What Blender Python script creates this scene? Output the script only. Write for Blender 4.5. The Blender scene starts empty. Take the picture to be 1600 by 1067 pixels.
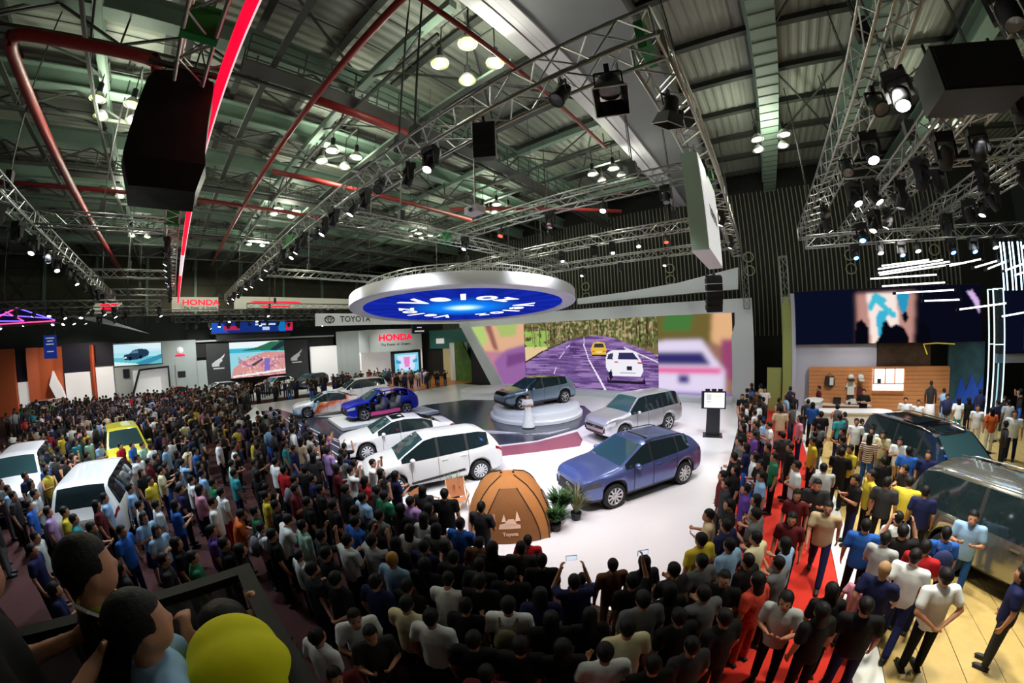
import bpy, bmesh, math, random
import numpy as np
from mathutils import Vector, Matrix, Euler

# ------------------------------------------------------------------ camera, world, exposure
scene = bpy.context.scene
COL = scene.collection
R = math.radians
cam_data = bpy.data.cameras.new('camera')
cam = bpy.data.objects.new('camera', cam_data)
COL.objects.link(cam)
cam.location = (0.0, 0.0, 4.9)
# yaw so that the hall's own axes are the world axes, slight downward pitch, slight roll
Mx = Matrix.Rotation(R(38.76), 4, 'Z') @ Matrix.Rotation(R(90 - 1.415), 4, 'X') @ Matrix.Rotation(R(-2.41), 4, 'Z')
cam.rotation_euler = Mx.to_euler()
cam_data.type = 'PANO'
cam_data.panorama_type = 'FISHEYE_LENS_POLYNOMIAL'
cam_data.sensor_fit = 'HORIZONTAL'
cam_data.sensor_width = 36.0
cam_data.sensor_height = 24.0075
cam_data.fisheye_fov = R(200)
# stereographic fisheye: r = 2 f tan(theta / 2), f = 547 px of 1600
_f = 547.0 / 1600.0 * 36.0
_r = np.linspace(0, 22.5, 300)
_k = np.linalg.lstsq(np.stack([_r, _r**2, _r**3, _r**4], 1), 2 * np.arctan(_r / (2 * _f)), rcond=None)[0]
cam_data.fisheye_polynomial_k0 = 0.0
cam_data.fisheye_polynomial_k1 = -float(_k[0])
cam_data.fisheye_polynomial_k2 = -float(_k[1])
cam_data.fisheye_polynomial_k3 = -float(_k[2])
cam_data.fisheye_polynomial_k4 = -float(_k[3])
cam_data.clip_start = 0.02
cam_data.clip_end = 300
scene.camera = cam

world = bpy.data.worlds.new('hall_ambience')
scene.world = world
world.use_nodes = True
_bg = world.node_tree.nodes['Background']
_bg.inputs['Color'].default_value = (0.62, 0.74, 0.66, 1)
_bg.inputs['Strength'].default_value = 0.08
scene.view_settings.view_transform = 'Standard'
scene.view_settings.look = 'None'
scene.view_settings.gamma = 1.0
scene.view_settings.use_curve_mapping = False
scene.view_settings.exposure = 0.0
scene.cycles.use_denoising = True
scene.cycles.max_bounces = 5
scene.cycles.diffuse_bounces = 2
scene.cycles.use_adaptive_sampling = True
scene.cycles.adaptive_threshold = 0.05
scene.cycles.glossy_bounces = 3
scene.cycles.transmission_bounces = 4
scene.cycles.transparent_max_bounces = 6
scene.cycles.sample_clamp_indirect = 6.0
scene.cycles.caustics_reflective = False
scene.cycles.caustics_refractive = False
rng = random.Random(7)

def lamp(name, kind, loc, power, color=(1, 1, 1), target=None, size=0.3, spot=60, blend=0.6, sizey=None):
    d = bpy.data.lights.new(name, kind)
    d.energy = power
    d.color = color
    if kind == 'AREA':
        d.size = size
        if sizey:
            d.shape = 'RECTANGLE'; d.size_y = sizey
    else:
        d.shadow_soft_size = size
    if kind == 'SPOT':
        d.spot_size = R(spot); d.spot_blend = blend
    o = bpy.data.objects.new(name, d)
    COL.objects.link(o)
    o.location = loc
    if target is not None:
        o.rotation_euler = (Vector(target) - Vector(loc)).to_track_quat('-Z', 'Y').to_euler()
    return o

# stage floods hung in the truss grid over the white stage (z about 8.8), aimed at the cars
for lx, ly, tx, ty, pw in [
        (-2.0, 4.8, -4.5, 9.5, 2600), (-5.0, 4.8, -8.0, 7.5, 2400), (-8.5, 4.8, -10.5, 8.0, 2400), (-13.5, 4.8, -14.5, 8.0, 2200),
        (-20.0, 4.8, -21.5, 9.0, 2200), (-1.2, 9.0, -4.0, 11.0, 2200), (-1.2, 13.0, -4.5, 15.0, 2200),
        (-7.0, 10.0, -8.0, 12.0, 1700), (-5.0, 15.5, -8.0, 18.0, 1600), (-10.0, 10.2, -11.3, 15.5, 2200), (-3.5, 20.5, -5.0, 18.0, 1200)]:
    pw *= 0.68
    lamp('stage_flood_light', 'SPOT', (lx, ly, 8.6), pw, (0.96, 0.97, 1.0), (tx, ty, 0.2), 0.35, 78, 0.7)


# a few tinted floods of the same grid
for lx, ly, tx, ty, pw, col in [(-6.2, 10.0, -7.0, 11.6, 900, (1.0, 0.35, 0.55)), (-1.2, 6.4, -3.2, 6.4, 700, (1.0, 0.5, 0.42)), (-10.4, 10.0, -12.0, 12.5, 700, (0.4, 0.4, 1.0)), (-5.0, 15.5, -4.6, 13.5, 600, (0.6, 0.62, 1.0)), (-1.2, 11.0, -1.6, 11.0, 500, (1.0, 0.55, 0.45))]:
    lamp('tinted_flood_light', 'SPOT', (lx, ly, 8.6), pw, col, (tx, ty, 0.2), 0.3, 50, 0.9)
# cool white spots of the left-hand stand and neutral spots of the right-hand stand, from their trusses, plus an added far-wall fill
for lx, ly, lz, tx, ty, pw, col, ang in [
        (-14.0, -5.0, 8.6, -13.0, -2.4, 2600, (0.78, 0.90, 1.0), 70), (-17.5, -5.0, 8.6, -16.2, -6.0, 2600, (0.80, 0.88, 1.0), 70), (-21.0, -5.0, 8.6, -18.5, -2.6, 2000, (0.85, 0.9, 1.0), 70),
        (-10.5, -0.4, 8.6, -9.5, -1.0, 1300, (0.72, 0.88, 1.0), 80), (-25.0, -0.4, 8.6, -27.0, -4.0, 1500, (0.75, 0.7, 1.0), 90),
        (2.7, 8.0, 8.6, 4.5, 7.0, 1500, (1.0, 0.95, 0.82), 75), (2.7, 12.0, 8.6, 3.4, 11.5, 2300, (1.0, 0.99, 0.92), 70), (2.7, 6.5, 8.6, 5.4, 6.9, 1500, (1.0, 0.97, 0.9), 60), (5.6, 9.0, 8.6, 6.2, 8.0, 1900, (0.95, 0.97, 1.0), 75), (8.6, 15.0, 8.6, 9.8, 16.5, 2600, (0.86, 0.93, 1.0), 80),
        (5.6, 15.0, 8.6, 5.0, 19.5, 1800, (1.0, 0.93, 0.85), 80), (2.7, 5.0, 8.6, 4.0, 4.8, 2000, (1.0, 0.93, 0.75), 75), (2.7, 16.0, 8.6, 1.2, 15.0, 900, (1.0, 0.97, 0.9), 80),
        (-44.0, 2.0, 12.0, -49.8, 2.0, 900, (1.0, 0.95, 0.8), 150), (-37.0, -8.0, 7.6, -41.5, -9.5, 1500, (1.0, 0.85, 0.75), 100), (-37.0, 3.0, 7.6, -41.0, 3.0, 1500, (1.0, 0.98, 0.95), 110), (-36.0, 14.0, 7.6, -38.0, 16.0, 1500, (1.0, 0.97, 0.92), 110), (-30.0, 19.0, 8.0, -32.0, 21.5, 1400, (1.0, 0.96, 0.9), 100)]:  # first entry: added fill that brightens the far left wall, no fixture
    lamp('stand_spot_or_wall_fill', 'SPOT', (lx, ly, lz), pw, col, (tx, ty, 0.8), 0.3, ang, 0.7)

# ------------------------------------------------------------------ helpers
def link(o, parent=None):
    COL.objects.link(o)
    if parent is not None:
        o.parent = parent
    return o

def tag(o, label=None, cat=None, group=None, kind=None):
    if label: o['label'] = label
    if cat: o['category'] = cat
    if group: o['group'] = group
    if kind: o['kind'] = kind
    return o

def thing(name, label, cat, loc=(0, 0, 0), rz=0.0, group=None):
    o = bpy.data.objects.new(name, None)
    o.empty_display_size = 0.1
    o.location = loc
    o.rotation_euler = (0, 0, rz)
    link(o)
    return tag(o, label, cat, group)

def copy_tree(o, parent=None):
    c = o.copy()
    COL.objects.link(c)
    c.parent = parent
    for ch in list(o.children):
        copy_tree(ch, c)
    return c

class MB:
    """collects shapes; build() links them as one mesh object"""
    def __init__(s):
        s.v = []; s.f = []; s.m = []; s.mi = 0; s.sm = []; s.smooth = False
    def add(s, vs, fs):
        b = len(s.v)
        s.v.extend([tuple(p) for p in vs])
        for f in fs:
            s.f.append(tuple(i + b for i in f)); s.m.append(s.mi); s.sm.append(s.smooth)
        return s
    def box(s, x0, x1, y0, y1, z0, z1):
        return s.add([(x0, y0, z0), (x1, y0, z0), (x1, y1, z0), (x0, y1, z0), (x0, y0, z1), (x1, y0, z1), (x1, y1, z1), (x0, y1, z1)],
                     [(0, 3, 2, 1), (4, 5, 6, 7), (0, 1, 5, 4), (1, 2, 6, 5), (2, 3, 7, 6), (3, 0, 4, 7)])
    def bar(s, a, b, w, h=None):
        """rectangular bar from a to b"""
        h = h or w
        a = Vector(a); b = Vector(b); d = (b - a).normalized()
        u = Vector((0, 0, 1)) if abs(d.z) < 0.95 else Vector((1, 0, 0))
        sx = d.cross(u).normalized() * (w / 2); sy = sx.cross(d).normalized() * (h / 2)
        p = [a - sx - sy, a + sx - sy, a + sx + sy, a - sx + sy, b - sx - sy, b + sx - sy, b + sx + sy, b - sx + sy]
        return s.add(p, [(0, 1, 2, 3), (7, 6, 5, 4), (0, 4, 5, 1), (1, 5, 6, 2), (2, 6, 7, 3), (3, 7, 4, 0)])
    def tube(s, pts, r, n=8, caps=True):
        """round tube through points; r may be a list"""
        pts = [Vector(p) for p in pts]; k = len(pts)
        rs = r if isinstance(r, (list, tuple)) else [r] * k
        vs = []; up = None
        for i, p in enumerate(pts):
            d = (pts[min(i + 1, k - 1)] - pts[max(i - 1, 0)]).normalized()
            if up is None:
                up = Vector((0, 0, 1)) if abs(d.z) < 0.9 else Vector((1, 0, 0))
            sx = d.cross(up)
            if sx.length < 1e-4: sx = d.cross(Vector((0, 1, 0)))
            sx.normalize(); sy = sx.cross(d).normalized(); up = sy
            for j in range(n):
                a = 2 * math.pi * j / n
                vs.append(p + sx * math.cos(a) * rs[i] + sy * math.sin(a) * rs[i])
        fs = []
        for i in range(k - 1):
            for j in range(n):
                fs.append((i * n + j, i * n + (j + 1) % n, (i + 1) * n + (j + 1) % n, (i + 1) * n + j))
        if caps:
            fs.append(tuple(range(n - 1, -1, -1))); fs.append(tuple((k - 1) * n + j for j in range(n)))
        return s.add(vs, fs)
    def lathe(s, prof, n=24, axis='z', loc=(0, 0, 0), close=False, arc=None):
        """profile of (radius, height) turned about an axis"""
        k = len(prof); vs = []
        tot = arc or 2 * math.pi
        m = n if arc is None else n + 1
        for j in range(m):
            a = tot * j / n; c, q = math.cos(a), math.sin(a)
            for r_, h in prof:
                if axis == 'z': p = (r_ * c, r_ * q, h)
                elif axis == 'y': p = (r_ * c, h, r_ * q)
                else: p = (h, r_ * c, r_ * q)
                vs.append((p[0] + loc[0], p[1] + loc[1], p[2] + loc[2]))
        fs = []
        for j in range(n):
            j2 = (j + 1) % m
            for i in range(k - 1):
                f = (j * k + i, j2 * k + i, j2 * k + i + 1, j * k + i + 1)
                fs.append(f if axis == 'z' else f[::-1])
        return s.add(vs, fs)
    def prism(s, poly, h0, h1, plane='xy', const=None):
        """extrude a polygon; plane 'xy' (h = z), 'xz' (h = y), 'yz' (h = x)"""
        n = len(poly)
        def P(a, b, h):
            return (a, b, h) if plane == 'xy' else ((a, h, b) if plane == 'xz' else (h, a, b))
        vs = [P(a, b, h0) for a, b in poly] + [P(a, b, h1) for a, b in poly]
        fs = [tuple(range(n))[::-1], tuple(range(n, 2 * n))] + [(i, (i + 1) % n, n + (i + 1) % n, n + i) for i in range(n)]
        return s.add(vs, fs)
    def ball(s, c, r, nu=12, nv=8, sc=(1, 1, 1)):
        vs = [(c[0], c[1], c[2] - r * sc[2])]
        for i in range(1, nv):
            t = -math.pi / 2 + math.pi * i / nv
            for j in range(nu):
                a = 2 * math.pi * j / nu
                vs.append((c[0] + r * sc[0] * math.cos(t) * math.cos(a), c[1] + r * sc[1] * math.cos(t) * math.sin(a), c[2] + r * sc[2] * math.sin(t)))
        vs.append((c[0], c[1], c[2] + r * sc[2]))
        fs = [(0, 1 + (j + 1) % nu, 1 + j) for j in range(nu)]
        for i in range(nv - 2):
            for j in range(nu):
                fs.append((1 + i * nu + j, 1 + i * nu + (j + 1) % nu, 1 + (i + 1) * nu + (j + 1) % nu, 1 + (i + 1) * nu + j))
        t = len(vs) - 1; b = 1 + (nv - 2) * nu
        fs += [(b + j, b + (j + 1) % nu, t) for j in range(nu)]
        return s.add(vs, fs)
    def mesh(s, name, mats):
        me = bpy.data.meshes.new(name)
        me.from_pydata(s.v, [], s.f)
        for m in (mats if isinstance(mats, (list, tuple)) else [mats]):
            me.materials.append(m)
        me.polygons.foreach_set('material_index', s.m)
        if any(s.sm):
            me.polygons.foreach_set('use_smooth', s.sm)
        me.update()
        return me
    def build(s, name, mats, parent=None, fix=False, sharp=None):
        me = s.mesh(name, mats)
        if fix:
            bm = bmesh.new(); bm.from_mesh(me); bmesh.ops.recalc_face_normals(bm, faces=bm.faces); bm.to_mesh(me); bm.free()
        if sharp:
            me.polygons.foreach_set('use_smooth', [True] * len(me.polygons)); me.set_sharp_from_angle(angle=R(sharp))
        return link(bpy.data.objects.new(name, me), parent)

def obj(name, mesh, parent=None, loc=None, rot=None):
    o = bpy.data.objects.new(name, mesh)
    if loc is not None: o.location = loc
    if rot is not None: o.rotation_euler = rot
    return link(o, parent)

def struct(o):
    o['kind'] = 'structure'
    return o

# ------------------------------------------------------------------ materials (all node based)
_mats = {}
def mat(name, color=(0.5, 0.5, 0.5), rough=0.5, metal=0.0, emit=None, strength=1.0, grain=0.08, scale=12.0, bump=0.0, coat=0.0, spec=0.5, alpha=None):
    if name in _mats: return _mats[name]
    m = bpy.data.materials.new(name); m.use_nodes = True
    nt = m.node_tree; b = nt.nodes['Principled BSDF']
    b.inputs['Roughness'].default_value = rough
    b.inputs['Metallic'].default_value = metal
    b.inputs['Specular IOR Level'].default_value = spec
    if coat: b.inputs['Coat Weight'].default_value = coat; b.inputs['Coat Roughness'].default_value = 0.05
    c = tuple(color) + (1.0,)
    b.inputs['Base Color'].default_value = c
    if grain or bump:
        tc = nt.nodes.new('ShaderNodeTexCoord'); nz = nt.nodes.new('ShaderNodeTexNoise')
        nz.inputs['Scale'].default_value = scale; nz.inputs['Detail'].default_value = 3
        nt.links.new(tc.outputs['Object'], nz.inputs['Vector'])
        if grain:
            mx = nt.nodes.new('ShaderNodeMix'); mx.data_type = 'RGBA'
            mx.inputs['A'].default_value = tuple(max(0, q * (1 - grain)) for q in color) + (1,)
            mx.inputs['B'].default_value = tuple(min(1, q * (1 + grain)) for q in color) + (1,)
            nt.links.new(nz.outputs['Fac'], mx.inputs['Factor'])
            nt.links.new(mx.outputs['Result'], b.inputs['Base Color'])
        if bump:
            bp = nt.nodes.new('ShaderNodeBump'); bp.inputs['Strength'].default_value = bump; bp.inputs['Distance'].default_value = 0.02
            nt.links.new(nz.outputs['Fac'], bp.inputs['Height']); nt.links.new(bp.outputs['Normal'], b.inputs['Normal'])
    if emit is not None:
        b.inputs['Emission Color'].default_value = tuple(emit) + (1,)
        b.inputs['Emission Strength'].default_value = strength
    if alpha is not None:
        b.inputs['Alpha'].default_value = alpha
    _mats[name] = m
    return m

def objcolor_mat(name, rough=0.8, grain=0.12, scale=9.0, bump=0.15):
    """cloth dyed in the object's own colour"""
    m = bpy.data.materials.new(name); m.use_nodes = True
    nt = m.node_tree; b = nt.nodes['Principled BSDF']
    b.inputs['Roughness'].default_value = rough; b.inputs['Specular IOR Level'].default_value = 0.2
    oi = nt.nodes.new('ShaderNodeObjectInfo'); tc = nt.nodes.new('ShaderNodeTexCoord'); nz = nt.nodes.new('ShaderNodeTexNoise')
    nz.inputs['Scale'].default_value = scale; nz.inputs['Detail'].default_value = 3
    nt.links.new(tc.outputs['Object'], nz.inputs['Vector'])
    mr = nt.nodes.new('ShaderNodeMapRange'); mr.inputs['To Min'].default_value = 1 - grain; mr.inputs['To Max'].default_value = 1 + grain
    nt.links.new(nz.outputs['Fac'], mr.inputs['Value'])
    vm = nt.nodes.new('ShaderNodeVectorMath'); vm.operation = 'SCALE'
    nt.links.new(oi.outputs['Color'], vm.inputs[0]); nt.links.new(mr.outputs['Result'], vm.inputs['Scale'])
    nt.links.new(vm.outputs['Vector'], b.inputs['Base Color'])
    bp = nt.nodes.new('ShaderNodeBump'); bp.inputs['Strength'].default_value = bump; bp.inputs['Distance'].default_value = 0.02
    nt.links.new(nz.outputs['Fac'], bp.inputs['Height']); nt.links.new(bp.outputs['Normal'], b.inputs['Normal'])
    _mats[name] = m
    return m

def glass_mat(name, color, rough=0.04, alpha=0.35):
    m = bpy.data.materials.new(name); m.use_nodes = True
    nt = m.node_tree; nt.nodes.remove(nt.nodes['Principled BSDF'])
    out = nt.nodes['Material Output']; t = nt.nodes.new('ShaderNodeBsdfTransparent'); g = nt.nodes.new('ShaderNodeBsdfGlossy'); mx = nt.nodes.new('ShaderNodeMixShader')
    d = nt.nodes.new('ShaderNodeBsdfDiffuse'); mx2 = nt.nodes.new('ShaderNodeMixShader'); fr = nt.nodes.new('ShaderNodeFresnel')
    t.inputs['Color'].default_value = tuple(color) + (1,); g.inputs['Roughness'].default_value = rough
    d.inputs['Color'].default_value = tuple(q * 0.5 for q in color) + (1,)
    mx2.inputs['Fac'].default_value = alpha; fr.inputs['IOR'].default_value = 1.5
    nt.links.new(t.outputs[0], mx2.inputs[1]); nt.links.new(d.outputs[0], mx2.inputs[2])
    nt.links.new(fr.outputs[0], mx.inputs['Fac']); nt.links.new(mx2.outputs[0], mx.inputs[1]); nt.links.new(g.outputs[0], mx.inputs[2])
    nt.links.new(mx.outputs[0], out.inputs['Surface'])
    _mats[name] = m
    return m

def screen_mat(name, strength=1.0):
    """a lit display that shows the picture stored in the mesh's colour attribute"""
    m = bpy.data.materials.new(name); m.use_nodes = True
    nt = m.node_tree; nt.nodes.remove(nt.nodes['Principled BSDF'])
    out = nt.nodes['Material Output']; e = nt.nodes.new('ShaderNodeEmission'); a = nt.nodes.new('ShaderNodeVertexColor'); a.layer_name = 'picture'
    e.inputs['Strength'].default_value = strength
    nt.links.new(a.outputs['Color'], e.inputs['Color']); nt.links.new(e.outputs[0], out.inputs['Surface'])
    _mats[name] = m
    return m

def lin(r, g, b):
    f = lambda c: c / 12.92 if c <= 0.04045 else ((c + 0.055) / 1.055) ** 2.4
    return (f(r / 255), f(g / 255), f(b / 255))

M_white = mat('white_laminate', lin(226, 230, 234), 0.45, grain=0.02)
M_black = mat('matt_black', (0.008, 0.008, 0.009), 0.7, grain=0.2)
M_steel = mat('truss_aluminium', (0.45, 0.46, 0.44), 0.38, 0.85, grain=0.1)
M_truss2 = mat('truss_grey', (0.30, 0.32, 0.31), 0.4, 0.8, grain=0.1)
M_lightsteel = mat('painted_pale_green_steel', lin(120, 146, 130), 0.6, grain=0.1, scale=3)
M_darksteel = mat('painted_dark_steel', lin(60, 66, 60), 0.65, grain=0.15, scale=3)
M_red = mat('red_pipe_paint', lin(120, 28, 24), 0.5, grain=0.15, scale=4)
M_chain = mat('dark_chain', (0.02, 0.02, 0.02), 0.6, grain=0.1)
M_lens = mat('lit_lens', (1, 1, 1), 0.3, emit=(0.92, 0.96, 1.0), strength=14, grain=0)
M_lens_blue = mat('lit_blue_lens', (0.2, 0.4, 1), 0.3, emit=(0.06, 0.22, 1.0), strength=16, grain=0)
M_lens_off = mat('dark_lens', (0.12, 0.13, 0.15), 0.08, grain=0)
M_red_glow = mat('lit_red_lens', (1, 0.1, 0.05), 0.3, emit=(1.0, 0.08, 0.04), strength=2.5, grain=0)
# ================================================================== the hall
M_floor = mat('dimmed_red_carpet', lin(58, 20, 22), 0.95, grain=0.35, scale=3, bump=0.1)  # red carpet; low light is put into its darker colour
M_redcarpet = mat('red_carpet', lin(205, 45, 30), 0.95, grain=0.12, scale=30, bump=0.1)
M_stage = mat('white_stage_panel', lin(232, 232, 236), 0.22, grain=0.02, scale=2, coat=0.2)
M_lane = mat('dark_glossy_floor', lin(58, 62, 78), 0.18, grain=0.12, scale=1.5)
M_line = mat('white_lane_paint', lin(220, 222, 235), 0.4, grain=0.03)
M_strip = mat('white_strip_floor', lin(235, 238, 235), 0.3, grain=0.03)
M_wood = mat('honey_wood_floor', lin(196, 168, 104), 0.3, grain=0.2, scale=5)
M_wood2 = mat('amber_wood_floor', lin(178, 110, 48), 0.35, grain=0.2, scale=3)
M_roof = mat('roof_sheet', lin(142, 150, 138), 0.6, grain=0.12, scale=0.5)
M_wall = mat('dark_wall', lin(24, 25, 22), 0.9, grain=0.2, scale=2)
M_rib = mat('pale_rib', lin(120, 122, 108), 0.6, grain=0.1)
M_darkwall = mat('charcoal_wall', lin(40, 46, 44), 0.85, grain=0.1, scale=1)

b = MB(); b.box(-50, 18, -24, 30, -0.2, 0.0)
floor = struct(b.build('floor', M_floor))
b = MB(); b.box(-0.62, 1.95, -1.0, 24.0, 0.0, 0.012)
b.build('red_runner', M_redcarpet, floor)
b = MB(); b.box(1.95, 2.42, 2.0, 22.0, 0.0, 0.05)
b.build('white_strip', M_strip, floor)
NPL = 18
for i in range(NPL):   # honey coloured boards of the right-hand stand
    x0 = 2.42 + i * 0.62
    b = MB(); b.box(x0 + 0.006, x0 + 0.614, 2.0, 21.9, 0.0, 0.06 if i % 2 else 0.062); b.build('floor_board', M_wood, floor)
b = MB(); b.box(-38, -25.5, 14.5, 29, 0.0, 0.03); b.build('amber_floor', M_wood2, floor)
b = MB(); b.box(-44, -34, -2, 14.5, 0.0, 0.08); b.build('white_stand_floor', M_strip, floor)

# stage
stage_poly = [(-31, 5.1), (-10.5, 5.1), (-9.6, 4.7), (-1.6, 4.7), (-0.85, 5.4), (-0.85, 23.2), (-25.4, 23.2), (-25.4, 14), (-31, 10)]
b = MB(); b.prism(stage_poly, 0.0, 0.15)
stage = struct(b.build('floor_stage', M_stage))
lane_poly = [(-27.5, 5.3), (-13.2, 5.3), (-12.2, 7.4), (-10.6, 9.6), (-8.6, 12.2), (-7.9, 14.6), (-8.1, 17.2), (-10, 19.4), (-14, 19.6), (-18.5, 17.5), (-20.3, 13), (-20.5, 9.2), (-23, 7.2), (-27.5, 6.6)]
b = MB(); b.prism(lane_poly, 0.15, 0.156)
b.build('dark_lane', M_lane, stage)
def curve_pts(c, r, a0, a1, n=14):
    return [(c[0] + r * math.cos(R(a0 + (a1 - a0) * i / n)), c[1] + r * math.sin(R(a0 + (a1 - a0) * i / n))) for i in range(n + 1)]
for k in range(7):   # white lines sweeping round the podium
    pts = [(-19.6 + k * 0.5, 8.4 + k * 0.15), (-16.5 + k * 0.45, 10.2 + k * 0.1), (-13.8 + k * 0.38, 11.6 + k * 0.12), (-11.0 + k * 0.3, 12.0 + k * 0.15), (-8.6 + k * 0.05, 13.3 + k * 0.2)]
    b = MB()
    for p, q in zip(pts[:-1], pts[1:]):
        b.bar((p[0], p[1], 0.159), (q[0], q[1], 0.159), 0.05, 0.004)
    b.build('lane_line', M_line, stage)
for k in range(4):
    b = MB(); b.bar((-26.8 + k * 3.2, 6.2 + 0.1 * k, 0.159), (-13.5 + k * 0.1, 5.6 + k * 0.45, 0.159), 0.05, 0.004)
    b.build('lane_line', M_line, stage)
M_maroon = mat('maroon_stage_band', lin(150, 84, 104), 0.3, grain=0.05)
b = MB(); b.prism([(-10.4, 9.4), (-9.5, 8.8), (-6.6, 12.4), (-6.9, 13.2), (-7.7, 14.2), (-8.5, 12.0)], 0.15, 0.1565)
b.build('maroon_band', M_maroon, stage)

# back wall with pale vertical ribs
b = MB(); b.box(-50, 18, 27.0, 27.4, 0, 16)
wall_back = struct(b.build('wall_back', M_wall))
b = MB()
for i in range(int(46 / 0.3)):
    x = -32 + i * 0.3
    b.box(x, x + 0.055, 26.9, 27.0, 4.05, 14.1)
r_ = b.build('pale_ribs', M_rib, wall_back); r_['kind'] = 'stuff'
M_ring = mat('vent_ring', lin(150, 150, 120), 0.5, grain=0.05)
for x, zs in ((-13.3, (7.7, 8.55)), (-6.1, (8.4, 9.25)), (-0.35, (8.55, 9.5)), (6.4, (8.2, 9.1)), (12.0, (8.2, 9.1))):
    for z_ in zs:
        b = MB(); b.smooth = True
        b.lathe([(0.30, 26.9), (0.30, 26.78), (0.37, 26.78), (0.37, 26.9)], 20, 'y', (x, 0, z_))
        b.build('round_vent', M_ring, wall_back, fix=True)
b = MB(); b.box(-50.4, -50, -24, 27.4, 0, 16)
M_olive_w = mat('olive_far_wall', lin(78, 78, 62), 0.8, grain=0.25, scale=0.4)
wall_left = struct(b.build('wall_left', M_olive_w))
for z_ in (9.2, 10.8, 12.4, 14.0):
    b = MB(); b.box(-50.0, -49.8, -24, 27, z_, z_ + 0.14); b.build('girt', M_darksteel, wall_left)
for k in range(9):
    y = -20 + k * 5.6
    b = MB(); b.box(-50.0, -49.5, y - 0.15, y + 0.15, 8.4, 15.5); b.build('wall_column', M_lightsteel, wall_left)
    b = MB(); b.bar((-49.7, y, 8.6), (-49.7, y + 5.6, 15.0), 0.1); b.build('wall_brace', M_darksteel, wall_left)
    b = MB(); b.bar((-49.65, y + 5.6, 8.6), (-49.65, y, 15.0), 0.1); b.build('wall_brace', M_darksteel, wall_left)
b = MB(); b.box(18, 18.4, -24, 27.4, 0, 16)
struct(b.build('wall_right', M_darkwall))

# roof: corrugated sheet, purlins, girders, beams, braces
b = MB()
STEP = 0.1
n = int(68 / STEP); vs = []; fs = []
for i in range(n + 1):
    x = -50 + i * STEP; z_ = 15.5 + (0.06 if i % 4 in (1, 2) else 0.0)
    vs += [(x, -24, z_), (x, 27.4, z_)]
for i in range(n):
    fs.append((2 * i, 2 * i + 1, 2 * i + 3, 2 * i + 2))
b.add(vs, fs)
ceiling = struct(b.build('ceiling', M_roof))
for k in range(-13, 6):
    y = 12.3 + 2.75 * k
    b = MB(); b.box(-50, 18, y - 0.05, y + 0.05, 15.22, 15.5); b.box(-50, 18, y - 0.13, y + 0.13, 15.2, 15.22)
    b.build('purlin', M_darksteel, ceiling)
GX = [9.6, 5.5, 1.65, -10.9, -15.2, -19.8, -24.4, -29.0, -33.6, -38.2]
for gx in GX:
    w = 0.42 if gx > 0 else 0.26
    b = MB(); b.box(gx - w, gx + w, -24, 27, 14.0, 14.05); b.box(gx - w, gx + w, -24, 27, 14.75, 14.8); b.box(gx - 0.03, gx + 0.03, -24, 27, 14.05, 14.75)
    g_ = b.build('girder', M_lightsteel, ceiling)
    if gx > 0 and gx < 9:
        for j in range(34):
            y = 4 + j * 0.68
            b = MB(); b.box(gx - w * 0.98, gx + w * 0.98, y - 0.025, y + 0.025, 13.97, 14.0); b.build('stiffener', M_darksteel, g_)
for by, zz in ((4.9, 13.55), (-3.35, 13.9), (13.6, 13.9), (-11.5, 13.9), (21.5, 13.9)):
    b = MB(); b.box(-46, -5.45 if by > 3 else 2, by - 0.13, by + 0.13, zz, zz + 0.28)
    b.build('roof_beam', M_lightsteel, ceiling)
# wind braces and lattice struts in the roof bays
bays = [(-10.9, -5.45), (-15.2, -10.9), (-19.8, -15.2), (-24.4, -19.8), (-29.0, -24.4), (-33.6, -29.0), (-38.2, -33.6), (1.65, 5.5), (5.5, 9.6)]
for (xa, xb) in bays:
    for y in (-11.5, -3.35, 4.9, 13.6):
        y2 = y + 8.25
        b = MB()
        b.bar((xa, y, 14.9), (xb, y2, 14.9), 0.07); b.bar((xb, y, 14.9), (xa, y2, 14.9), 0.07)
        b.build('wind_brace', M_darksteel, ceiling)
for gx in GX[3:]:
    b = MB()
    for j in range(12):     # lattice truss under each left girder
        y = -20 + j * 3.9
        b.bar((gx, y, 14.0), (gx, y + 1.95, 13.05), 0.07); b.bar((gx, y + 1.95, 13.05), (gx, y + 3.9, 14.0), 0.07)
        b.bar((gx, y + 1.95, 13.05), (gx, y + 1.95, 14.0), 0.05)
    b.bar((gx, -20, 13.02), (gx, 26, 13.02), 0.11)
    b.build('lattice_girder', M_darksteel, ceiling)
for by in (-3.35, 4.9, 13.6):
    b = MB()
    for j in range(10):
        x = -46 + j * 4.0
        b.bar((x, by, 13.9), (x + 2, by, 12.95), 0.06); b.bar((x + 2, by, 12.95), (x + 4, by, 13.9), 0.06)
    b.bar((-46, by, 12.92), (-6, by, 12.92), 0.1)
    b.build('lattice_beam', M_darksteel, ceiling)
for (xa, xb) in bays[:7]:
    for k in range(3):
        xm = xa + (xb - xa) * (k + 1) / 4
        b = MB(); b.bar((xm, -20, 15.12), (xm, 26.5, 15.12), 0.03); b.build('sag_rod', M_darksteel, ceiling)
for k, y in enumerate((-6.4, -0.6, 1.9, 7.6, 10.4, 16.2, 19.0)):
    b = MB(); b.box(-46, -5.6, y - 0.1, y + 0.1, 13.35, 13.4); b.build('cable_tray', M_darksteel, ceiling)
    b = MB(); b.box(-46, -5.6, y - 0.1, y - 0.08, 13.4, 13.5); b.build('tray_edge', M_lightsteel, ceiling)
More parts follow.
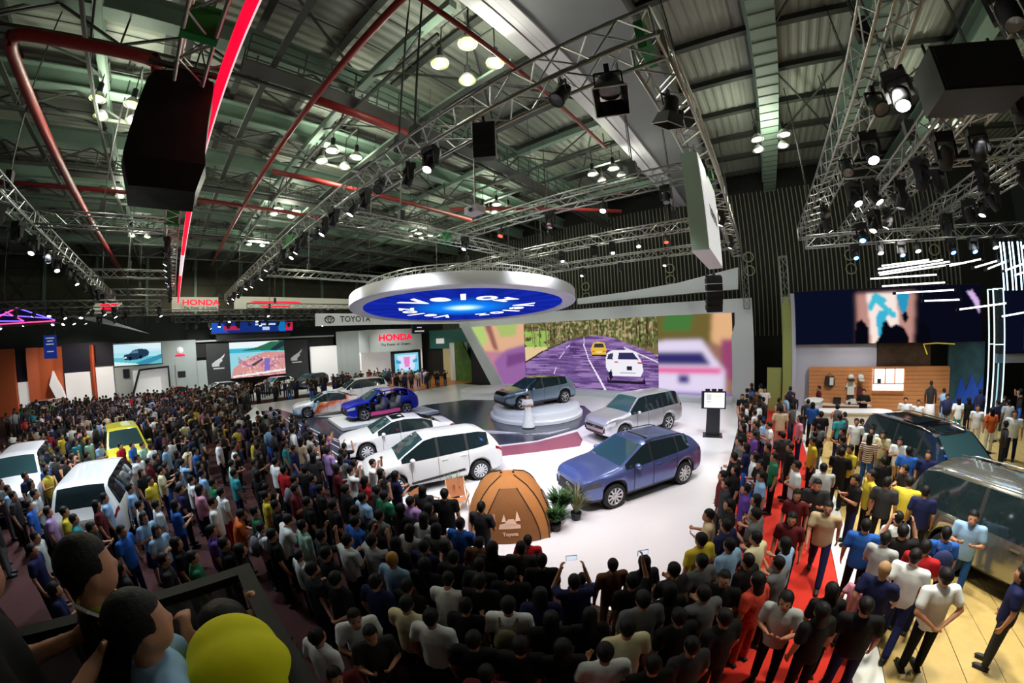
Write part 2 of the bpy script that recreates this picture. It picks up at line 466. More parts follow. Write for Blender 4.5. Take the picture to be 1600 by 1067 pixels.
# maintenance walkways: rails with posts
for gx, y0, y1 in ((-10.35, 1.0, 26.0), (-20.6, -6.0, 26.0), (-30.0, -8.0, 26.0)):
    w = MB(); w.box(gx - 0.35, gx + 0.35, y0, y1, 13.0, 13.05)
    ww = w.build('walkway', M_darksteel, ceiling)
    for s in (-0.35, 0.35):
        b = MB()
        for z_ in (13.35, 13.7, 14.0):
            b.bar((gx + s, y0, z_), (gx + s, y1, z_), 0.035)
        b.build('rail', M_darksteel, ww)
        b = MB(); y = y0
        while y < y1:
            b.bar((gx + s, y, 13.0), (gx + s, y, 14.0), 0.04); y += 0.9
        b.build('rail_posts', M_darksteel, ww)['kind'] = 'stuff'
# pale valley box between the two roofs, with folded white edge strips
M_bulk = mat('grey_valley_panel', lin(120, 124, 126), 0.7, grain=0.12, scale=0.6)
M_bulkw = mat('white_folded_strip', lin(205, 206, 212), 0.5, grain=0.03)
b = MB(); b.box(-4.4, -1.95, 2.0, 27.0, 14.0, 15.4)
bulk = struct(b.build('ceiling_valley', M_bulk))
for i, (x0, x1, z_) in enumerate(((-5.42, -5.12, 13.96), (-5.09, -4.96, 13.90), (-4.93, -4.72, 13.94), (-4.69, -4.40, 13.90))):
    b = MB(); b.box(x0, x1, 2.0, 27.0, z_, 15.3); b.build('folded_strip', M_bulkw, bulk)
b = MB(); b.box(-5.45, -4.4, 2.0, 27.0, 14.02, 15.4); b.build('strip_backing', M_black, bulk)

# red sprinkler mains
def pipe(pts, r, name='red_pipe'):
    # round the corners
    out = [Vector(pts[0])]
    for i in range(1, len(pts) - 1):
        p = Vector(pts[i]); a = (Vector(pts[i - 1]) - p).normalized(); c = (Vector(pts[i + 1]) - p).normalized()
        q = 2.2 * r
        for t in (0, .25, .5, .75, 1):
            out.append(p + a * q * (1 - t) ** 2 + c * q * t ** 2)
    out.append(Vector(pts[-1]))
    b = MB(); b.smooth = True; b.tube(out, r, 10)
    return b.build(name, M_red)
tag(pipe([(-46, -4.9, 12.0), (-10.2, -4.9, 12.0), (-9.75, -4.7, 12.0), (-9.75, -1.3, 12.0), (-10.0, -1.15, 12.0), (-10.1, -1.15, 11.2)], 0.16), 'thick red sprinkler main bent round above the black hanging loudspeaker', 'pipe')
tag(pipe([(-2.0, 3.3, 12.5), (-38, 3.3, 12.5)], 0.1), 'long straight red pipe running under the roof towards the far wall', 'pipe')
tag(pipe([(-10.3, 3.3, 12.6), (-10.3, 7.0, 12.6)], 0.15), 'short red crosswise pipe branching left of the four bright lamps', 'pipe')
tag(pipe([(-5.1, 2.5, 12.5), (-5.1, 13.0, 12.5)], 0.07), 'thin red pipe beside the white folded strip of the roof', 'pipe')
tag(pipe([(-21.0, -12, 12.5), (-21.0, 8.0, 12.5)], 0.1), 'red crosswise pipe far back behind the black loudspeaker', 'pipe')
tag(pipe([(-15.4, 3.5, 12.2), (-15.4, 16.0, 12.2)], 0.12), 'red crosswise pipe above the long lighting truss', 'pipe')
tag(pipe([(-14.0, 12.5, 11.8), (-7.0, 19.5, 11.8)], 0.1), 'red slanting pipe above the round blue ceiling disc', 'pipe')

# ------------------------------------------------------------------ box trusses
HOISTS = []
def truss(A, B, label, s=0.45, near=None, m=M_steel, pitch=0.5, rc=0.03, rb=0.015, hoist=True, group=None):
    """four-chord box truss from A to B (along x, y or z); braces nearer than `near` metres to the camera are pieces of their own"""
    A = Vector(A); B = Vector(B); L = (B - A).length; d = (B - A) / L
    t = thing('lighting_truss', label, 'truss', A, 0, group)
    if abs(d.z) > 0.9: u, w = Vector((1, 0, 0)), Vector((0, 1, 0))
    else: u, w = d.cross(Vector((0, 0, 1))).normalized(), Vector((0, 0, 1))
    cs = [(-1, -1), (1, -1), (1, 1), (-1, 1)]
    h = s / 2
    C = [u * (a * h) + w * (c * h) for a, c in cs]
    bm = MB(); bm.smooth = True; bm.tube([(0, 0, 0), d * L], rc, 6)
    chord = bm.mesh('chord', m)
    for c in C:
        obj('chord', chord, t, c)
    n = max(2, int(L / pitch)); p = L / n
    meshes = {}
    rest = MB(); rest_n = 0
    for k in range(4):
        c0, c1 = C[k], C[(k + 1) % 4]
        for i in range(n):
            a, e = (c0, c1) if i % 2 == 0 else (c1, c0)
            P0 = a + d * (i * p); P1 = e + d * ((i + 1) * p)
            far = (A + P0 - cam.location).length
            if near and far < near:
                key = (k, i % 2)
                if key not in meshes:
                    mb = MB(); mb.tube([(0, 0, 0), P1 - P0], rb, 5); meshes[key] = mb.mesh('brace', m)
                obj('brace', meshes[key], t, P0)
            else:
                rest.tube([P0, P1], rb, 4, caps=False); rest_n += 1
    # end frames
    for e in (0, L):
        for k in range(4):
            rest.tube([C[k] + d * e, C[(k + 1) % 4] + d * e], rc * 0.8, 5)
    if abs(d.z) < 0.5 and hoist:
        for f_ in ((0.5,) if L < 9 else (0.18, 0.82)):
            q_ = A + d * (L * f_); HOISTS.append((q_.x, q_.y, q_.z + h))
    o = rest.build('braces', m, t)
    if rest_n > 0: o['kind'] = 'stuff'
    return t

truss((-36, 4.6, 9.25), (-0.7, 4.6, 9.25), 'long aluminium lighting truss crossing over the front edge of the white stage', near=10.5, s=0.56, rc=0.034, rb=0.018)
truss((-0.95, 4.9, 9.25), (-0.95, 23.0, 9.25), 'aluminium truss along the right side of the stage above the hanging box sign', near=9.5, s=0.56, rc=0.034, rb=0.018)
truss((-11.6, 10.1, 9.25), (-1.25, 10.1, 9.25), 'aluminium cross truss behind the four bright roof lamps, nearest of three cross trusses')
truss((-11.6, 15.6, 9.25), (-1.25, 15.6, 9.25), 'aluminium cross truss in front of the ribbed wall, middle of three cross trusses')
truss((-20, 20.8, 9.25), (-1.25, 20.8, 9.25), 'aluminium cross truss close to the ribbed wall, farthest of three cross trusses')
truss((-11.6, 4.9, 9.25), (-11.6, 20.5, 9.25), 'aluminium truss running back above the round blue disc')
truss((-23, 4.9, 9.25), (-23, 22, 9.25), 'aluminium truss above the left white cars of the stage')
truss((-20, 15.6, 9.25), (-11.9, 15.6, 9.25), 'short aluminium truss behind the rim of the round disc')
truss((-33, -0.2, 9.25), (-2.5, -0.2, 9.25), 'aluminium truss beside the long red fascia', near=8)
truss((-36, -5.1, 9.25), (-8, -5.1, 9.25), 'aluminium truss with lamps at the far left of the hall', m=M_truss2)
for x, w in ((-15.1, 'nearest'), (-25.2, 'middle'), (-33, 'farthest')):
    truss((x, -4.8, 9.25), (x, -0.5, 9.25), 'short crosswise truss left of the red fascia, %s of three' % w, m=M_truss2)
truss((2.65, 3.5, 9.25), (2.65, 20, 9.25), 'tall stacked truss at the right above the red carpet', m=M_steel, s=0.6)
truss((5.6, 6.0, 9.25), (5.6, 19, 9.25), 'bright truss with spotlights above the silver car', m=M_steel, s=0.5)
truss((8.6, 8.0, 9.0), (8.6, 19, 9.0), 'dark truss at the right edge above the white light tubes', m=M_truss2)
truss((4.2, 7.5, 8.7), (4.2, 18.5, 8.7), 'lower truss with moving lights left of the black flown loudspeaker', m=M_truss2)
truss((7.2, 7.0, 8.7), (7.2, 18.5, 8.7), 'lower truss with moving lights right of the black flown loudspeaker', m=M_truss2)
truss((2.2, 16.4, 8.1), (14, 16.4, 8.1), 'horizontal truss carrying the blue spotlights above the right stand', m=M_truss2)
truss((2.95, 12.2, 9.25), (5.35, 12.2, 9.25), 'short truss joining the two right-hand trusses', m=M_truss2)
truss((3.1, 4.4, 9.25), (12, 4.4, 9.25), 'aluminium truss along the upper right corner of the hall', m=M_truss2)
truss((4.5, 10.5, 8.9), (12, 10.5, 8.9), 'crosswise truss behind the black flown loudspeaker on the right', m=M_truss2)
truss((-0.6, 22.9, 5.8), (-0.6, 22.9, 9.0), 'upright truss tower at the right end of the screen wall', m=M_truss2, s=0.35)
truss((1.55, 21.3, 5.9), (1.55, 21.3, 8.4), 'upright truss tower beside the left end of the dark display', m=M_truss2, s=0.4)
# far left rows of trusses over the other stands
for i, (x, y0, y1, z_) in enumerate(((-31, -14, -1, 8.2), (-36.5, -16, 14, 8.0), (-40, 0, 22, 7.6), (-34, 6, 20, 8.3))):
    truss((x, y0, z_), (x, y1, z_), ('distant truss over the orange panels', 'distant truss in front of the long white and red fascia', 'distant truss above the blue header screen', 'distant truss left of the round disc')[i], m=M_truss2, rb=0.02, pitch=0.8)
# curved truss on top of the round disc is added with the disc

# hoist chains
def chain(x, y, z0, z1, label):
    b = MB(); b.tube([(x, y, z0), (x, y, z1)], 0.022, 5)
    b2 = thing('hoist_chain', label, 'chain', (0, 0, 0), 0, 'hoist chains of the trusses')
    b.build('chain_run', M_chain, b2)
    h = MB(); h.box(x - 0.12, x + 0.12, y - 0.09, y + 0.09, z0 + 0.05, z0 + 0.5); h.build('hoist', M_black, b2)
    k = MB(); k.tube([(x - 0.05, y, z0 + 0.5), (x - 0.05, y, z1 - 1.0)], 0.012, 4); k.build('hoist_cable', M_chain, b2)
for (x, y) in ((-6.4, 4.6), (-20.5, 4.6)): HOISTS.append((x, y, 9.475))
for (x, y, zz) in HOISTS:
    far_ = math.hypot(x, y)
    chain(x, y, zz, 15.5, 'black hoist chain holding up ' + ('the long front truss' if abs(y - 4.6) < 0.1 and x < -1 else 'a truss over the stage' if -24 < x < -0.5 and y > 4 else 'a truss above the right-hand stand' if x > 0 else 'a truss beside the red fascia' if x > -30 else 'a distant truss'))
# ================================================================== lettering and pictures
def text_obj(name, s, size, m, parent=None, loc=(0, 0, 0), rot=(0, 0, 0), extrude=0.01, bold=0.0, align='CENTER', sx=1.0):
    c = bpy.data.curves.new(name, 'FONT'); c.body = s; c.size = size; c.extrude = extrude; c.offset = bold; c.align_x = align; c.align_y = 'CENTER'; c.resolution_u = 3
    t = bpy.data.objects.new(name, c); COL.objects.link(t)
    dg = bpy.context.evaluated_depsgraph_get()
    me = bpy.data.meshes.new_from_object(t.evaluated_get(dg)); me.name = name
    bpy.data.objects.remove(t); bpy.data.curves.remove(c)
    me.materials.clear(); me.materials.append(m)
    if sx != 1.0: me.transform(Matrix.Diagonal((sx, 1, 1, 1)))
    return obj(name, me, parent, loc, rot)

class Pic:
    """a small painted picture, later shown by a display as colours of its mesh"""
    def __init__(s, w, h, base=(0, 0, 0)):
        s.w, s.h = w, h
        s.a = np.zeros((h, w, 3)) + np.array(base)
        yy, xx = np.mgrid[0:h, 0:w]
        s.x = (xx + 0.5) / w; s.y = (yy + 0.5) / h       # y runs downward from the top
        s.r = np.random.RandomState(3)
    def put(s, mask, c, k=1.0):
        mask = np.clip(mask * k, 0, 1)[..., None] if mask.dtype != bool else (mask * k)[..., None]
        s.a = s.a * (1 - mask) + np.array(c) * mask
    def poly(s, pts, c, k=1.0):
        m = np.zeros((s.h, s.w), bool); n = len(pts); j = n - 1
        for i in range(n):
            xi, yi = pts[i]; xj, yj = pts[j]
            cond = ((yi > s.y) != (yj > s.y)) & (s.x < (xj - xi) * (s.y - yi) / (yj - yi + 1e-12) + xi)
            m ^= cond; j = i
        s.put(m, c, k)
        return m
    def line(s, p, q, t, c, k=1.0, asp=1.0):
        px, py = p; qx, qy = q
        dx, dy = (qx - px) * asp, qy - py; L = dx * dx + dy * dy
        u = np.clip(((s.x - px) * asp * dx + (s.y - py) * dy) / L, 0, 1)
        d = np.hypot((s.x - px) * asp - u * dx, s.y - py - u * dy)
        s.put(d < t, c, k)
    def noise(s, n, m, seed=1):
        r = np.random.RandomState(seed); g = r.rand(n + 1, m + 1)
        fy = s.y * (n - 1e-6); fx = s.x * (m - 1e-6); iy = fy.astype(int); ix = fx.astype(int); fy = fy - iy; fx = fx - ix
        return (g[iy, ix] * (1 - fy) * (1 - fx) + g[iy + 1, ix] * fy * (1 - fx) + g[iy, ix + 1] * (1 - fy) * fx + g[iy + 1, ix + 1] * fy * fx)
    def blur(s, n):
        for _ in range(n):
            p = np.pad(s.a, ((1, 1), (1, 1), (0, 0)), 'edge')
            s.a = (p[:-2, 1:-1] + p[2:, 1:-1] + p[1:-1, :-2] + p[1:-1, 2:] + 2 * p[1:-1, 1:-1]) / 6
    def screen(s, name, P, m, parent=None):
        """P(u, v) -> world point, u to the right, v down, both 0..1"""
        h, w = s.h, s.w
        vs = [P(i / w, j / h) for j in range(h + 1) for i in range(w + 1)]
        fs = [(j * (w + 1) + i, (j + 1) * (w + 1) + i, (j + 1) * (w + 1) + i + 1, j * (w + 1) + i + 1) for j in range(h) for i in range(w)]
        me = bpy.data.meshes.new(name); me.from_pydata(vs, [], fs); me.materials.append(m)
        at = me.color_attributes.new('picture', 'FLOAT_COLOR', 'CORNER')
        c = np.ones((h * w, 4, 4), np.float32); c[..., :3] = s.a.reshape(h * w, 1, 3)
        at.data.foreach_set('color', c.ravel())
        return obj(name, me, parent)

# ================================================================== lamps under the roof
M_bulb = mat('high_bay_glass', (1, 1, 0.8), 0.3, emit=(0.88, 1.0, 0.22), strength=3.2, grain=0)
M_bulb2 = mat('pale_lamp_glass', (1, 1, 0.9), 0.3, emit=(1.0, 1.0, 0.72), strength=2.5, grain=0)
def bay_meshes(bm_):
    d = {}
    b = MB(); b.smooth = True; b.lathe([(0.0, 0.0), (0.09, 0.0), (0.10, -0.02), (0.10, -0.32), (0.12, -0.36)], 14); d['housing'] = b.mesh('housing', M_black)
    b = MB(); b.smooth = True; b.lathe([(0.12, -0.36), (0.20, -0.44), (0.27, -0.58), (0.28, -0.62), (0.27, -0.61), (0.19, -0.46), (0.11, -0.38)], 16); d['reflector'] = b.mesh('reflector', M_steel)
    b = MB(); b.smooth = True; b.ball((0, 0, -0.56), 0.2, 12, 8, (1, 1, 0.6)); d['glass'] = b.mesh('glass', bm_)
    b = MB(); b.tube([(0, 0, 0), (0, 0, 0.95)], 0.02, 6); d['rod'] = b.mesh('rod', M_black)
    return d
bay1 = bay_meshes(M_bulb); bay2 = bay_meshes(M_bulb2)
names_bay = {(-6.3, 6.3): 'large yellow roof lamp in the bright group of four above the long truss',
             (-14.3, 6.1): 'roof lamp in the group of four behind the bright yellow group',
             (-14.3, -2.7): 'roof lamp in the group of four left of the black flown loudspeaker',
             (-22.4, -2.7): 'small roof lamp in the far group below the left lamps',
             (1.5, 17.1): 'roof lamp in the group hanging by the pale perforated girder on the right',
             (-6.55, 16.7): 'roof lamp in the group in front of the white folded strip',
             (-14.3, 16.7): 'tiny roof lamp in the far group above the round disc',
             (-22.4, 6.1): 'tiny roof lamp in the far group above the long truss',
             (-30.4, -2.7): 'tiny roof lamp in the farthest group beside the red fascia',
             (-30.4, 6.1): 'tiny roof lamp in the farthest group above the end of the long truss',
             (-22.4, 16.7): 'tiny roof lamp in the far group behind the left rim of the disc',
             (9.5, 17.1): 'roof lamp in the group at the far right of the roof',
             (9.5, 8.0): 'roof lamp in the upper right corner of the roof'}
for (cx, cy), lab in names_bay.items():
    ms = bay1 if (cx, cy) in ((-6.3, 6.3), (-14.3, -2.7)) else bay2
    for i, (dx, dy) in enumerate(((-0.58, -0.57), (0.58, -0.57), (-0.58, 0.57), (0.58, 0.57))):
        t = thing('high_bay_lamp', lab, 'lamp', (cx + dx, cy + dy, 13.55), 0, lab.replace('roof lamp in', 'lamps of'))
        for k, me in ms.items():
            obj(k, me, t)
    fr = MB(); fr.bar((cx - 0.6, cy - 0.57, 14.45), (cx + 0.6, cy - 0.57, 14.45), 0.05); fr.bar((cx - 0.6, cy + 0.57, 14.45), (cx + 0.6, cy + 0.57, 14.45), 0.05)
    fr.bar((cx, cy - 0.57, 14.5), (cx, cy + 0.57, 14.5), 0.05); fr.bar((cx, cy, 14.5), (cx, cy, 15.45), 0.05)
    fr.build('lamp_hanger', M_darksteel, ceiling)
    lamp('high_bay_light', 'POINT', (cx, cy, 12.7), 400 if cx > -10 else 640, (1.0, 1.0, 0.80), size=0.5)

# ================================================================== stage luminaires
def T(m, me): me.transform(m); return me
def par_meshes(lens, tilt):
    d = {}
    rot = Matrix.Translation((0, 0, -0.34)) @ Matrix.Rotation(R(tilt), 4, 'X')
    b = MB(); b.box(-0.04, 0.04, -0.03, 0.03, -0.10, 0.03); d['clamp'] = b.mesh('clamp', M_black)
    b = MB(); b.bar((-0.17, 0, -0.12), (0.17, 0, -0.12), 0.035); b.bar((-0.17, 0, -0.12), (-0.17, 0, -0.36), 0.03); b.bar((0.17, 0, -0.12), (0.17, 0, -0.36), 0.03); d['yoke'] = b.mesh('yoke', M_black)
    b = MB(); b.smooth = True; b.lathe([(0, 0.24), (0.08, 0.24), (0.12, 0.14), (0.14, 0.05), (0.14, -0.17), (0.16, -0.18), (0.16, -0.22), (0.13, -0.22)], 14); d['can'] = T(rot, b.mesh('can', M_black))
    b = MB(); b.lathe([(0.0, -0.20), (0.135, -0.21)], 14); d['lens'] = T(rot, b.mesh('lens', lens))
    return d
def head_meshes(lens, tilt):
    d = {}
    rot = Matrix.Translation((0, 0, -0.48)) @ Matrix.Rotation(R(tilt), 4, 'X')
    b = MB(); b.box(-0.2, 0.2, -0.15, 0.15, -0.18, 0.0); b.box(-0.05, 0.05, -0.04, 0.04, 0.0, 0.06); d['base'] = b.mesh('base', M_black)
    b = MB(); b.box(-0.23, 0.23, -0.1, 0.1, -0.2, -0.18)
    for s in (-1, 1): b.prism([(-0.1, -0.18), (0.1, -0.18), (0.07, -0.56), (-0.07, -0.56)], s * 0.2 - 0.03, s * 0.2 + 0.03, 'yz')
    d['yoke'] = b.mesh('yoke', M_black)
    b = MB(); b.smooth = True; b.lathe([(0, 0.24), (0.10, 0.22), (0.15, 0.12), (0.15, -0.12), (0.13, -0.26), (0.12, -0.26)], 14); d['head'] = T(rot, b.mesh('head', M_black))
    b = MB(); b.lathe([(0.0, -0.25), (0.12, -0.255)], 14); d['lens'] = T(rot, b.mesh('lens', lens))
    return d
def flood_meshes(tilt):
    d = {}
    rot = Matrix.Translation((0, 0, -0.5)) @ Matrix.Rotation(R(tilt), 4, 'X')
    M_inner = mat('pale_flap_rim', lin(190, 195, 185), 0.5, grain=0.05)
    b = MB(); b.box(-0.05, 0.05, -0.04, 0.04, -0.14, 0.04); d['clamp'] = b.mesh('clamp', M_black)
    b = MB(); b.bar((-0.26, 0, -0.16), (0.26, 0, -0.16), 0.04); b.bar((-0.26, 0, -0.16), (-0.26, 0, -0.52), 0.03); b.bar((0.26, 0, -0.16), (0.26, 0, -0.52), 0.03); d['yoke'] = b.mesh('yoke', M_black)
    b = MB(); b.smooth = True; b.lathe([(0, 0.28), (0.16, 0.28), (0.21, 0.2), (0.22, -0.14), (0.2, -0.16)], 16); d['can'] = T(rot, b.mesh('can', M_black))
    b = MB(); b.lathe([(0, -0.13), (0.2, -0.14)], 16); d['lens'] = T(rot, b.mesh('lens', M_lens_off))
    for nm, a in (('barn_door', 0), ('barn_door', 90), ('barn_door', 180), ('barn_door', 270)):
        b = MB(); q = Matrix.Rotation(R(a), 4, 'Z')
        b.add([(-0.2, 0.2, -0.16), (0.2, 0.2, -0.16), (0.3, 0.3, -0.5), (-0.3, 0.3, -0.5), (-0.2, 0.21, -0.16), (0.2, 0.21, -0.16), (0.3, 0.315, -0.5), (-0.3, 0.315, -0.5)],
              [(0, 1, 2, 3), (7, 6, 5, 4), (0, 4, 5, 1), (1, 5, 6, 2), (2, 6, 7, 3), (3, 7, 4, 0)])
        d['barn_door%d' % a] = T(rot @ q, b.mesh('barn_door', M_black))
        b = MB(); b.bar((-0.31, 0.31, -0.5), (0.31, 0.31, -0.5), 0.02); d['flap_rim%d' % a] = T(rot @ q, b.mesh('flap_rim', M_inner))
    return d
FX = {'par': par_meshes(M_lens, 28), 'par_off': par_meshes(M_lens_off, 35), 'head': head_meshes(M_lens, 30), 'head_off': head_meshes(M_lens_off, 20),
      'head_blue': head_meshes(M_lens_blue, 35), 'par_red': par_meshes(M_red_glow, 30), 'flood': flood_meshes(22)}
_fxn = {'par': 'par_can', 'par_off': 'par_can', 'par_red': 'par_can', 'head': 'moving_head_light', 'head_off': 'moving_head_light', 'head_blue': 'moving_head_light', 'flood': 'flood_light'}
def fixture(kind, x, y, z_, rz, label, group=None, sc=1.0):
    t = thing(_fxn[kind], label, 'stage light', (x, y, z_), R(rz), group)
    sc *= 0.74; t.scale = (sc, sc, sc)
    for k, me in FX[kind].items():
        obj(k.rstrip('0123456789'), me, t)
    return t
fixture('flood', -1.6, 4.6, 8.98, 200, 'big black flood light with open barn doors under the truss corner', sc=1.1)
fixture('flood', -0.95, 5.75, 8.98, 60, 'black flood light with barn doors below the right-hand truss', sc=0.9)
fixture('par_red', -0.95, 6.35, 8.98, 80, 'black par can glowing orange beside the flood light of the right truss')
fixture('par_off', -2.35, 4.45, 8.98, 150, 'small black par can on the truss left of the big flood light', sc=1.2)
kinds = ['head', 'head_off', 'par_off', 'head_off', 'par', 'head_off', 'head', 'par_off', 'head_off', 'head']
k = 0
for x in np.arange(-5.6, -34.5, -0.95):
    kd = kinds[k % 10]; k += 1
    fixture(kd, float(x), 4.35 + 0.1 * (k % 3), 8.98, 180 + (k * 37) % 60 - 30, '%s black %s in the row under the long truss, %s part' % ('lit' if kd in ('head', 'par') else 'dark', 'par can' if 'par' in kd else 'moving light', 'near' if x > -12 else 'middle' if x > -22 else 'far'), 'spotlights under the long truss', 1.1)
for i, x in enumerate((-2.2, -4.2, -6.2, -8.4, -10.4)):
    fixture(('head_off', 'par', 'head_off', 'par_red', 'head')[i], x, 10.1, 8.98, 180, ('dark moving light', 'lit par can', 'dark moving light', 'red glowing par can', 'lit moving light')[i] + ' under the nearest cross truss, %s from the right' % ('first', 'second', 'third', 'fourth', 'fifth')[i])
for i, x in enumerate((-2.0, -3.6, -4.9, -6.2, -7.2, -9.0)):
    fixture(('head_off', 'par_red', 'par', 'head', 'head_off', 'head')[i], x, 15.6, 8.98, 180 + 10 * i, ('dark moving light', 'red glowing par can', 'lit par can', 'lit moving light', 'dark moving light', 'lit moving light')[i] + ' under the middle cross truss, %s from the right' % ('first', 'second', 'third', 'fourth', 'fifth', 'sixth')[i])
for i, x in enumerate((-2.4, -5.0, -7.8, -10.5, -13.5)):
    fixture('head' if i % 2 else 'head_off', x, 20.8, 8.98, 180, ('lit' if i % 2 else 'dark') + ' moving light under the farthest cross truss, %s from the right' % ('first', 'second', 'third', 'fourth', 'fifth')[i])
for i, (x, y) in enumerate(((-0.95, 9.0), (-0.95, 13.5), (-0.95, 17.8))):
    fixture('head', x, y, 8.98, 90, 'lit moving light under the right-hand truss, %s from the camera' % ('first', 'second', 'third')[i])
for i, (x, y, kd) in enumerate(((2.95, 6.6, 'head'), (2.95, 8.9, 'head'), (3.3, 12.2, 'head'), (3.9, 12.2, 'head'), (4.5, 12.2, 'head'), (2.95, 15.5, 'head'), (2.95, 18.4, 'par'), (5.6, 14.3, 'head_blue'), (5.6, 9.2, 'head_off'), (5.6, 7.4, 'head_off'), (5.6, 11.5, 'head_off'), (5.35, 15.6, 'head'), (8.6, 14.6, 'head'), (8.6, 11.0, 'head_off'), (3.9, 4.7, 'head_off'), (2.65, 10.0, 'par_off'), (2.65, 7.0, 'par_off'), (2.65, 13.9, 'par_off'))):
    fixture(kd, x, y, 8.97, 150 + 25 * i, {'head': 'lit white moving light', 'head_blue': 'lit blue moving light', 'head_off': 'dark moving light', 'par': 'lit par can', 'par_off': 'dark par can'}[kd] + ' among the right-hand trusses above the silver car', 'lights of the right-hand trusses', 1.35)
for i, (x, y, kd) in enumerate(((4.2, 8.1, 'head_blue'), (4.2, 9.4, 'head'), (4.2, 10.9, 'head_off'), (4.2, 13.6, 'head'), (4.2, 15.3, 'head_blue'), (7.2, 8.6, 'head_off'), (7.2, 10.1, 'head'), (7.2, 11.7, 'head_blue'), (7.2, 13.1, 'head_off'), (7.2, 14.8, 'head'), (6.3, 10.5, 'head_off'), (9.6, 10.5, 'head'), (10.8, 10.5, 'head_blue'), (8.2, 10.5, 'head_off'))):
    fixture(kd, x, y, 8.42 if y != 10.5 else 8.62, 40 * i, {'head': 'lit white', 'head_blue': 'lit blue', 'head_off': 'dark'}[kd] + ' moving light on the lower right-hand trusses above the off-roaders', 'lights of the lower right-hand trusses', 1.3)
for i, x in enumerate((4.1, 5.1, 5.95, 6.6, 8.0, 8.9, 9.8, 11.0)):
    kd = ('head_blue', 'par', 'head_blue', 'par', 'head_blue', 'head_blue', 'par', 'par')[i]
    fixture(kd, x, 16.3, 7.85, 180, ('blue' if 'blue' in kd else 'white') + ' spotlight under the horizontal truss above the light tubes', 'spotlights above the light tubes', 1.1)
k = 0
for (x, y) in ((-13.0, -5.2), (-14.6, -5.2), (-16.3, -5.2), (-17.6, -5.0), (-19.6, -5.2), (-21.4, -5.1), (-23.3, -5.2), (-25.6, -5.2), (-28.1, -5.2), (-29.9, -5.2), (-32.0, -5.2)):
    k += 1
    fixture('head' if k % 2 else 'head_off', x, y, 8.98, 200 + 20 * k, ('lit' if k % 2 else 'dark') + ' moving light on the far left truss', 'moving lights of the far left truss', 1.2)
for i, x in enumerate((-15.6, -17.2, -17.9, -19.3, -21.0, -23.0, -25.4, -28.0, -30.2, -32.3)):
    fixture('head_off' if i < 2 else 'head', x, -0.35, 8.98, 170, ('dark' if i < 2 else 'lit') + ' moving light below the truss beside the red fascia', 'moving lights beside the red fascia', 1.1)
r2 = random.Random(5)
for (x, y0, y1, z_, nm) in ((-31, -14, -1, 7.95, 'above the orange panels'), (-36.5, -15, 13, 7.75, 'in front of the white and red fascia'), (-40, 1, 21, 7.35, 'above the blue header screen'), (-34, 6.5, 19.5, 8.05, 'left of the round disc')):
    y = y0
    while y < y1:
        fixture(r2.choice(['par', 'head', 'head_off', 'par', 'par_off']), x, y, z_, r2.uniform(0, 360), 'tiny spotlight on the distant truss ' + nm, 'distant spotlights ' + nm, 1.3)
        y += r2.uniform(0.7, 1.3)

# small box projector on a pendant rod
t = thing('pendant_projector', 'small white projector hanging on a long thin rod below the long truss', 'projector', (-4.6, 4.75, 7.3))
b = MB(); b.box(-0.17, 0.17, -0.12, 0.12, -0.07, 0.07); b.build('body', M_white, t)
b = MB(); b.tube([(0, 0, 0.07), (0, 0, 1.75)], 0.012, 6); b.build('rod', M_steel, t)
b = MB(); b.smooth = True; b.lathe([(0, -0.15), (0.04, -0.15), (0.05, -0.12), (0.05, -0.1)], 10, 'y'); b.build('lens', M_lens_off, t)

# flown loudspeakers
M_cab = mat('black_cabinet', (0.006, 0.006, 0.007), 0.55, grain=0.1)
M_cover = mat('black_rain_cover', (0.004, 0.004, 0.004), 0.45, grain=0.3, scale=4, bump=0.6, spec=0.3)
def line_array(x, y, ztop, rz, n, w, label, m=None, bend=5):
    t = thing('line_array_speaker', label, 'loudspeaker', (x, y, ztop), R(rz))
    b = MB(); b.bar((-w / 2, 0, 0.04), (w / 2, 0, 0.04), 0.06); b.bar((0, -0.15, 0.08), (0, 0.2, 0.08), 0.05); b.build('bumper_frame', M_black, t)
    p = Vector((0, 0, 0)); a = 0.0
    for i in range(n):
        b = MB(); hh = 0.23
        q = Matrix.Translation(p) @ Matrix.Rotation(R(-a), 4, 'X')
        b.prism([(0.16, 0), (-0.16, -0.03), (-0.16, -hh + 0.03), (0.16, -hh)], -w / 2, w / 2, 'yz')
        o = b.build('cabinet', M_cab, t, fix=True); o.data.transform(q)
        g = MB(); g.box(-w / 2 + 0.03, w / 2 - 0.03, 0.162, 0.168, -hh + 0.02, -0.02); og = g.build('grille', M_black, o); og.data.transform(q)
        p = p + Matrix.Rotation(R(-a), 3, 'X') @ Vector((0, 0, -hh - 0.008)); a += bend
    c = MB(); c.tube([(0, 0, 0.1), (0, 0, 9.0 - ztop)], 0.012, 5); c.build('hanging_cable', M_chain, t)
    return t
line_array(-4.15, 4.6, 8.9, 215, 3, 0.42, 'black line array loudspeaker under the long truss next to the pendant projector', bend=4)
line_array(-1.42, 13.0, 6.55, 200, 5, 0.55, 'black line array loudspeaker hanging below the white box sign', bend=5)
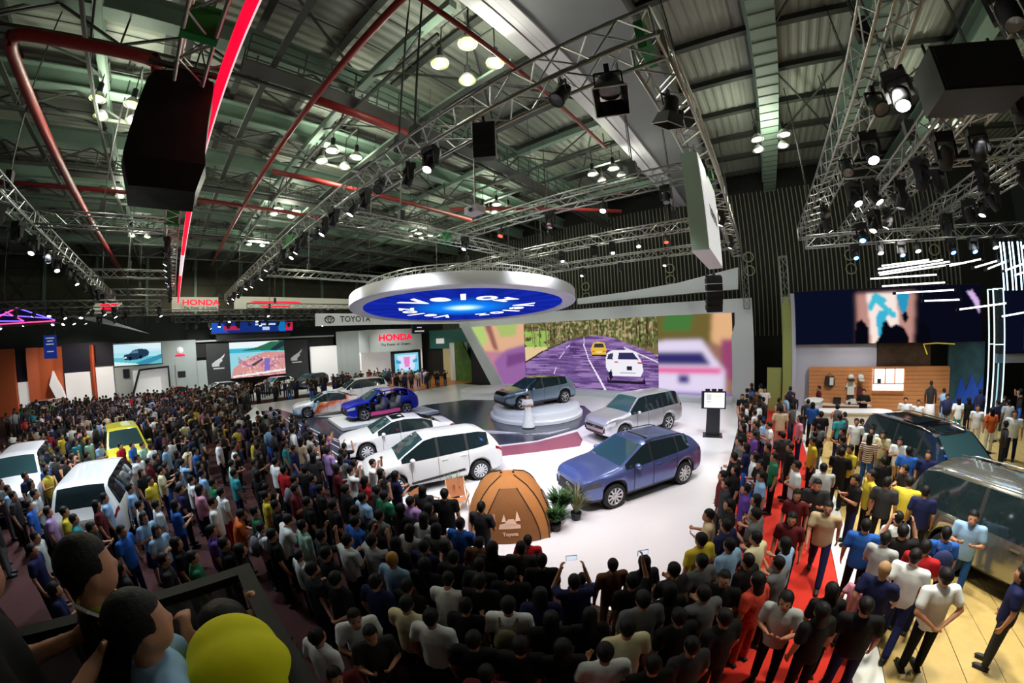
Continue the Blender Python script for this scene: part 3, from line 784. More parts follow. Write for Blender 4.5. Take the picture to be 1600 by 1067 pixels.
# flown cluster wrapped in a black cover
t = thing('covered_speaker', 'huge loudspeaker cluster wrapped in a black cover beside the red fascia', 'loudspeaker', (-6.5, -0.3, 9.3))
b = MB(); b.smooth = True
prof = [(-0.10, 0.78, 0.75), (-0.35, 0.86, 0.82), (-0.9, 0.92, 0.90), (-1.5, 0.95, 0.95), (-1.75, 0.94, 0.93), (-2.08, 0.80, 0.55)]
ring = [(-0.5, -0.62), (0.02, -0.64), (0.5, -0.6), (0.52, 0.0), (0.5, 0.6), (0.0, 0.66), (-0.5, 0.62), (-0.54, 0.0)]
vs = []; fs = []
r3 = random.Random(2)
for j, (z_, sx, sy) in enumerate(prof):
    for i, (px, py) in enumerate(ring):
        w = r3.uniform(0.95, 1.05)
        vs.append((px * sy * w + (0.06 * j if j < 5 else 0.12), py * sx * w, z_ + (0.10 if (i % 2 and j == 0) else 0) - (0.35 if (j >= 4 and px < -0.3) else 0) * (0 if j == 4 else 0.35)))
nR = len(ring)
for j in range(len(prof) - 1):
    for i in range(nR):
        fs.append((j * nR + i, (j + 1) * nR + i, (j + 1) * nR + (i + 1) % nR, j * nR + (i + 1) % nR))
fs.append(tuple(range(nR))); fs.append(tuple((len(prof) - 1) * nR + i for i in range(nR))[::-1])
b.add(vs, fs); b.build('cover', M_cover, t, fix=True, sharp=35)
b = MB(); b.bar((-0.35, -0.6, 0.05), (-0.35, 0.6, 0.05), 0.08); b.bar((0.35, -0.6, 0.05), (0.35, 0.6, 0.05), 0.08); b.bar((-0.35, 0, 0.06), (0.35, 0, 0.06), 0.08); b.build('flying_frame', M_darksteel, t)
b = MB()
for y_ in (-0.45, 0.45): b.tube([(0, y_, 0.05), (0, 0.1, 0.9)], 0.015, 5)
b.tube([(0, 0.1, 0.9), (0, 0.1, 5.8)], 0.02, 5)
b.build('sling', M_chain, t)
b = MB(); b.bar((0.2, 0.1, 0.1), (0.55, 0.55, 0.15), 0.03); b.build('pale_strut', M_steel, t)
# black box speaker at the upper right
t = thing('flown_subwoofer', 'large black boxy loudspeaker flown in the upper right corner', 'loudspeaker', (4.2, 6.55, 8.7))
b = MB(); b.box(-0.75, 0.75, -0.45, 0.45, -0.45, 0.35); b.build('cabinet', M_cab, t)
b = MB(); b.box(-0.7, 0.7, -0.47, -0.452, -0.4, 0.3); b.build('grille', M_black, t)
for x_ in (-0.6, 0.6):
    b = MB(); b.bar((x_, 0, 0.35), (x_, 0, 0.7), 0.04); b.build('bracket', M_black, t)

# ================================================================== white box sign on the right-hand truss
t = thing('box_sign', 'tall white box sign hanging from the right-hand truss', 'sign', (-1.07, 9.2, 6.5))
M_sign_g = mat('pale_green_sign_side', lin(168, 196, 178), 0.6, grain=0.03)
M_sign_w = mat('white_sign_face', lin(240, 242, 242), 0.4, emit=(1, 1, 1), strength=0.55, grain=0)
b = MB(); b.box(-0.19, 0.18, -1.4, 1.4, 0, 2.24); b.build('box', M_sign_g, t)
b = MB(); b.box(0.181, 0.2, -1.36, 1.38, 0.03, 2.2); b.build('lit_face', M_sign_w, t)
b = MB(); b.box(-0.19, 0.2, -1.4, 1.4, -0.02, -0.001); b.build('bottom_panel', M_white, t)
M_signtext = mat('dark_letter', (0.02, 0.02, 0.025), 0.5, grain=0)
text_obj('lettering', 'TOYOTA', 0.34, M_signtext, t, (0.203, 0.15, 1.1), (R(90), 0, R(90)), 0.004, 0.008)
for yy in (-1.1, 1.1):
    b = MB(); b.tube([(0.1, yy, 2.24), (0.1, yy, 2.55)], 0.015, 5); b.build('hanger', M_steel, t)

# ================================================================== long red fascia of the stand behind on the left
M_redlit = mat('lit_red_fascia', lin(235, 10, 50), 0.5, emit=lin(255, 0, 55), strength=0.9, grain=0)
M_whitelit = mat('lit_white_fascia', lin(240, 225, 235), 0.5, emit=(1, 0.85, 0.9), strength=0.7, grain=0)
t = thing('red_fascia', 'long glowing red fascia running overhead towards the far left stand', 'banner', (0, 0, 0))
b = MB(); b.box(-18.6, -2.5, 0.22, 0.36, 9.0, 9.3); b.build('red_panel', M_redlit, t)
b = MB(); b.box(-24.0, -18.6, 0.22, 0.36, 9.0, 9.3); b.build('white_panel', M_whitelit, t)
b = MB(); b.box(-38.5, -24.0, 0.22, 0.36, 9.0, 9.3); b.build('red_panel', M_redlit, t)
b = MB(); b.box(-38.5, -2.5, 0.37, 0.385, 8.98, 9.32); b.build('edge_strip', M_whitelit, t)
M_tagg = mat('green_tape', lin(20, 120, 50), 0.6, grain=0.1)
for i, (x, y) in enumerate(((-4.9, -0.2), (-13.9, -0.2), (-0.95, 4.75), (-11.6, 10.1), (-15.6, 4.6), (-0.95, 11.0))):
    b = MB(); b.box(x - 0.07, x + 0.07, y - 0.26, y + 0.26, 8.97, 9.53)
    tag(b.build('green_sling', M_tagg), 'green round sling wrapped on the truss ' + ('above the black covered loudspeaker', 'where the red fascia turns pale', 'at the corner over the flood light', 'behind the round disc', 'half way along the long truss', 'above the white box sign')[i], 'sling')

# ================================================================== round disc above the stage
DC = Vector((-12.3, 11.7, 6.15)); DR = 5.35
az = math.atan2(DC.x, DC.y)
tilt_axis = Vector((math.cos(az), -math.sin(az), 0))        # horizontal, across the view of the stage front
disc = thing('ceiling_disc', 'huge round white disc with a blue screen underneath hanging over the stage', 'ceiling disc', DC)
Md = Matrix.Rotation(R(4.4), 4, tilt_axis)
# sign: the far edge hangs lower
fwd = Vector((math.sin(az), math.cos(az), 0))
if (Md @ fwd).z > 0: Md = Matrix.Rotation(R(-4.4), 4, tilt_axis)
disc.rotation_euler = Md.to_euler()
M_disc = mat('white_disc_shell', lin(222, 224, 232), 0.35, grain=0.02, scale=1)
b = MB(); b.smooth = True
b.lathe([(0.0, 0.52), (DR - 0.3, 0.52), (DR - 0.02, 0.50), (DR, 0.46), (DR, 0.04), (DR - 0.04, 0.0)], 96)
b.build('rim', M_disc, disc, fix=True, sharp=30)
b = MB(); b.smooth = True; b.lathe([(DR - 0.04, 0.0), (DR - 0.55, 0.0), (DR - 0.62, 0.05), (DR - 0.62, 0.12)], 96); b.build('soffit_ring', M_disc, disc, fix=True, sharp=30)
pw = 150
pic = Pic(pw, pw)
rr = np.hypot(pic.x - 0.5, pic.y - 0.5) * 2
ang = np.arctan2(pic.y - 0.5, pic.x - 0.5)
streak = 0.5 + 0.5 * np.sin(ang * 46 + 5 * np.sin(ang * 7))
g = np.clip(1 - rr / 0.62, 0, 1)
pic.a = (np.array([0.004, 0.012, 0.22]) * (1 + 0.7 * streak[..., None] * np.clip(rr[..., None], 0, 1)) + np.array([0.0, 0.35, 1.1]) * (g[..., None] ** 1.3) + np.array([0.9, 1.0, 0.9]) * (np.clip(1 - rr / 0.22, 0, 1)[..., None] ** 1.2))
DS = DR - 0.62
M_dscreen = screen_mat('disc_display', 1.25)
vs = [(0, 0, 0.06)]; fs = []; cols = []
NR, NA = 26, 96
for i in range(1, NR + 1):
    for j in range(NA):
        a = 2 * math.pi * j / NA; vs.append((DS * i / NR * math.cos(a), DS * i / NR * math.sin(a), 0.06))
for j in range(NA): fs.append((0, 1 + (j + 1) % NA, 1 + j))
for i in range(NR - 1):
    for j in range(NA):
        fs.append((1 + i * NA + j, 1 + i * NA + (j + 1) % NA, 1 + (i + 1) * NA + (j + 1) % NA, 1 + (i + 1) * NA + j))
me = bpy.data.meshes.new('blue_screen'); me.from_pydata(vs, [], fs); me.materials.append(M_dscreen)
at = me.color_attributes.new('picture', 'FLOAT_COLOR', 'POINT')
cc = np.ones((len(vs), 4), np.float32)
for q, v in enumerate(vs):
    u_ = int(np.clip((v[0] / DS * 0.5 + 0.5) * pw, 0, pw - 1)); w_ = int(np.clip((v[1] / DS * 0.5 + 0.5) * pw, 0, pw - 1)); cc[q, :3] = pic.a[w_, u_]
at.data.foreach_set('color', cc.ravel())
obj('blue_screen', me, disc)
M_letter = mat('lit_white_letter', (1, 1, 1), 0.4, emit=(1, 1, 1), strength=1.0, grain=0)
near_ang = math.atan2(-DC.y, -DC.x)
# seen from below, clockwise runs with rising angle; letter tops point outwards
for rep in range(3):
    a0 = near_ang + rep * 2 * math.pi / 3
    for i, ch in enumerate('Veloz'):
        a = a0 + (2 - i) * -(0.37 if rep == 0 else 0.33)
        rad = DS * 0.60
        up = Vector((math.cos(a), math.sin(a), 0)); nrm = Vector((0, 0, -1)); right = up.cross(nrm)
        mtx = Matrix((right, up, nrm)).transposed().to_4x4()
        o = text_obj('letter', ch, 1.75 if rep == 0 else 1.45, M_letter, disc, up * rad + Vector((0, 0, 0.045)), mtx.to_euler(), 0.01, 0.03)
# round truss on top of the disc
b = MB()
for rr_, z_ in ((DR - 0.7, 0.6), (DR - 0.7, 0.95), (DR - 1.1, 0.6), (DR - 1.1, 0.95)):
    b.tube([(rr_ * math.cos(2 * math.pi * j / 48), rr_ * math.sin(2 * math.pi * j / 48), z_) for j in range(49)], 0.025, 5)
for j in range(72):
    a, a2 = 2 * math.pi * j / 72, 2 * math.pi * (j + 1) / 72
    for rr_ in (DR - 0.7, DR - 1.1):
        b.bar((rr_ * math.cos(a), rr_ * math.sin(a), 0.6), (rr_ * math.cos(a2), rr_ * math.sin(a2), 0.95), 0.02); b.bar((rr_ * math.cos(a), rr_ * math.sin(a), 0.6), (rr_ * math.cos(a), rr_ * math.sin(a), 0.95), 0.02)
b.build('round_truss', M_steel, disc)
b = MB()
for j in range(6):
    a = j * math.pi / 3; b.tube([((DR - 0.9) * math.cos(a), (DR - 0.9) * math.sin(a), 0.95), ((DR - 0.9) * math.cos(a), (DR - 0.9) * math.sin(a), 9.2)], 0.012, 4)
b.build('hanging_wires', M_chain, disc)
# ================================================================== screen wall behind the stage
M_frame = mat('pale_set_panel', lin(205, 212, 220), 0.5, grain=0.02)
M_led = screen_mat('led_wall_display', 1.0)
def ledP(x0, x1, z0, z1, y, slant=0.0):
    return lambda u, v: (x0 + (x1 - x0) * u + slant * (v) * (1 - u), y, z1 + (z0 - z1) * v)
def L3(*c): return np.array(lin(*c))

# middle picture: a road with a yellow and a white car driving away
W_, H_ = 230, 108
p = Pic(W_, H_, L3(214, 196, 150)); asp = W_ / H_
n1, n2, n3 = p.noise(16, 40, 1), p.noise(40, 90, 2), p.noise(10, 120, 3)
p.put((p.y < 0.5).astype(float), L3(120, 110, 70)); p.put((n1 > 0.5) & (p.y < 0.36), L3(96, 112, 58), 0.8); p.put((n2 > 0.6) & (p.y < 0.4), L3(58, 60, 40), 0.75); p.put((n2 < 0.3) & (p.y < 0.3), L3(206, 192, 146), 0.7); p.blur(1)
p.put((p.x < 0.22) & (p.y > 0.13) & (p.y < 0.38) & (n1 > 0.35), L3(150, 190, 90)); p.put((p.x < 0.2) & (p.y > 0.38), L3(226, 200, 150))
rs = np.random.RandomState(4)
for _ in range(60):
    x = rs.rand(); 
    if 0.44 < x < 0.52: continue
    w = rs.uniform(0.002, 0.006); y1 = rs.uniform(0.3, 0.42)
    p.line((x, rs.uniform(-0.05, 0.1)), (x + rs.uniform(-0.015, 0.015), y1), w, L3(*[(52, 40, 30), (90, 72, 50), (170, 150, 110)][rs.randint(3)]), 1, asp)
p.poly([(0.0, 1.0), (0.0, 0.62), (0.16, 0.45), (0.34, 0.31), (0.48, 0.24), (0.60, 0.23), (0.70, 0.26), (0.80, 0.34), (0.95, 0.46), (1.0, 0.52), (1.0, 1.0)], L3(122, 92, 150))
m = p.y > 0.23 + 0.0 * p.x
road = np.abs(p.a - L3(122, 92, 150)).sum(2) < 1e-6
st = p.noise(70, 12, 9)
p.put(road & (st > 0.55), L3(154, 122, 178)); p.put(road & (st < 0.32), L3(84, 60, 112)); p.put(road & (p.noise(8, 8, 11) > 0.62), L3(98, 72, 132), 0.6)
p.line((0.0, 0.63), (0.16, 0.455), 0.012, L3(60, 46, 46), 1, asp); p.line((0.16, 0.455), (0.36, 0.30), 0.008, L3(60, 46, 46), 1, asp)
for a, q, t in (((0.50, 0.25), (0.495, 0.36), 0.005), ((0.495, 0.36), (0.53, 0.58), 0.008), ((0.53, 0.58), (0.585, 0.78), 0.011), ((0.585, 0.78), (0.645, 1.0), 0.014)):
    p.line(a, q, t, L3(244, 236, 250), 1, asp)
for a, q in (((0.34, 0.46), (0.30, 0.56)), ((0.27, 0.70), (0.25, 0.80)), ((0.36, 0.40), (0.385, 0.36))):
    p.line(a, q, 0.007, L3(220, 205, 235), 1, asp)
p.line((0.78, 0.40), (1.0, 0.60), 0.008, L3(230, 220, 240), 1, asp)
# yellow car
p.poly([(0.555, 0.51), (0.545, 0.42), (0.565, 0.33), (0.60, 0.315), (0.645, 0.33), (0.66, 0.42), (0.655, 0.51)], L3(228, 186, 70)); p.poly([(0.568, 0.40), (0.575, 0.345), (0.636, 0.345), (0.645, 0.40)], L3(60, 56, 60)); p.poly([(0.553, 0.52), (0.553, 0.50), (0.658, 0.50), (0.658, 0.525)], L3(36, 30, 44)); p.poly([(0.557, 0.44), (0.575, 0.44), (0.575, 0.465), (0.557, 0.465)], L3(250, 90, 50)); p.poly([(0.636, 0.44), (0.652, 0.44), (0.652, 0.465), (0.636, 0.465)], L3(250, 90, 50)); p.poly([(0.585, 0.45), (0.625, 0.45), (0.625, 0.475), (0.585, 0.475)], L3(250, 226, 150))
# white car
p.poly([(0.66, 0.80), (0.67, 0.86), (0.90, 0.86), (0.91, 0.80), (0.92, 0.90), (0.66, 0.90)], L3(34, 26, 44))
p.poly([(0.655, 0.70), (0.65, 0.56), (0.665, 0.47), (0.70, 0.435), (0.80, 0.43), (0.86, 0.46), (0.895, 0.60), (0.905, 0.72), (0.885, 0.80), (0.70, 0.80)], L3(240, 238, 246)); p.poly([(0.735, 0.56), (0.745, 0.475), (0.84, 0.475), (0.875, 0.57)], L3(52, 48, 92)); p.poly([(0.66, 0.56), (0.672, 0.49), (0.705, 0.475), (0.70, 0.57)], L3(60, 58, 90))
p.poly([(0.795, 0.66), (0.83, 0.66), (0.83, 0.71), (0.795, 0.71)], L3(40, 40, 52)); p.poly([(0.715, 0.59), (0.74, 0.60), (0.74, 0.615), (0.715, 0.61)], L3(220, 40, 80)); p.poly([(0.865, 0.60), (0.895, 0.60), (0.895, 0.62), (0.865, 0.615)], L3(220, 40, 80)); p.poly([(0.67, 0.76), (0.69, 0.70), (0.70, 0.82), (0.68, 0.86)], L3(30, 26, 40)); p.poly([(0.745, 0.74), (0.86, 0.74), (0.85, 0.76), (0.755, 0.76)], L3(190, 186, 205))
wallset = thing('led_wall', 'wide three-part video wall showing cars on a forest road behind the stage', 'video wall', (0, 0, 0))
o = p.screen('road_screen', ledP(-17.45, -6.38, 0.5, 5.62, 23.42), M_led, wallset)
# blurred picture on the right
q = Pic(80, 90, L3(150, 110, 90))
q.put((q.y < 0.35).astype(float), L3(110, 96, 50)); q.poly([(0.1, 0.0), (0.5, 0.0), (0.45, 0.2), (0.05, 0.18)], L3(70, 120, 60)); q.poly([(0.75, 0.0), (1.0, 0.0), (1.0, 0.45), (0.72, 0.32)], L3(226, 176, 130)); q.poly([(0.85, 0.3), (1, 0.3), (1, 0.8), (0.85, 0.7)], L3(150, 70, 110))
q.poly([(-0.1, 0.95), (-0.1, 0.34), (0.1, 0.30), (0.6, 0.30), (0.75, 0.5), (0.9, 0.66), (0.9, 0.95)], L3(226, 214, 240)); q.poly([(-0.1, 0.44), (0.6, 0.44), (0.72, 0.60), (-0.1, 0.60)], L3(50, 44, 110)); q.poly([(-0.1, 0.63), (0.85, 0.63), (0.85, 0.70), (-0.1, 0.70)], L3(230, 80, 150)); q.poly([(0.28, 0.72), (0.42, 0.72), (0.42, 0.82), (0.28, 0.82)], L3(60, 50, 130)); q.poly([(0, 0.93), (1, 0.93), (1, 1), (0, 1)], L3(120, 90, 190))
q.blur(14)
q.screen('blurred_screen', ledP(-6.36, -1.55, 0.25, 5.62, 23.40), M_led, wallset)
q = Pic(80, 90, L3(190, 130, 150))
q.put((q.y < 0.45).astype(float), L3(224, 176, 140)); q.poly([(0.0, 0.0), (0.28, 0.0), (0.25, 0.3), (0, 0.35)], L3(180, 206, 120)); q.poly([(0.30, 0.0), (0.42, 0.0), (0.42, 0.42), (0.32, 0.42)], L3(150, 96, 90)); q.poly([(0.5, 0.0), (0.9, 0.0), (0.85, 0.2), (0.55, 0.22)], L3(170, 190, 110)); q.poly([(0.2, 0.62), (0.6, 0.42), (1.0, 0.34), (1.0, 1), (0.2, 1)], L3(150, 100, 160)); q.poly([(0.6, 0.5), (1, 0.45), (1, 0.6), (0.5, 0.7)], L3(120, 70, 130))
q.blur(10)
q.screen('blurred_screen', ledP(-23.9, -17.47, 0.25, 5.75, 23.40, 3.3), M_led, wallset)
b = MB(); b.box(-25.2, -0.3, 23.3, 23.55, 5.62, 6.45); b.build('top_beam', M_frame, wallset)
b = MB(); b.prism([(-1.55, 0.15), (-0.22, 0.15), (-0.3, 6.44), (-1.35, 6.44), (-1.38, 4.9), (-1.6, 4.2)], 23.25, 23.6, 'xz'); b.build('side_pier', M_frame, wallset, fix=True)
b = MB(); b.prism([(-25.2, 6.1), (-24.0, 6.1), (-19.7, 0.2), (-21.2, 0.2)], 23.2, 23.6, 'xz'); b.build('slanted_leg', M_frame, wallset, fix=True)
b = MB(); b.box(-24, -0.3, 23.5, 23.7, 0.15, 5.7); b.build('back_panel', M_black, wallset)
b = MB(); b.prism([(-19.5, 0.15), (-1.5, 0.15), (-1.5, 0.5), (-19.5, 0.5)], 22.4, 23.38, 'xz'); b.build('plinth', M_frame, wallset, fix=True)
b = MB(); b.prism([(-12.5, 6.85), (-1.1, 7.05), (-1.0, 8.4), (-4.9, 7.75), (-8.5, 7.45), (-12.5, 7.3)], 23.7, 24.2, 'xz')
tag(b.build('curved_blade', M_frame, None, fix=True), 'white swooping blade panel above the video wall', 'panel')
fas = thing('overhead_fascia', 'white overhead fascia with dark lettering left of the round disc', 'sign', (0, 0, 0))
b = MB(); b.box(-25.3, -25.0, 9.2, 23.3, 6.02, 6.9); b.build('panel', M_white, fas)
text_obj('lettering', 'TOYOTA', 0.62, M_signtext, fas, (-24.985, 12.3, 6.46), (R(90), 0, R(90)), 0.004, 0.008)
b = MB(); b.smooth = True
b.lathe([(0.30, 0.0), (0.30, 0.012), (0.24, 0.012), (0.24, 0.0)], 24, 'x')
em = b.build('emblem', M_signtext, fas, fix=True); em.location = (-24.99, 10.2, 6.46); em.scale = (1, 1.35, 0.95)
b = MB(); b.smooth = True
b.lathe([(0.13, 0.0), (0.13, 0.012), (0.09, 0.012), (0.09, 0.0)], 20, 'x')
e2 = b.build('inner_oval', M_signtext, em, fix=True); e2.scale = (1, 0.9, 1.9)
b = MB(); b.smooth = True; b.lathe([(0.13, 0.0), (0.13, 0.012), (0.09, 0.012), (0.09, 0.0)], 20, 'x')
e3 = b.build('inner_oval', M_signtext, em, fix=True); e3.scale = (1, 1.9, 0.9); e3.location = (0, 0, 0.12)

# ------------------------------------------------------------------ podium and kiosk on the stage
M_pod = mat('podium_white', lin(225, 228, 236), 0.3, grain=0.02)
pod = thing('round_podium', 'round white two-step podium under the grey and black car', 'podium', (-11.5, 16.3, 0.15))
b = MB(); b.smooth = True; b.lathe([(0, 0.6), (2.4, 0.6), (2.47, 0.57), (2.5, 0.5), (2.5, 0.22)], 72); b.build('upper_step', M_pod, pod, fix=True, sharp=35)
b = MB(); b.smooth = True; b.lathe([(2.4, 0.22), (2.62, 0.22), (2.66, 0.18), (2.66, 0.02), (2.4, 0.02)], 72); b.build('lower_step', M_pod, pod, fix=True, sharp=35)
t = thing('white_step', 'low rounded white step at the foot of the slanted leg', 'podium', (-19.6, 20.6, 0.15))
b = MB(); b.smooth = True; b.lathe([(0, 0.3), (1.9, 0.3), (2.0, 0.24), (2.0, 0.0)], 40); b.build('step', M_pod, t, fix=True, sharp=35)
kio = thing('info_kiosk', 'black information stand with a lit white screen at the right edge of the stage', 'kiosk', (-1.85, 15.9, 0.15), R(8))
M_dk = mat('dark_grey_laminate', lin(34, 34, 42), 0.4, grain=0.05)
b = MB(); b.prism([(-0.3, 0), (0.3, 0), (0.28, 1.25), (-0.28, 1.25)], -0.18, 0.18, 'xz'); b.build('pedestal', M_dk, kio, fix=True)
b = MB(); b.box(-0.42, 0.42, -0.42, 0.3, 0, 0.03); b.build('base_plate', M_dk, kio)
b = MB(); b.box(-0.52, 0.52, -0.16, -0.06, 1.2, 1.95); b.build('screen_case', M_dk, kio)
kp = Pic(40, 28, (1, 1, 0.98)); kp.poly([(0.1, 0.12), (0.36, 0.12), (0.36, 0.5), (0.1, 0.5)], L3(214, 214, 216)); kp.poly([(0.12, 0.58), (0.34, 0.58), (0.34, 0.66), (0.12, 0.66)], L3(190, 195, 205)); kp.poly([(0.5, 0.2), (0.85, 0.2), (0.85, 0.3), (0.5, 0.3)], L3(236, 236, 200))
kp.screen('lit_screen', lambda u, v: (-0.4 + 0.86 * u, -0.165, 1.9 - 0.65 * v), screen_mat('kiosk_display', 1.1), kio)
for i in range(3):
    b = MB(); b.box(-0.36 + 0.27 * i, -0.16 + 0.27 * i, -0.15, -0.08, 1.95, 2.05); b.build('camera', M_black, kio)

# ================================================================== stands along the far left
M_greywall = mat('pale_grey_panel', lin(178, 190, 190), 0.6, grain=0.03)
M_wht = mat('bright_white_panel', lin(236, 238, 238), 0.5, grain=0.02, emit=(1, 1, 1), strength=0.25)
M_orange = mat('orange_panel', lin(206, 104, 62), 0.6, grain=0.08, scale=1)
M_navy = mat('navy_panel', lin(14, 18, 40), 0.5, grain=0.1)
M_charp = mat('charcoal_panel', lin(46, 50, 52), 0.6, grain=0.06)
FX_ = -42.0
def wallP(y0, y1, z0, z1, x):
    return lambda u, v: (x, y0 + (y1 - y0) * u, z1 + (z0 - z1) * v)
b = MB(); b.box(-49.9, -43.5, -24, 26.9, 5.7, 8.4); struct(b.build('wall_header', M_darkwall))
# stand with the black panels
st1 = thing('far_stand', 'far stand with charcoal panels, coast video screen and white header line', 'exhibition stand', (0, 0, 0))
b = MB(); b.box(-43.5, -42.1, -6.0, 1.95, 0, 5.72); b.build('grey_wall', M_greywall, st1)
b = MB(); b.box(-42.9, -42.0, 1.95, 2.9, 0, 3.6); b.build('grey_wall', M_greywall, st1)
for y0, y1 in ((2.95, 5.3), (11.45, 14.2)):
    b = MB(); b.box(-42.6, -42.05, y0, y1, 0, 5.25); b.build('charcoal_panel', M_charp, st1)
b = MB(); b.box(-42.9, -41.9, 1.95, 17.6, 5.45, 5.62); b.build('white_header_line', M_greywall, st1)
b = MB(); b.box(-42.8, -42.3, 2.0, 17.6, 3.9, 5.45); b.build('dark_upper_panel', M_black, st1)
M_wing = mat('silver_wing', lin(214, 216, 220), 0.4, grain=0.03)
def wing(y, z_, s, parent):
    o = thing('dummy', 'x', 'x') if False else None
    b = MB()
    b.prism([(y + 0.75 * s, z_ + 0.85 * s), (y + 0.25 * s, z_ + 0.42 * s), (y - 0.35 * s, z_ + 0.1 * s), (y - 0.75 * s, z_ - 0.2 * s), (y - 0.7 * s, z_ - 0.5 * s), (y + 0.05 * s, z_ - 0.5 * s), (y + 0.1 * s, z_ - 0.2 * s), (y + 0.45 * s, z_ + 0.1 * s), (y + 0.4 * s, z_ + 0.3 * s), (y + 0.62 * s, z_ + 0.5 * s)], -42.04, -42.0, 'yz')
    b.build('wing_emblem', M_wing, parent, fix=True)
    b = MB(); b.box(-42.04, -42.0, y - 0.6 * s, y + 0.6 * s, z_ - 0.78 * s, z_ - 0.64 * s); b.build('emblem_bar', M_wing, parent)
wing(4.15, 3.35, 0.95, st1); wing(12.8, 3.35, 0.95, st1)
c = Pic(96, 60, L3(150, 214, 226))
cn, cn2 = c.noise(12, 16, 5), c.noise(30, 40, 6)
c.put((c.y < 0.16).astype(float), L3(236, 246, 250)); c.put((c.y > 0.18) & (c.y < 0.3), L3(60, 180, 210)); c.poly([(0.5, 0.16), (0.75, 0.02), (1, 0.0), (1, 0.3), (0.6, 0.26), (0.2, 0.24)], L3(46, 110, 76)); c.poly([(0.72, 0.26), (0.95, 0.02), (1, 0.02), (1, 0.16), (0.84, 0.28)], L3(34, 50, 66))
c.poly([(0.0, 1.0), (0.05, 0.72), (0.3, 0.48), (0.5, 0.36), (0.66, 0.30), (1.0, 0.34), (1.0, 1.0)], L3(214, 150, 146)); c.put((cn > 0.6) & (c.y > 0.42) & (c.x > 0.15), L3(176, 112, 150), 0.8); c.put((cn2 > 0.66) & (c.y > 0.42) & (c.x > 0.2), L3(236, 186, 176)); c.poly([(0.62, 0.5), (0.72, 0.5), (0.7, 0.9), (0.6, 0.9)], L3(130, 110, 190)); c.poly([(0.36, 0.66), (0.56, 0.5), (0.6, 0.53), (0.42, 0.7)], L3(80, 64, 92)); c.poly([(0.03, 0.93), (1, 0.84), (1, 0.9), (0.03, 0.98)], L3(240, 240, 240))
c.screen('coast_screen', wallP(5.35, 11.4, 1.5, 5.25, -42.0), screen_mat('far_display', 1.0), st1)
# car screen on the grey wall
c = Pic(80, 40, L3(170, 226, 236)); cn = c.noise(10, 10, 8)
c.put((c.y < 0.4).astype(float), L3(196, 232, 244)); c.poly([(0.3, 0.0), (1, 0.0), (1, 0.3), (0.6, 0.22)], L3(220, 240, 246)); c.put((c.y > 0.62).astype(float), L3(96, 190, 206)); c.poly([(0.45, 0.9), (1, 0.55), (1, 0.75), (0.7, 1.0), (0.45, 1)], L3(60, 140, 170)); c.poly([(0, 0.8), (0.5, 0.95), (0.5, 1), (0, 1)], L3(214, 240, 240))
c.poly([(0.2, 0.62), (0.22, 0.5), (0.32, 0.46), (0.4, 0.3), (0.56, 0.24), (0.7, 0.3), (0.74, 0.42), (0.72, 0.58), (0.5, 0.74), (0.22, 0.74)], L3(34, 58, 84)); c.poly([(0.34, 0.45), (0.42, 0.33), (0.52, 0.32), (0.5, 0.46)], L3(90, 130, 150)); c.poly([(0.2, 0.62), (0.26, 0.6), (0.27, 0.66), (0.2, 0.68)], L3(220, 230, 240)); c.poly([(0.3, 0.62), (0.36, 0.58), (0.38, 0.74), (0.32, 0.78)], L3(14, 18, 24)); c.poly([(0.52, 0.62), (0.57, 0.54), (0.59, 0.68), (0.54, 0.74)], L3(14, 18, 24))
t = thing('car_screen', 'bright turquoise video screen with a dark blue car on the far grey wall', 'video screen', (0, 0, 0))
c.screen('picture', wallP(-5.95, -1.45, 3.62, 5.6, -42.0), screen_mat('turquoise_display', 1.0), t)
b = MB(); b.box(-42.09, -42.01, -6.0, -1.4, 3.57, 5.65); b.build('case', M_black, t)
b = MB(); b.smooth = True; b.lathe([(0, 0.0), (0.34, 0.0), (0.34, 0.05), (0, 0.05)], 20, 'x', (-42.08, 0.35, 4.75))
e = b.build('round_logo', M_wht, st1, fix=True)
b = MB(); b.box(-42.08, -42.02, -0.1, 0.8, 4.2, 4.36); b.build('red_word_bar', M_redlit, st1)
b = MB(); b.box(-42.08, -42.0, -0.2, 1.2, 0.6, 3.4); b.build('door_frame', M_greywall, st1)
b = MB(); b.box(-42.0, -41.94, 0.0, 0.75, 2.1, 2.7); b.build('monitor', M_black, st1)
b = MB(); b.prism([(-4.6, 0.6), (-4.4, 0.6), (-3.55, 3.05), (-0.95, 3.2), (-0.95, 1.0), (-0.8, 1.0), (-0.8, 3.35), (-3.65, 3.2)], -42.0, -41.2, 'yz'); b.build('black_portal', M_black, st1, fix=True)
b = MB(); b.box(-42.05, -42.0, -4.3, -0.95, 0.5, 3.1); b.build('lit_niche', M_wht, st1)
b = MB(); b.box(-42.0, -41.95, -5.2, -4.6, 2.5, 3.3); b.build('blue_monitor', M_navy, st1)
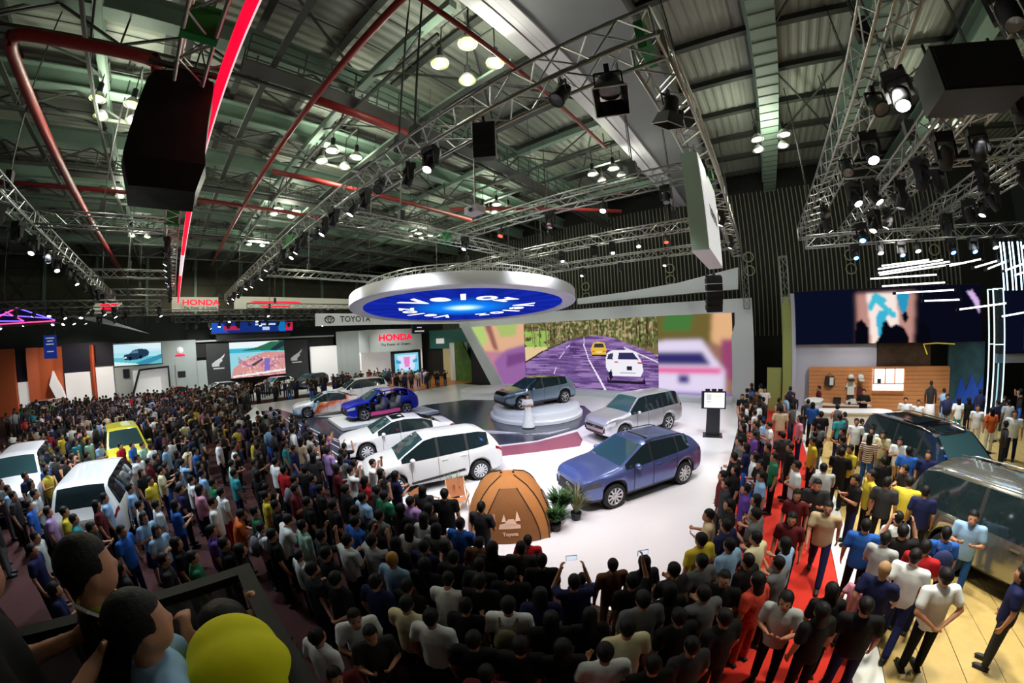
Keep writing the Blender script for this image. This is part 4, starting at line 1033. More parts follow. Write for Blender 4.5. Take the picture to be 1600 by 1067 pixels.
# orange panels
for i, (y0, y1, lab) in enumerate(((-24, -15.0, 'tall orange panel at the left border of the picture'), (-13.9, -10.75, 'tall orange panel behind the blue hanging banner'), (-8.15, -7.75, 'narrow orange panel left of the lit white box'))):
    b = MB(); n = 8
    pts = [(-42 - 0.5 * math.sin(math.pi * k / n), y0 + (y1 - y0) * k / n) for k in range(n + 1)]
    b.prism([(x, y) for x, y in pts] + [(pts[-1][0] - 0.4, y1), (pts[0][0] - 0.4, y0)], 0.0, 5.7)
    tag(b.build('orange_panel', M_orange, None, fix=True), lab, 'wall panel')
b = MB(); b.box(-43.2, -42.6, -24, -6.0, 0, 5.9); tag(b.build('navy_backdrop', M_navy), 'dark navy backdrop wall behind the orange panels', 'wall panel')
t = thing('lit_box_display', 'low lit white display wall under the navy backdrop', 'display', (0, 0, 0))
b = MB(); b.box(-42.5, -42.2, -10.6, -8.3, 0.5, 3.3); b.build('lit_panel', M_wht, t)
b = MB(); b.box(-42.55, -42.1, -10.7, -8.2, 0.3, 0.5); b.build('base', M_charp, t)
t = thing('lit_box_display', 'low lit white display between the two wide orange panels', 'display', (0, 0, 0))
b = MB(); b.box(-42.5, -42.2, -14.9, -14.0, 0.5, 2.8); b.build('lit_panel', M_wht, t)
b = MB(); b.box(-42.55, -42.1, -14.95, -13.95, 0.3, 0.5); b.build('base', M_charp, t)
t = thing('lit_box_display', 'lit white box left of the turquoise car screen', 'display', (0, 0, 0))
b = MB(); b.box(-42.4, -42.0, -7.7, -6.1, 0.5, 3.7); b.build('lit_panel', M_wht, t)
b = MB(); b.box(-42.45, -41.9, -7.75, -6.05, 3.7, 4.0); b.build('top_band', M_black, t)
b = MB(); b.prism([(-11.5, 3.6), (-11.2, 2.8), (-10.8, 2.0), (-10.6, 1.2), (-11.4, 1.2), (-11.9, 2.4)], -42.1, -41.6, 'yz'); tag(b.build('glowing_curve', M_wht, None, fix=True), 'glowing curved light sheet at the foot of the orange panel', 'display')
# blue hanging banner
t = thing('hanging_banner', 'dark blue hanging banner in front of the orange panel', 'banner', (-36, -10.0, 4.7))
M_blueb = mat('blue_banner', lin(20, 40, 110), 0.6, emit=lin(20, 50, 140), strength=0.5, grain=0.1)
b = MB(); b.box(-0.05, 0.05, -0.5, 0.48, 0, 1.75); b.build('cloth', M_blueb, t)
for y_ in (-0.4, 0.4):
    b = MB(); b.tube([(0, y_, 1.75), (0, y_, 3.3)], 0.015, 4); b.build('wire', M_chain, t)
for z_, w_ in ((1.5, 0.34), (1.28, 0.22), (1.05, 0.3), (0.5, 0.26)):
    b = MB(); b.box(0.051, 0.056, -w_, w_, z_, z_ + 0.07); b.build('pale_print_bar', M_wht, t)
# neon roof at the left border
t = thing('neon_canopy', 'angular canopy with glowing pink and blue edges at the left border', 'canopy', (0, 0, 0))
M_pink = mat('pink_neon', (1, 0.2, 0.5), 0.4, emit=lin(255, 60, 130), strength=2.2, grain=0); M_violet = mat('violet_neon', (0.3, 0.2, 1), 0.4, emit=lin(110, 90, 255), strength=2.2, grain=0)
b = MB(); b.prism([(-16, 7.1), (-8.9, 7.3), (-11.2, 8.2), (-12.6, 8.5), (-16, 8.4)], -36, -33.1, 'yz'); b.build('shell', M_navy, t, fix=True)
for i, (a, c_) in enumerate((((-8.8, 7.35), (-11.5, 8.25)), ((-8.8, 7.3), (-16, 7.1)), ((-11.5, 8.25), (-13.0, 7.6)), ((-9.3, 7.5), (-13.6, 7.9)), ((-13.0, 7.6), (-16, 8.3)), ((-12.3, 8.0), (-11.0, 7.35)), ((-11.0, 7.35), (-16, 7.5)))):
    b = MB(); b.bar((-33.05, a[0], a[1]), (-33.05, c_[0], c_[1]), 0.07); b.build('neon_edge', M_pink if i % 3 else M_violet, t)
# white-red fascias of the far stand
f1 = thing('far_fascia', 'white overhead fascia with red lettering at the end of the long red fascia', 'sign', (0, 0, 0))
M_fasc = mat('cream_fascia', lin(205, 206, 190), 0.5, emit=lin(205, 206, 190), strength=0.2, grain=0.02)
b = MB(); b.box(-39.3, -39.0, -0.3, 4.05, 8.3, 9.62); b.build('panel', M_fasc, f1)
text_obj('lettering', 'HONDA', 0.72, M_redlit, f1, (-38.98, 2.4, 9.1), (R(90), 0, R(90)), 0.004, 0.02, sx=1.3)
for w_, y_ in (('The', 1.05), ('Power', 1.85), ('of', 2.6), ('Dreams', 3.4)): text_obj('small_word', w_, 0.3, M_signtext, f1, (-38.98, y_, 8.62), (R(90), 0, R(90)), 0.003, 0.005)
f2 = thing('far_fascia', 'long cream fascia with red stripes above the coast video screen', 'sign', (0, 0, 0))
b = MB(); b.box(-39.3, -39.0, 5.6, 16.4, 8.45, 9.72); b.prism([(16.4, 8.45), (20.4, 8.8), (20.4, 9.7), (16.4, 9.72)], -39.3, -39.0, 'yz'); b.build('panel', M_fasc, f2, fix=True)
b = MB(); b.prism([(7.0, 9.15), (12.6, 9.0), (12.6, 9.2), (12.0, 9.3), (7.6, 9.3)], -38.99, -38.97, 'yz'); b.build('red_stripe', M_redlit, f2, fix=True)
b = MB(); b.prism([(8.3, 8.7), (11.4, 8.65), (11.4, 8.8), (8.3, 8.85)], -38.99, -38.97, 'yz'); b.build('red_stripe', M_redlit, f2, fix=True)
f3 = thing('far_fascia', 'small slanted white and red fascia at the far left', 'sign', (0, 0, 0))
b = MB(); b.prism([(-7.35, 8.05), (-5.1, 8.1), (-4.45, 8.92), (-6.55, 8.88)], -37.3, -37, 'yz'); b.build('panel', M_fasc, f3, fix=True)
b = MB(); b.prism([(-6.0, 8.3), (-5.2, 8.3), (-4.7, 8.85), (-6.3, 8.8)], -36.99, -36.95, 'yz'); b.build('red_field', M_redlit, f3, fix=True)
b = MB(); b.prism([(-9.0, 7.95), (-6.6, 7.9), (-3.0, 6.6), (-2.2, 6.3), (-4, 6.8)], -37.6, -37.3, 'yz'); b.build('pale_beam', M_greywall, f3, fix=True)
hd = thing('header_screen', 'long blue header screen above the far charcoal panels', 'video screen', (0, 0, 0))
c = Pic(90, 12, L3(22, 50, 130)); c.poly([(0.0, 0), (0.12, 0), (0.2, 1), (0, 1)], L3(40, 90, 190)); c.poly([(0.15, 0.3), (0.33, 0.3), (0.33, 0.75), (0.15, 0.75)], L3(190, 40, 90)); c.poly([(0.52, 0.2), (0.78, 0.2), (0.78, 0.32), (0.52, 0.32)], L3(210, 230, 250)); c.poly([(0.61, 0.5), (0.7, 0.5), (0.7, 0.8), (0.61, 0.8)], L3(200, 215, 240)); c.poly([(0.92, 0.05), (1, 0.05), (1, 0.95), (0.9, 0.95)], L3(220, 40, 80)); c.poly([(0.8, 0), (0.9, 0), (0.9, 1), (0.82, 1)], L3(20, 120, 190))
c.screen('picture', wallP(3.5, 12.2, 6.25, 7.3, -41.0), screen_mat('header_display', 0.9), hd)
b = MB(); b.box(-41.2, -41.02, 3.4, 12.3, 6.15, 7.4); b.build('case', M_black, hd)
b = MB(); b.box(-42.9, -41.2, 4, 12, 5.62, 6.15); b.build('bracket', M_black, hd)
# white curved stand with the red word
st2 = thing('white_stand', 'white stand with a red word on its sign box beyond the stage cars', 'exhibition stand', (0, 0, 0))
b = MB(); b.box(-41.6, -41.3, 14.3, 17.8, 0, 4.35); b.build('lower_wall', M_wht, st2)
b = MB()
pts = [(-41.3 + 4.6 * (1 - math.cos(t_ * math.pi / 2)), 17.6 + 3.4 * math.sin(t_ * math.pi / 2)) for t_ in np.linspace(0, 1, 9)]
b.prism(pts + [(x - 0.4, y + 0.4) for x, y in pts[::-1]], 0.0, 6.0); b.build('curved_wall', M_greywall, st2, fix=True)
b = MB(); b.box(-36.6, -34.0, 18.3, 25.2, 3.45, 5.9); b.build('sign_box', M_greywall, st2)
b = MB(); b.box(-36.6, -36.2, 18.3, 25.2, 0, 3.45); b.build('niche_wall', M_wht, st2)
text_obj('red_word', 'HONDA', 0.95, M_redlit, st2, (-33.98, 21.6, 4.95), (R(90), 0, R(90)), 0.01, 0.03, sx=1.25)
for w_, y_ in (('The', 19.95), ('Power', 20.95), ('of', 21.85), ('Dreams', 22.9)): text_obj('small_word', w_, 0.4, M_signtext, st2, (-33.98, y_, 4.2), (R(90), 0, R(90)), 0.003, 0.005)
c = Pic(40, 30, L3(120, 206, 236)); c.poly([(0.1, 0.1), (0.9, 0.1), (0.8, 0.9), (0.2, 0.9)], L3(214, 226, 250)); c.poly([(0.36, 0.2), (0.64, 0.2), (0.6, 0.75), (0.4, 0.75)], L3(230, 130, 200)); c.poly([(0.05, 0.3), (0.25, 0.4), (0.25, 0.55), (0.05, 0.5)], L3(60, 150, 210)); c.poly([(0.75, 0.4), (0.95, 0.3), (0.95, 0.5), (0.75, 0.55)], L3(60, 150, 210)); c.blur(1)
c.screen('stand_screen', wallP(21.5, 24.8, 0.9, 3.1, -34.3), screen_mat('stand_display', 1.0), st2)
b = MB(); b.box(-34.5, -34.32, 21.1, 25.2, 0.5, 3.4); b.build('screen_case', M_charp, st2)
b = MB(); b.box(-34.7, -34.3, 25.2, 25.4, 0, 5.9); b.build('edge_post', M_wht, st2)
# doorway side of the hall
M_teal = mat('teal_wall', lin(50, 110, 100), 0.7, grain=0.08)
b = MB(); b.box(-34.4, -26.2, 26.7, 26.88, 3.4, 5.6); b.build('teal_panel', M_teal, wall_back)
b = MB(); b.box(-33.0, -31.6, 26.6, 26.7, 4.0, 4.6); b.build('room_sign', M_wht, wall_back)
b = MB(); b.box(-31.9, -29.2, 26.66, 26.88, 0, 3.4); b.build('beige_wall', mat('beige_wall', lin(190, 180, 130), 0.7, grain=0.05), wall_back)
b = MB(); b.box(-29.0, -27.6, 25.2, 26.6, 0, 4.1); tag(b.build('white_column', M_white), 'white square column beside the far doorway', 'column')
b = MB(); b.prism([(-28.0, 0.0), (-24.2, 0.0), (-26.8, 4.2), (-28.0, 4.2)], 25.0, 25.2, 'xz'); tag(b.build('green_poster', mat('green_leaf_print', lin(70, 110, 40), 0.6, grain=0.6, scale=2.5), None, fix=True), 'green leafy poster panel behind the slanted white leg', 'poster')
t = thing('hanging_sign', 'small navy hanging sign left of the slanted white leg', 'sign', (-29.5, 21.6, 5.25))
b = MB(); b.box(-0.05, 0.05, -0.9, 0.9, 0, 0.85); b.build('board', M_navy, t)
b = MB(); b.box(0.051, 0.056, -0.6, 0.6, 0.17, 0.31); b.build('pale_print_bar', M_wht, t)
b = MB(); b.box(0.051, 0.056, -0.3, 0.3, 0.58, 0.66); b.build('pale_print_bar', M_wht, t)
for y_ in (-0.7, 0.7):
    b = MB(); b.tube([(0, y_, 0.85), (0, y_, 3.2)], 0.012, 4); b.build('wire', M_chain, t)
# crowd-control posts beyond the stage
M_post = mat('brass_post', lin(200, 180, 140), 0.3, 0.8, grain=0.05)
for i, (x, y) in enumerate(((-24.6, 18.8), (-26.8, 18.0), (-28.6, 16.6), (-25.2, 17.0))):
    t = thing('barrier_post', 'slim brass barrier post on the amber floor, %s from the slanted leg' % ('first', 'third', 'fourth', 'second')[i], 'post', (x, y, 0.03))
    b = MB(); b.tube([(0, 0, 0.03), (0, 0, 0.98)], 0.025, 8); b.build('pole', M_post, t)
    b = MB(); b.smooth = True; b.lathe([(0, 0.03), (0.16, 0.03), (0.17, 0.0)], 16); b.build('foot', M_post, t, fix=True)
    b = MB(); b.ball((0, 0, 1.0), 0.04); b.build('knob', M_post, t)

# ================================================================== stand on the right
st3 = thing('right_stand', 'right-hand stand wall with white and slatted wooden panels', 'exhibition stand', (0, 0, 0))
M_lil = mat('lilac_white_panel', lin(196, 200, 222), 0.5, grain=0.02)
M_olive = mat('olive_side_panel', lin(150, 160, 96), 0.6, grain=0.05)
M_slat = mat('warm_wood_slat', lin(204, 140, 92), 0.5, grain=0.12, scale=3)
b = MB(); b.box(1.85, 6.4, 21.9, 22.2, 0, 3.76); b.build('white_wall', M_lil, st3)
b = MB(); b.box(1.35, 1.85, 21.8, 22.3, 0, 6.3); b.build('side_pier', M_olive, st3)
b = MB(); b.box(0.5, 1.3, 22.0, 22.4, 0, 2.4); b.build('low_side_panel', M_olive, st3)
b = MB(); b.box(1.85, 2.05, 21.75, 21.9, 0, 6.45); b.build('pale_edge', M_lil, st3)
b = MB(); b.box(2.78, 10.2, 21.55, 21.75, 0.0, 2.52); b.build('wood_wall', M_slat, st3)
for i in range(12):
    z_ = 0.1 + i * 0.2
    b = MB(); b.box(2.75, 10.22, 21.5, 21.55, z_, z_ + 0.185); b.build('slat', M_slat, st3)
# dark video display
t = thing('dark_display', 'wide dark video display with blue figures and audience silhouettes', 'video screen', (0, 0, 0))
c = Pic(150, 44, L3(8, 10, 26)); asp = 150 / 44 * 1.0
c.put((c.x < 0.33).astype(float), L3(10, 14, 34)); c.poly([(0.33, 0.1), (0.64, 0.1), (0.62, 1), (0.33, 1)], L3(190, 140, 130)); c.blur(4)
c.poly([(0.38, 0.1), (0.54, 0.1), (0.55, 1.0), (0.40, 1.0)], L3(250, 232, 224)); c.blur(2)
for a, q_ in (((0.40, 0.35), (0.43, 0.14)), ((0.43, 0.14), (0.47, 0.22)), ((0.42, 0.18), (0.52, 0.5)), ((0.45, 0.5), (0.50, 0.42))): c.line(a, q_, 0.05, L3(70, 190, 214), 1, asp)
c.poly([(0.425, 0.55), (0.44, 0.42), (0.49, 0.42), (0.47, 0.7), (0.45, 0.9), (0.435, 0.85)], L3(60, 180, 214)); c.poly([(0.54, 0.1), (0.61, 0.1), (0.60, 0.3), (0.58, 0.5), (0.56, 0.45), (0.545, 0.3)], L3(40, 150, 190))
for pts in ([(0.31, 1), (0.32, 0.62), (0.35, 0.55), (0.385, 0.72), (0.39, 1)], [(0.42, 1), (0.45, 0.85), (0.46, 0.62), (0.485, 0.58), (0.5, 0.72), (0.53, 0.66), (0.57, 0.72), (0.6, 0.9), (0.6, 1)], [(0.64, 1), (0.65, 0.68), (0.68, 0.62), (0.71, 0.75), (0.72, 1)], [(0.56, 0.5), (0.585, 0.42), (0.6, 0.55), (0.58, 0.66)]): c.poly(pts, L3(6, 7, 16))
c.poly([(0.92, 0.12), (0.95, 0.1), (0.99, 0.3), (0.985, 0.5), (0.955, 0.3)], L3(214, 180, 230))
c.blur(1)
c.screen('picture', lambda u, v: (2.06 + 9.95 * u, 21.6, 6.5 - 2.78 * v), screen_mat('dark_display_light', 1.0), t)
b = MB(); b.box(2.05, 12.02, 21.62, 22.2, 3.7, 6.52); b.build('case', M_black, t)
t = thing('dark_display', 'second dark display cut off by the right border', 'video screen', (0, 0, 0))
c = Pic(40, 40, L3(8, 12, 30)); c.poly([(0.45, 0.1), (0.8, 0.05), (0.8, 0.6), (0.5, 0.5)], L3(240, 214, 206)); c.blur(3); c.poly([(0.36, 0.3), (0.5, 0.1), (0.52, 0.4), (0.4, 0.55)], L3(60, 180, 210)); c.poly([(0.3, 0.6), (0.34, 0.55), (0.36, 0.95), (0.3, 0.95)], L3(200, 120, 100)); c.poly([(0.4, 1), (0.42, 0.55), (0.6, 0.45), (0.8, 0.6), (0.8, 1)], L3(8, 8, 18))
c.screen('picture', lambda u, v: (12.5 + 4.5 * u, 20.8, 6.1 - 2.9 * v), screen_mat('dark_display_light2', 1.0), t)
b = MB(); b.box(12.48, 17.1, 20.82, 21.4, 3.15, 6.15); b.build('case', M_black, t)
b = MB(); b.box(12.5, 17.1, 21.0, 21.3, 2.7, 3.15); b.build('white_sill', M_lil, t)
# print panels above the wood wall
t = thing('print_panel', 'brown print panel with a yellow arched line above the wooden wall', 'poster', (0, 0, 0))
M_bprint = mat('brown_print', lin(70, 52, 40), 0.6, grain=0.7, scale=4)
b = MB(); b.box(6.42, 9.3, 21.85, 22.0, 2.5, 3.7); b.build('panel', M_bprint, t)
M_yl = mat('yellow_line', lin(226, 210, 70), 0.5, grain=0, emit=lin(226, 210, 70), strength=0.4)
b = MB(); b.tube([(9.1, 21.83, 3.1), (8.9, 21.83, 3.62), (9.6, 21.83, 3.66), (10.6, 21.83, 3.6)], 0.035, 6); b.build('yellow_line', M_yl, t)
t = thing('print_panel', 'tall blue-green print panel right of the wooden wall', 'poster', (0, 0, 0))
b = MB(); b.box(10.3, 12.3, 21.85, 22.0, 0.0, 3.7); b.build('panel', mat('bluegreen_print', lin(56, 92, 104), 0.5, grain=0.7, scale=2), t)
b = MB(); b.prism([(10.6, 0.2), (11.0, 2.0), (11.3, 1.2), (11.6, 2.1), (11.9, 1.4), (12.2, 2.0), (12.25, 0.2)], 21.8, 21.85, 'xz'); b.build('blue_shape', mat('vivid_blue_print', lin(40, 90, 214), 0.4, grain=0.3, scale=3), t, fix=True)
# lit glass column frames
M_edge = mat('lit_edge', lin(226, 240, 250), 0.4, emit=(0.75, 0.95, 1.0), strength=1.2, grain=0)
M_pane = glass_mat('clear_pane', (0.75, 0.9, 0.95), 0.03, 0.12)
t = thing('glass_column', 'glass column with glowing white edges beside the dark display', 'column', (12.15, 20.7, 0))
for (x, y) in ((0, 0), (0.55, 0), (0, 0.5), (0.55, 0.5)):
    b = MB(); b.bar((x, y, 0), (x, y, 6.2), 0.05); b.build('lit_edge', M_edge, t)
for z_ in (3.6, 6.2):
    for y_ in (0, 0.5):
        b = MB(); b.bar((0, y_, z_), (0.55, y_, z_), 0.04); b.build('cross_bar', M_edge, t)
b = MB(); b.box(0.02, 0.53, 0.0, 0.01, 0.05, 6.15); b.build('pane', M_pane, t)
# things on the wooden wall
M_tan = mat('tan_cloth', lin(190, 170, 140), 0.7, grain=0.1); M_dkc = mat('dark_cloth', lin(40, 36, 42), 0.8, grain=0.2); M_pale = mat('pale_cloth', lin(225, 225, 228), 0.7, grain=0.05)
t = thing('shoulder_bag', 'dark and grey bag hanging on the wooden wall', 'bag', (3.83, 21.4, 1.45))
b = MB(); b.prism([(-0.22, 0.6), (0.22, 0.6), (0.26, 0.15), (0.0, 0.0), (-0.26, 0.15)], -0.07, 0.07, 'xz'); b.build('body', M_dkc, t, fix=True)
b = MB(); b.box(-0.02, 0.18, -0.09, -0.07, 0.15, 0.55); b.build('grey_front', M_pale, t)
b = MB(); b.tube([(-0.15, 0, 0.6), (0, 0, 0.78), (0.15, 0, 0.6)], 0.015, 6); b.build('strap', M_dkc, t)
for i, (x, z_, m_) in enumerate(((4.94, 1.9, M_pale), (5.45, 1.9, M_pale))):
    t = thing('cap', 'white cap on the wooden wall, %s of two' % ('left', 'right')[i], 'cap', (x, 21.38, z_))
    b = MB(); b.smooth = True; b.ball((0, 0, 0.13), 0.17, 12, 8, (1, 0.7, 0.85)); b.build('crown', m_, t)
    b = MB(); b.prism([(-0.15, 0.0), (0.15, 0.0), (0.1, -0.06), (-0.1, -0.06)], -0.28, 0.0, 'xz'); b.build('peak', M_dkc if i == 0 else m_, t, fix=True)
t = thing('display_shirt', 'white top displayed on the wooden wall below the left cap', 'shirt', (4.95, 21.42, 1.1))
b = MB(); b.prism([(-0.18, 0), (0.18, 0), (0.18, 0.4), (0.28, 0.4), (0.2, 0.62), (0.07, 0.66), (-0.07, 0.66), (-0.2, 0.62), (-0.28, 0.4), (-0.18, 0.4)], -0.04, 0.04, 'xz'); b.build('cloth', M_pale, t, fix=True)
b = MB(); b.box(-0.18, 0.18, -0.045, 0.0, -0.2, 0.0); b.build('dark_hem', M_dkc, t)
t = thing('display_bag', 'maroon bag displayed on the wooden wall below the right cap', 'bag', (5.44, 21.4, 1.0))
M_mar = mat('maroon_leather', lin(84, 34, 50), 0.5, grain=0.1)
b = MB(); b.prism([(-0.16, 0), (0.16, 0), (0.13, 0.45), (-0.13, 0.45)], -0.08, 0.08, 'xz'); b.build('body', M_mar, t, fix=True)
b = MB(); b.tube([(-0.08, 0, 0.45), (0, 0, 0.65), (0.08, 0, 0.45)], 0.014, 6); b.build('handle', M_mar, t)
t = thing('display_box', 'small dark box on the ledge at the left of the wooden wall', 'box', (4.25, 21.3, 0.62))
b = MB(); b.box(-0.17, 0.17, -0.12, 0.12, 0, 0.3); b.build('case', M_dkc, t)
b = MB(); b.box(-0.18, 0.18, -0.13, 0.13, 0.3, 0.34); b.build('lid', M_black, t)
t = thing('model_car', 'pale model car on the ledge of the wooden wall', 'model', (5.1, 21.3, 0.62))
b = MB(); b.prism([(-0.4, 0.05), (0.4, 0.05), (0.38, 0.15), (0.2, 0.18), (0.1, 0.28), (-0.15, 0.28), (-0.25, 0.18), (-0.4, 0.15)], -0.14, 0.14, 'xz'); b.build('body', M_pale, t, fix=True)
for x in (-0.24, 0.24):
    b = MB(); b.lathe([(0, -0.15), (0.08, -0.15), (0.08, 0.15), (0, 0.15)], 12, 'y', (x, 0, 0.08)); b.build('wheel_pair', M_black, t)
b = MB(); b.box(3.4, 6.0, 21.05, 21.5, 0.56, 0.62); b.build('ledge', M_pale, st3)
# lit shelf
t = thing('lit_shelf', 'bright lit shelf unit in the wooden wall', 'shelf', (6.12, 21.3, 1.32))
b = MB(); b.box(0, 1.6, 0.12, 0.2, 0, 1.15); b.build('lit_back', mat('shelf_glow', (1, 1, 1), 0.5, emit=(1, 0.97, 1), strength=2.0, grain=0), t)
for z_ in (0, 0.38, 1.15):
    b = MB(); b.box(-0.03, 1.63, -0.02, 0.12, z_ - 0.02, z_ + 0.02); b.build('board', M_slat, t)
for x in (0.0, 0.6, 1.1, 1.6):
    b = MB(); b.box(x - 0.015, x + 0.015, -0.02, 0.12, 0.38, 1.15); b.build('divider', M_slat, t)
b = MB(); b.box(0.2, 0.38, 0.0, 0.1, 0.4, 0.62); tag(b.build('dark_cup', M_dkc), 'dark cup', 'cup') if False else b.build('dark_cup', M_dkc, t)
# white counters
M_ctr = mat('white_counter', lin(236, 238, 244), 0.3, grain=0.02)
def counter(x, y, w, d, h, label, rz=0):
    t = thing('reception_counter', label, 'counter', (x, y, 0.06), R(rz))
    b = MB(); b.smooth = True
    n = 12; pts = [(-w / 2 + d / 2 + d / 2 * math.cos(a), d / 2 * math.sin(a)) for a in np.linspace(math.pi / 2, 3 * math.pi / 2, n)] + [(w / 2 - d / 2 + d / 2 * math.cos(a), d / 2 * math.sin(a)) for a in np.linspace(-math.pi / 2, math.pi / 2, n)]
    b.prism([(q[0] * 0.96, q[1] * 0.9) for q in pts], 0, h - 0.06); b.build('body', M_ctr, t, fix=True, sharp=40)
    b = MB(); b.prism(pts, h - 0.06, h); b.build('top', M_white, t, fix=True)
counter(4.4, 18.0, 3.4, 0.9, 0.95, 'long rounded white counter in front of the wooden wall', 4)
counter(2.75, 19.3, 1.3, 0.8, 1.15, 'short white counter at the left end of the right stand', 70)
# light tubes
TUBE_R = 0.026
M_tube = mat('lit_white_tube', (1, 1, 1), 0.3, emit=(1, 1, 1), strength=3.5, grain=0)
M_tubeb = mat('lit_bluish_tube', (0.6, 0.8, 1), 0.3, emit=(0.45, 0.72, 1.0), strength=4, grain=0)
tubes = [((4.48, 6.72), (6.29, 6.85)), ((4.37, 6.63), (6.85, 6.84)), ((4.41, 6.51), (7.15, 6.79)), ((4.48, 6.45), (7.64, 6.74)), ((4.04, 6.3), (6.52, 6.34)), ((4.47, 6.04), (6.85, 6.08)), ((5.0, 5.79), (7.22, 5.83)), ((6.06, 5.5), (7.46, 5.5)), ((7.16, 5.16), (9.02, 5.33)), ((8.79, 4.89), (9.8, 5.02)), ((7.95, 6.54), (8.93, 6.75)), ((8.5, 6.48), (9.36, 6.74)), ((6.9, 6.60), (8.19, 6.8)), ((9.02, 6.38), (9.9, 6.63)), ((9.44, 6.23), (10.2, 6.4))]
ords = ['uppermost', 'second', 'third', 'fourth', 'fifth', 'sixth', 'seventh', 'eighth', 'ninth', 'lowest']
for i, ((x0, z0), (x1, z1)) in enumerate(tubes):
    lab = ('long glowing white tube hanging over the dark display, %s from the top' % ords[i]) if i < 10 else 'short glowing white tube right of the long tubes, %s from the left' % ('second', 'third', 'first', 'fourth', 'fifth')[i - 10]
    yy = 14.5 + (i % 4) * 0.12
    t = thing('light_tube', lab, 'light tube', (0, yy, 0))
    b = MB(); b.smooth = True; b.tube([(x0, 0, z0), (x1, 0, z1)], TUBE_R, 8); b.build('tube', M_tube, t)
    for x, z_ in ((x0, z0), (x1, z1)):
        b = MB(); b.bar((x - 0.05, 0, z_), (x + 0.05, 0, z_), 0.1); b.build('end_cap', M_black, t)
        b = MB(); b.tube([(x, 0, z_), (x, 0, 8.0)], 0.004, 3); b.build('wire', M_chain, t)
for i in range(6):
    t = thing('light_tube', 'upright bluish glowing tube near the right border', 'light tube', (9.0 + i * 0.17, 14.6 + 0.06 * (i % 2), 5.75), 0, 'upright glowing tubes')
    b = MB(); b.smooth = True; b.tube([(0, 0, 0), (0, 0, 1.6)], 0.025, 8); b.build('tube', M_tubeb, t)
    b = MB(); b.tube([(0, 0, 1.6), (0, 0, 2.3)], 0.006, 4); b.build('wire', M_chain, t)
# mannequin
t = thing('mannequin', 'black mannequin torso in dark top on a white plinth by the wooden wall', 'mannequin', (8.9, 20.7, 0.06))
b = MB(); b.smooth = True; b.tube([(0, 0, 0.75), (0, 0, 0.95), (0, 0, 1.2), (0, 0, 1.45), (0, 0, 1.55), (0, 0, 1.64)], [0.15, 0.16, 0.18, 0.2, 0.1, 0.05], 12); o = b.build('torso', M_dkc, t); o.scale = (1.1, 0.7, 1)
b = MB(); b.smooth = True; b.ball((0, 0, 1.76), 0.1, 12, 8, (0.85, 1, 1.2)); b.build('head', M_black, t)
for s in (-1, 1):
    b = MB(); b.smooth = True; b.tube([(s * 0.22, 0, 1.45), (s * 0.28, 0, 1.15), (s * 0.27, -0.03, 0.8)], [0.06, 0.05, 0.035], 8); b.build('arm', M_dkc, t)
b = MB(); b.smooth = True; b.tube([(0, 0, 0.0), (0, 0, 0.75)], [0.3, 0.22], 14); b.build('white_skirt', M_pale, t)
# ================================================================== cars
M_glassc = mat('tinted_car_glass', (0.012, 0.022, 0.026), 0.04, grain=0, spec=0.8, coat=0.5)
M_shield = mat('windscreen_glass', (0.03, 0.075, 0.085), 0.04, grain=0, spec=0.8, coat=0.6)
M_tyre = mat('tyre_rubber', (0.012, 0.012, 0.012), 0.75, grain=0.1)
M_rim = mat('alloy_rim', (0.62, 0.63, 0.65), 0.25, 0.9, grain=0.02)
M_rimd = mat('dark_rim_well', (0.02, 0.02, 0.022), 0.5, grain=0)
M_clad = mat('black_cladding', (0.018, 0.018, 0.02), 0.55, grain=0.1)
M_hl = mat('headlamp_glass', (0.75, 0.8, 0.85), 0.08, 0.3, grain=0, coat=0.8)
M_hld = mat('smoked_headlamp', (0.12, 0.13, 0.15), 0.08, 0.2, grain=0, coat=0.8)
M_tl = mat('tail_lamp_red', lin(150, 12, 16), 0.15, grain=0, coat=0.5)
M_chrome = mat('chrome', (0.8, 0.8, 0.82), 0.1, 1.0, grain=0)
M_plate = mat('number_plate', lin(232, 232, 232), 0.5, grain=0)
def paint(name, c, metal=0.35, rough=0.28):
    return mat(name, c, rough, metal, grain=0.015, scale=3, coat=0.9)

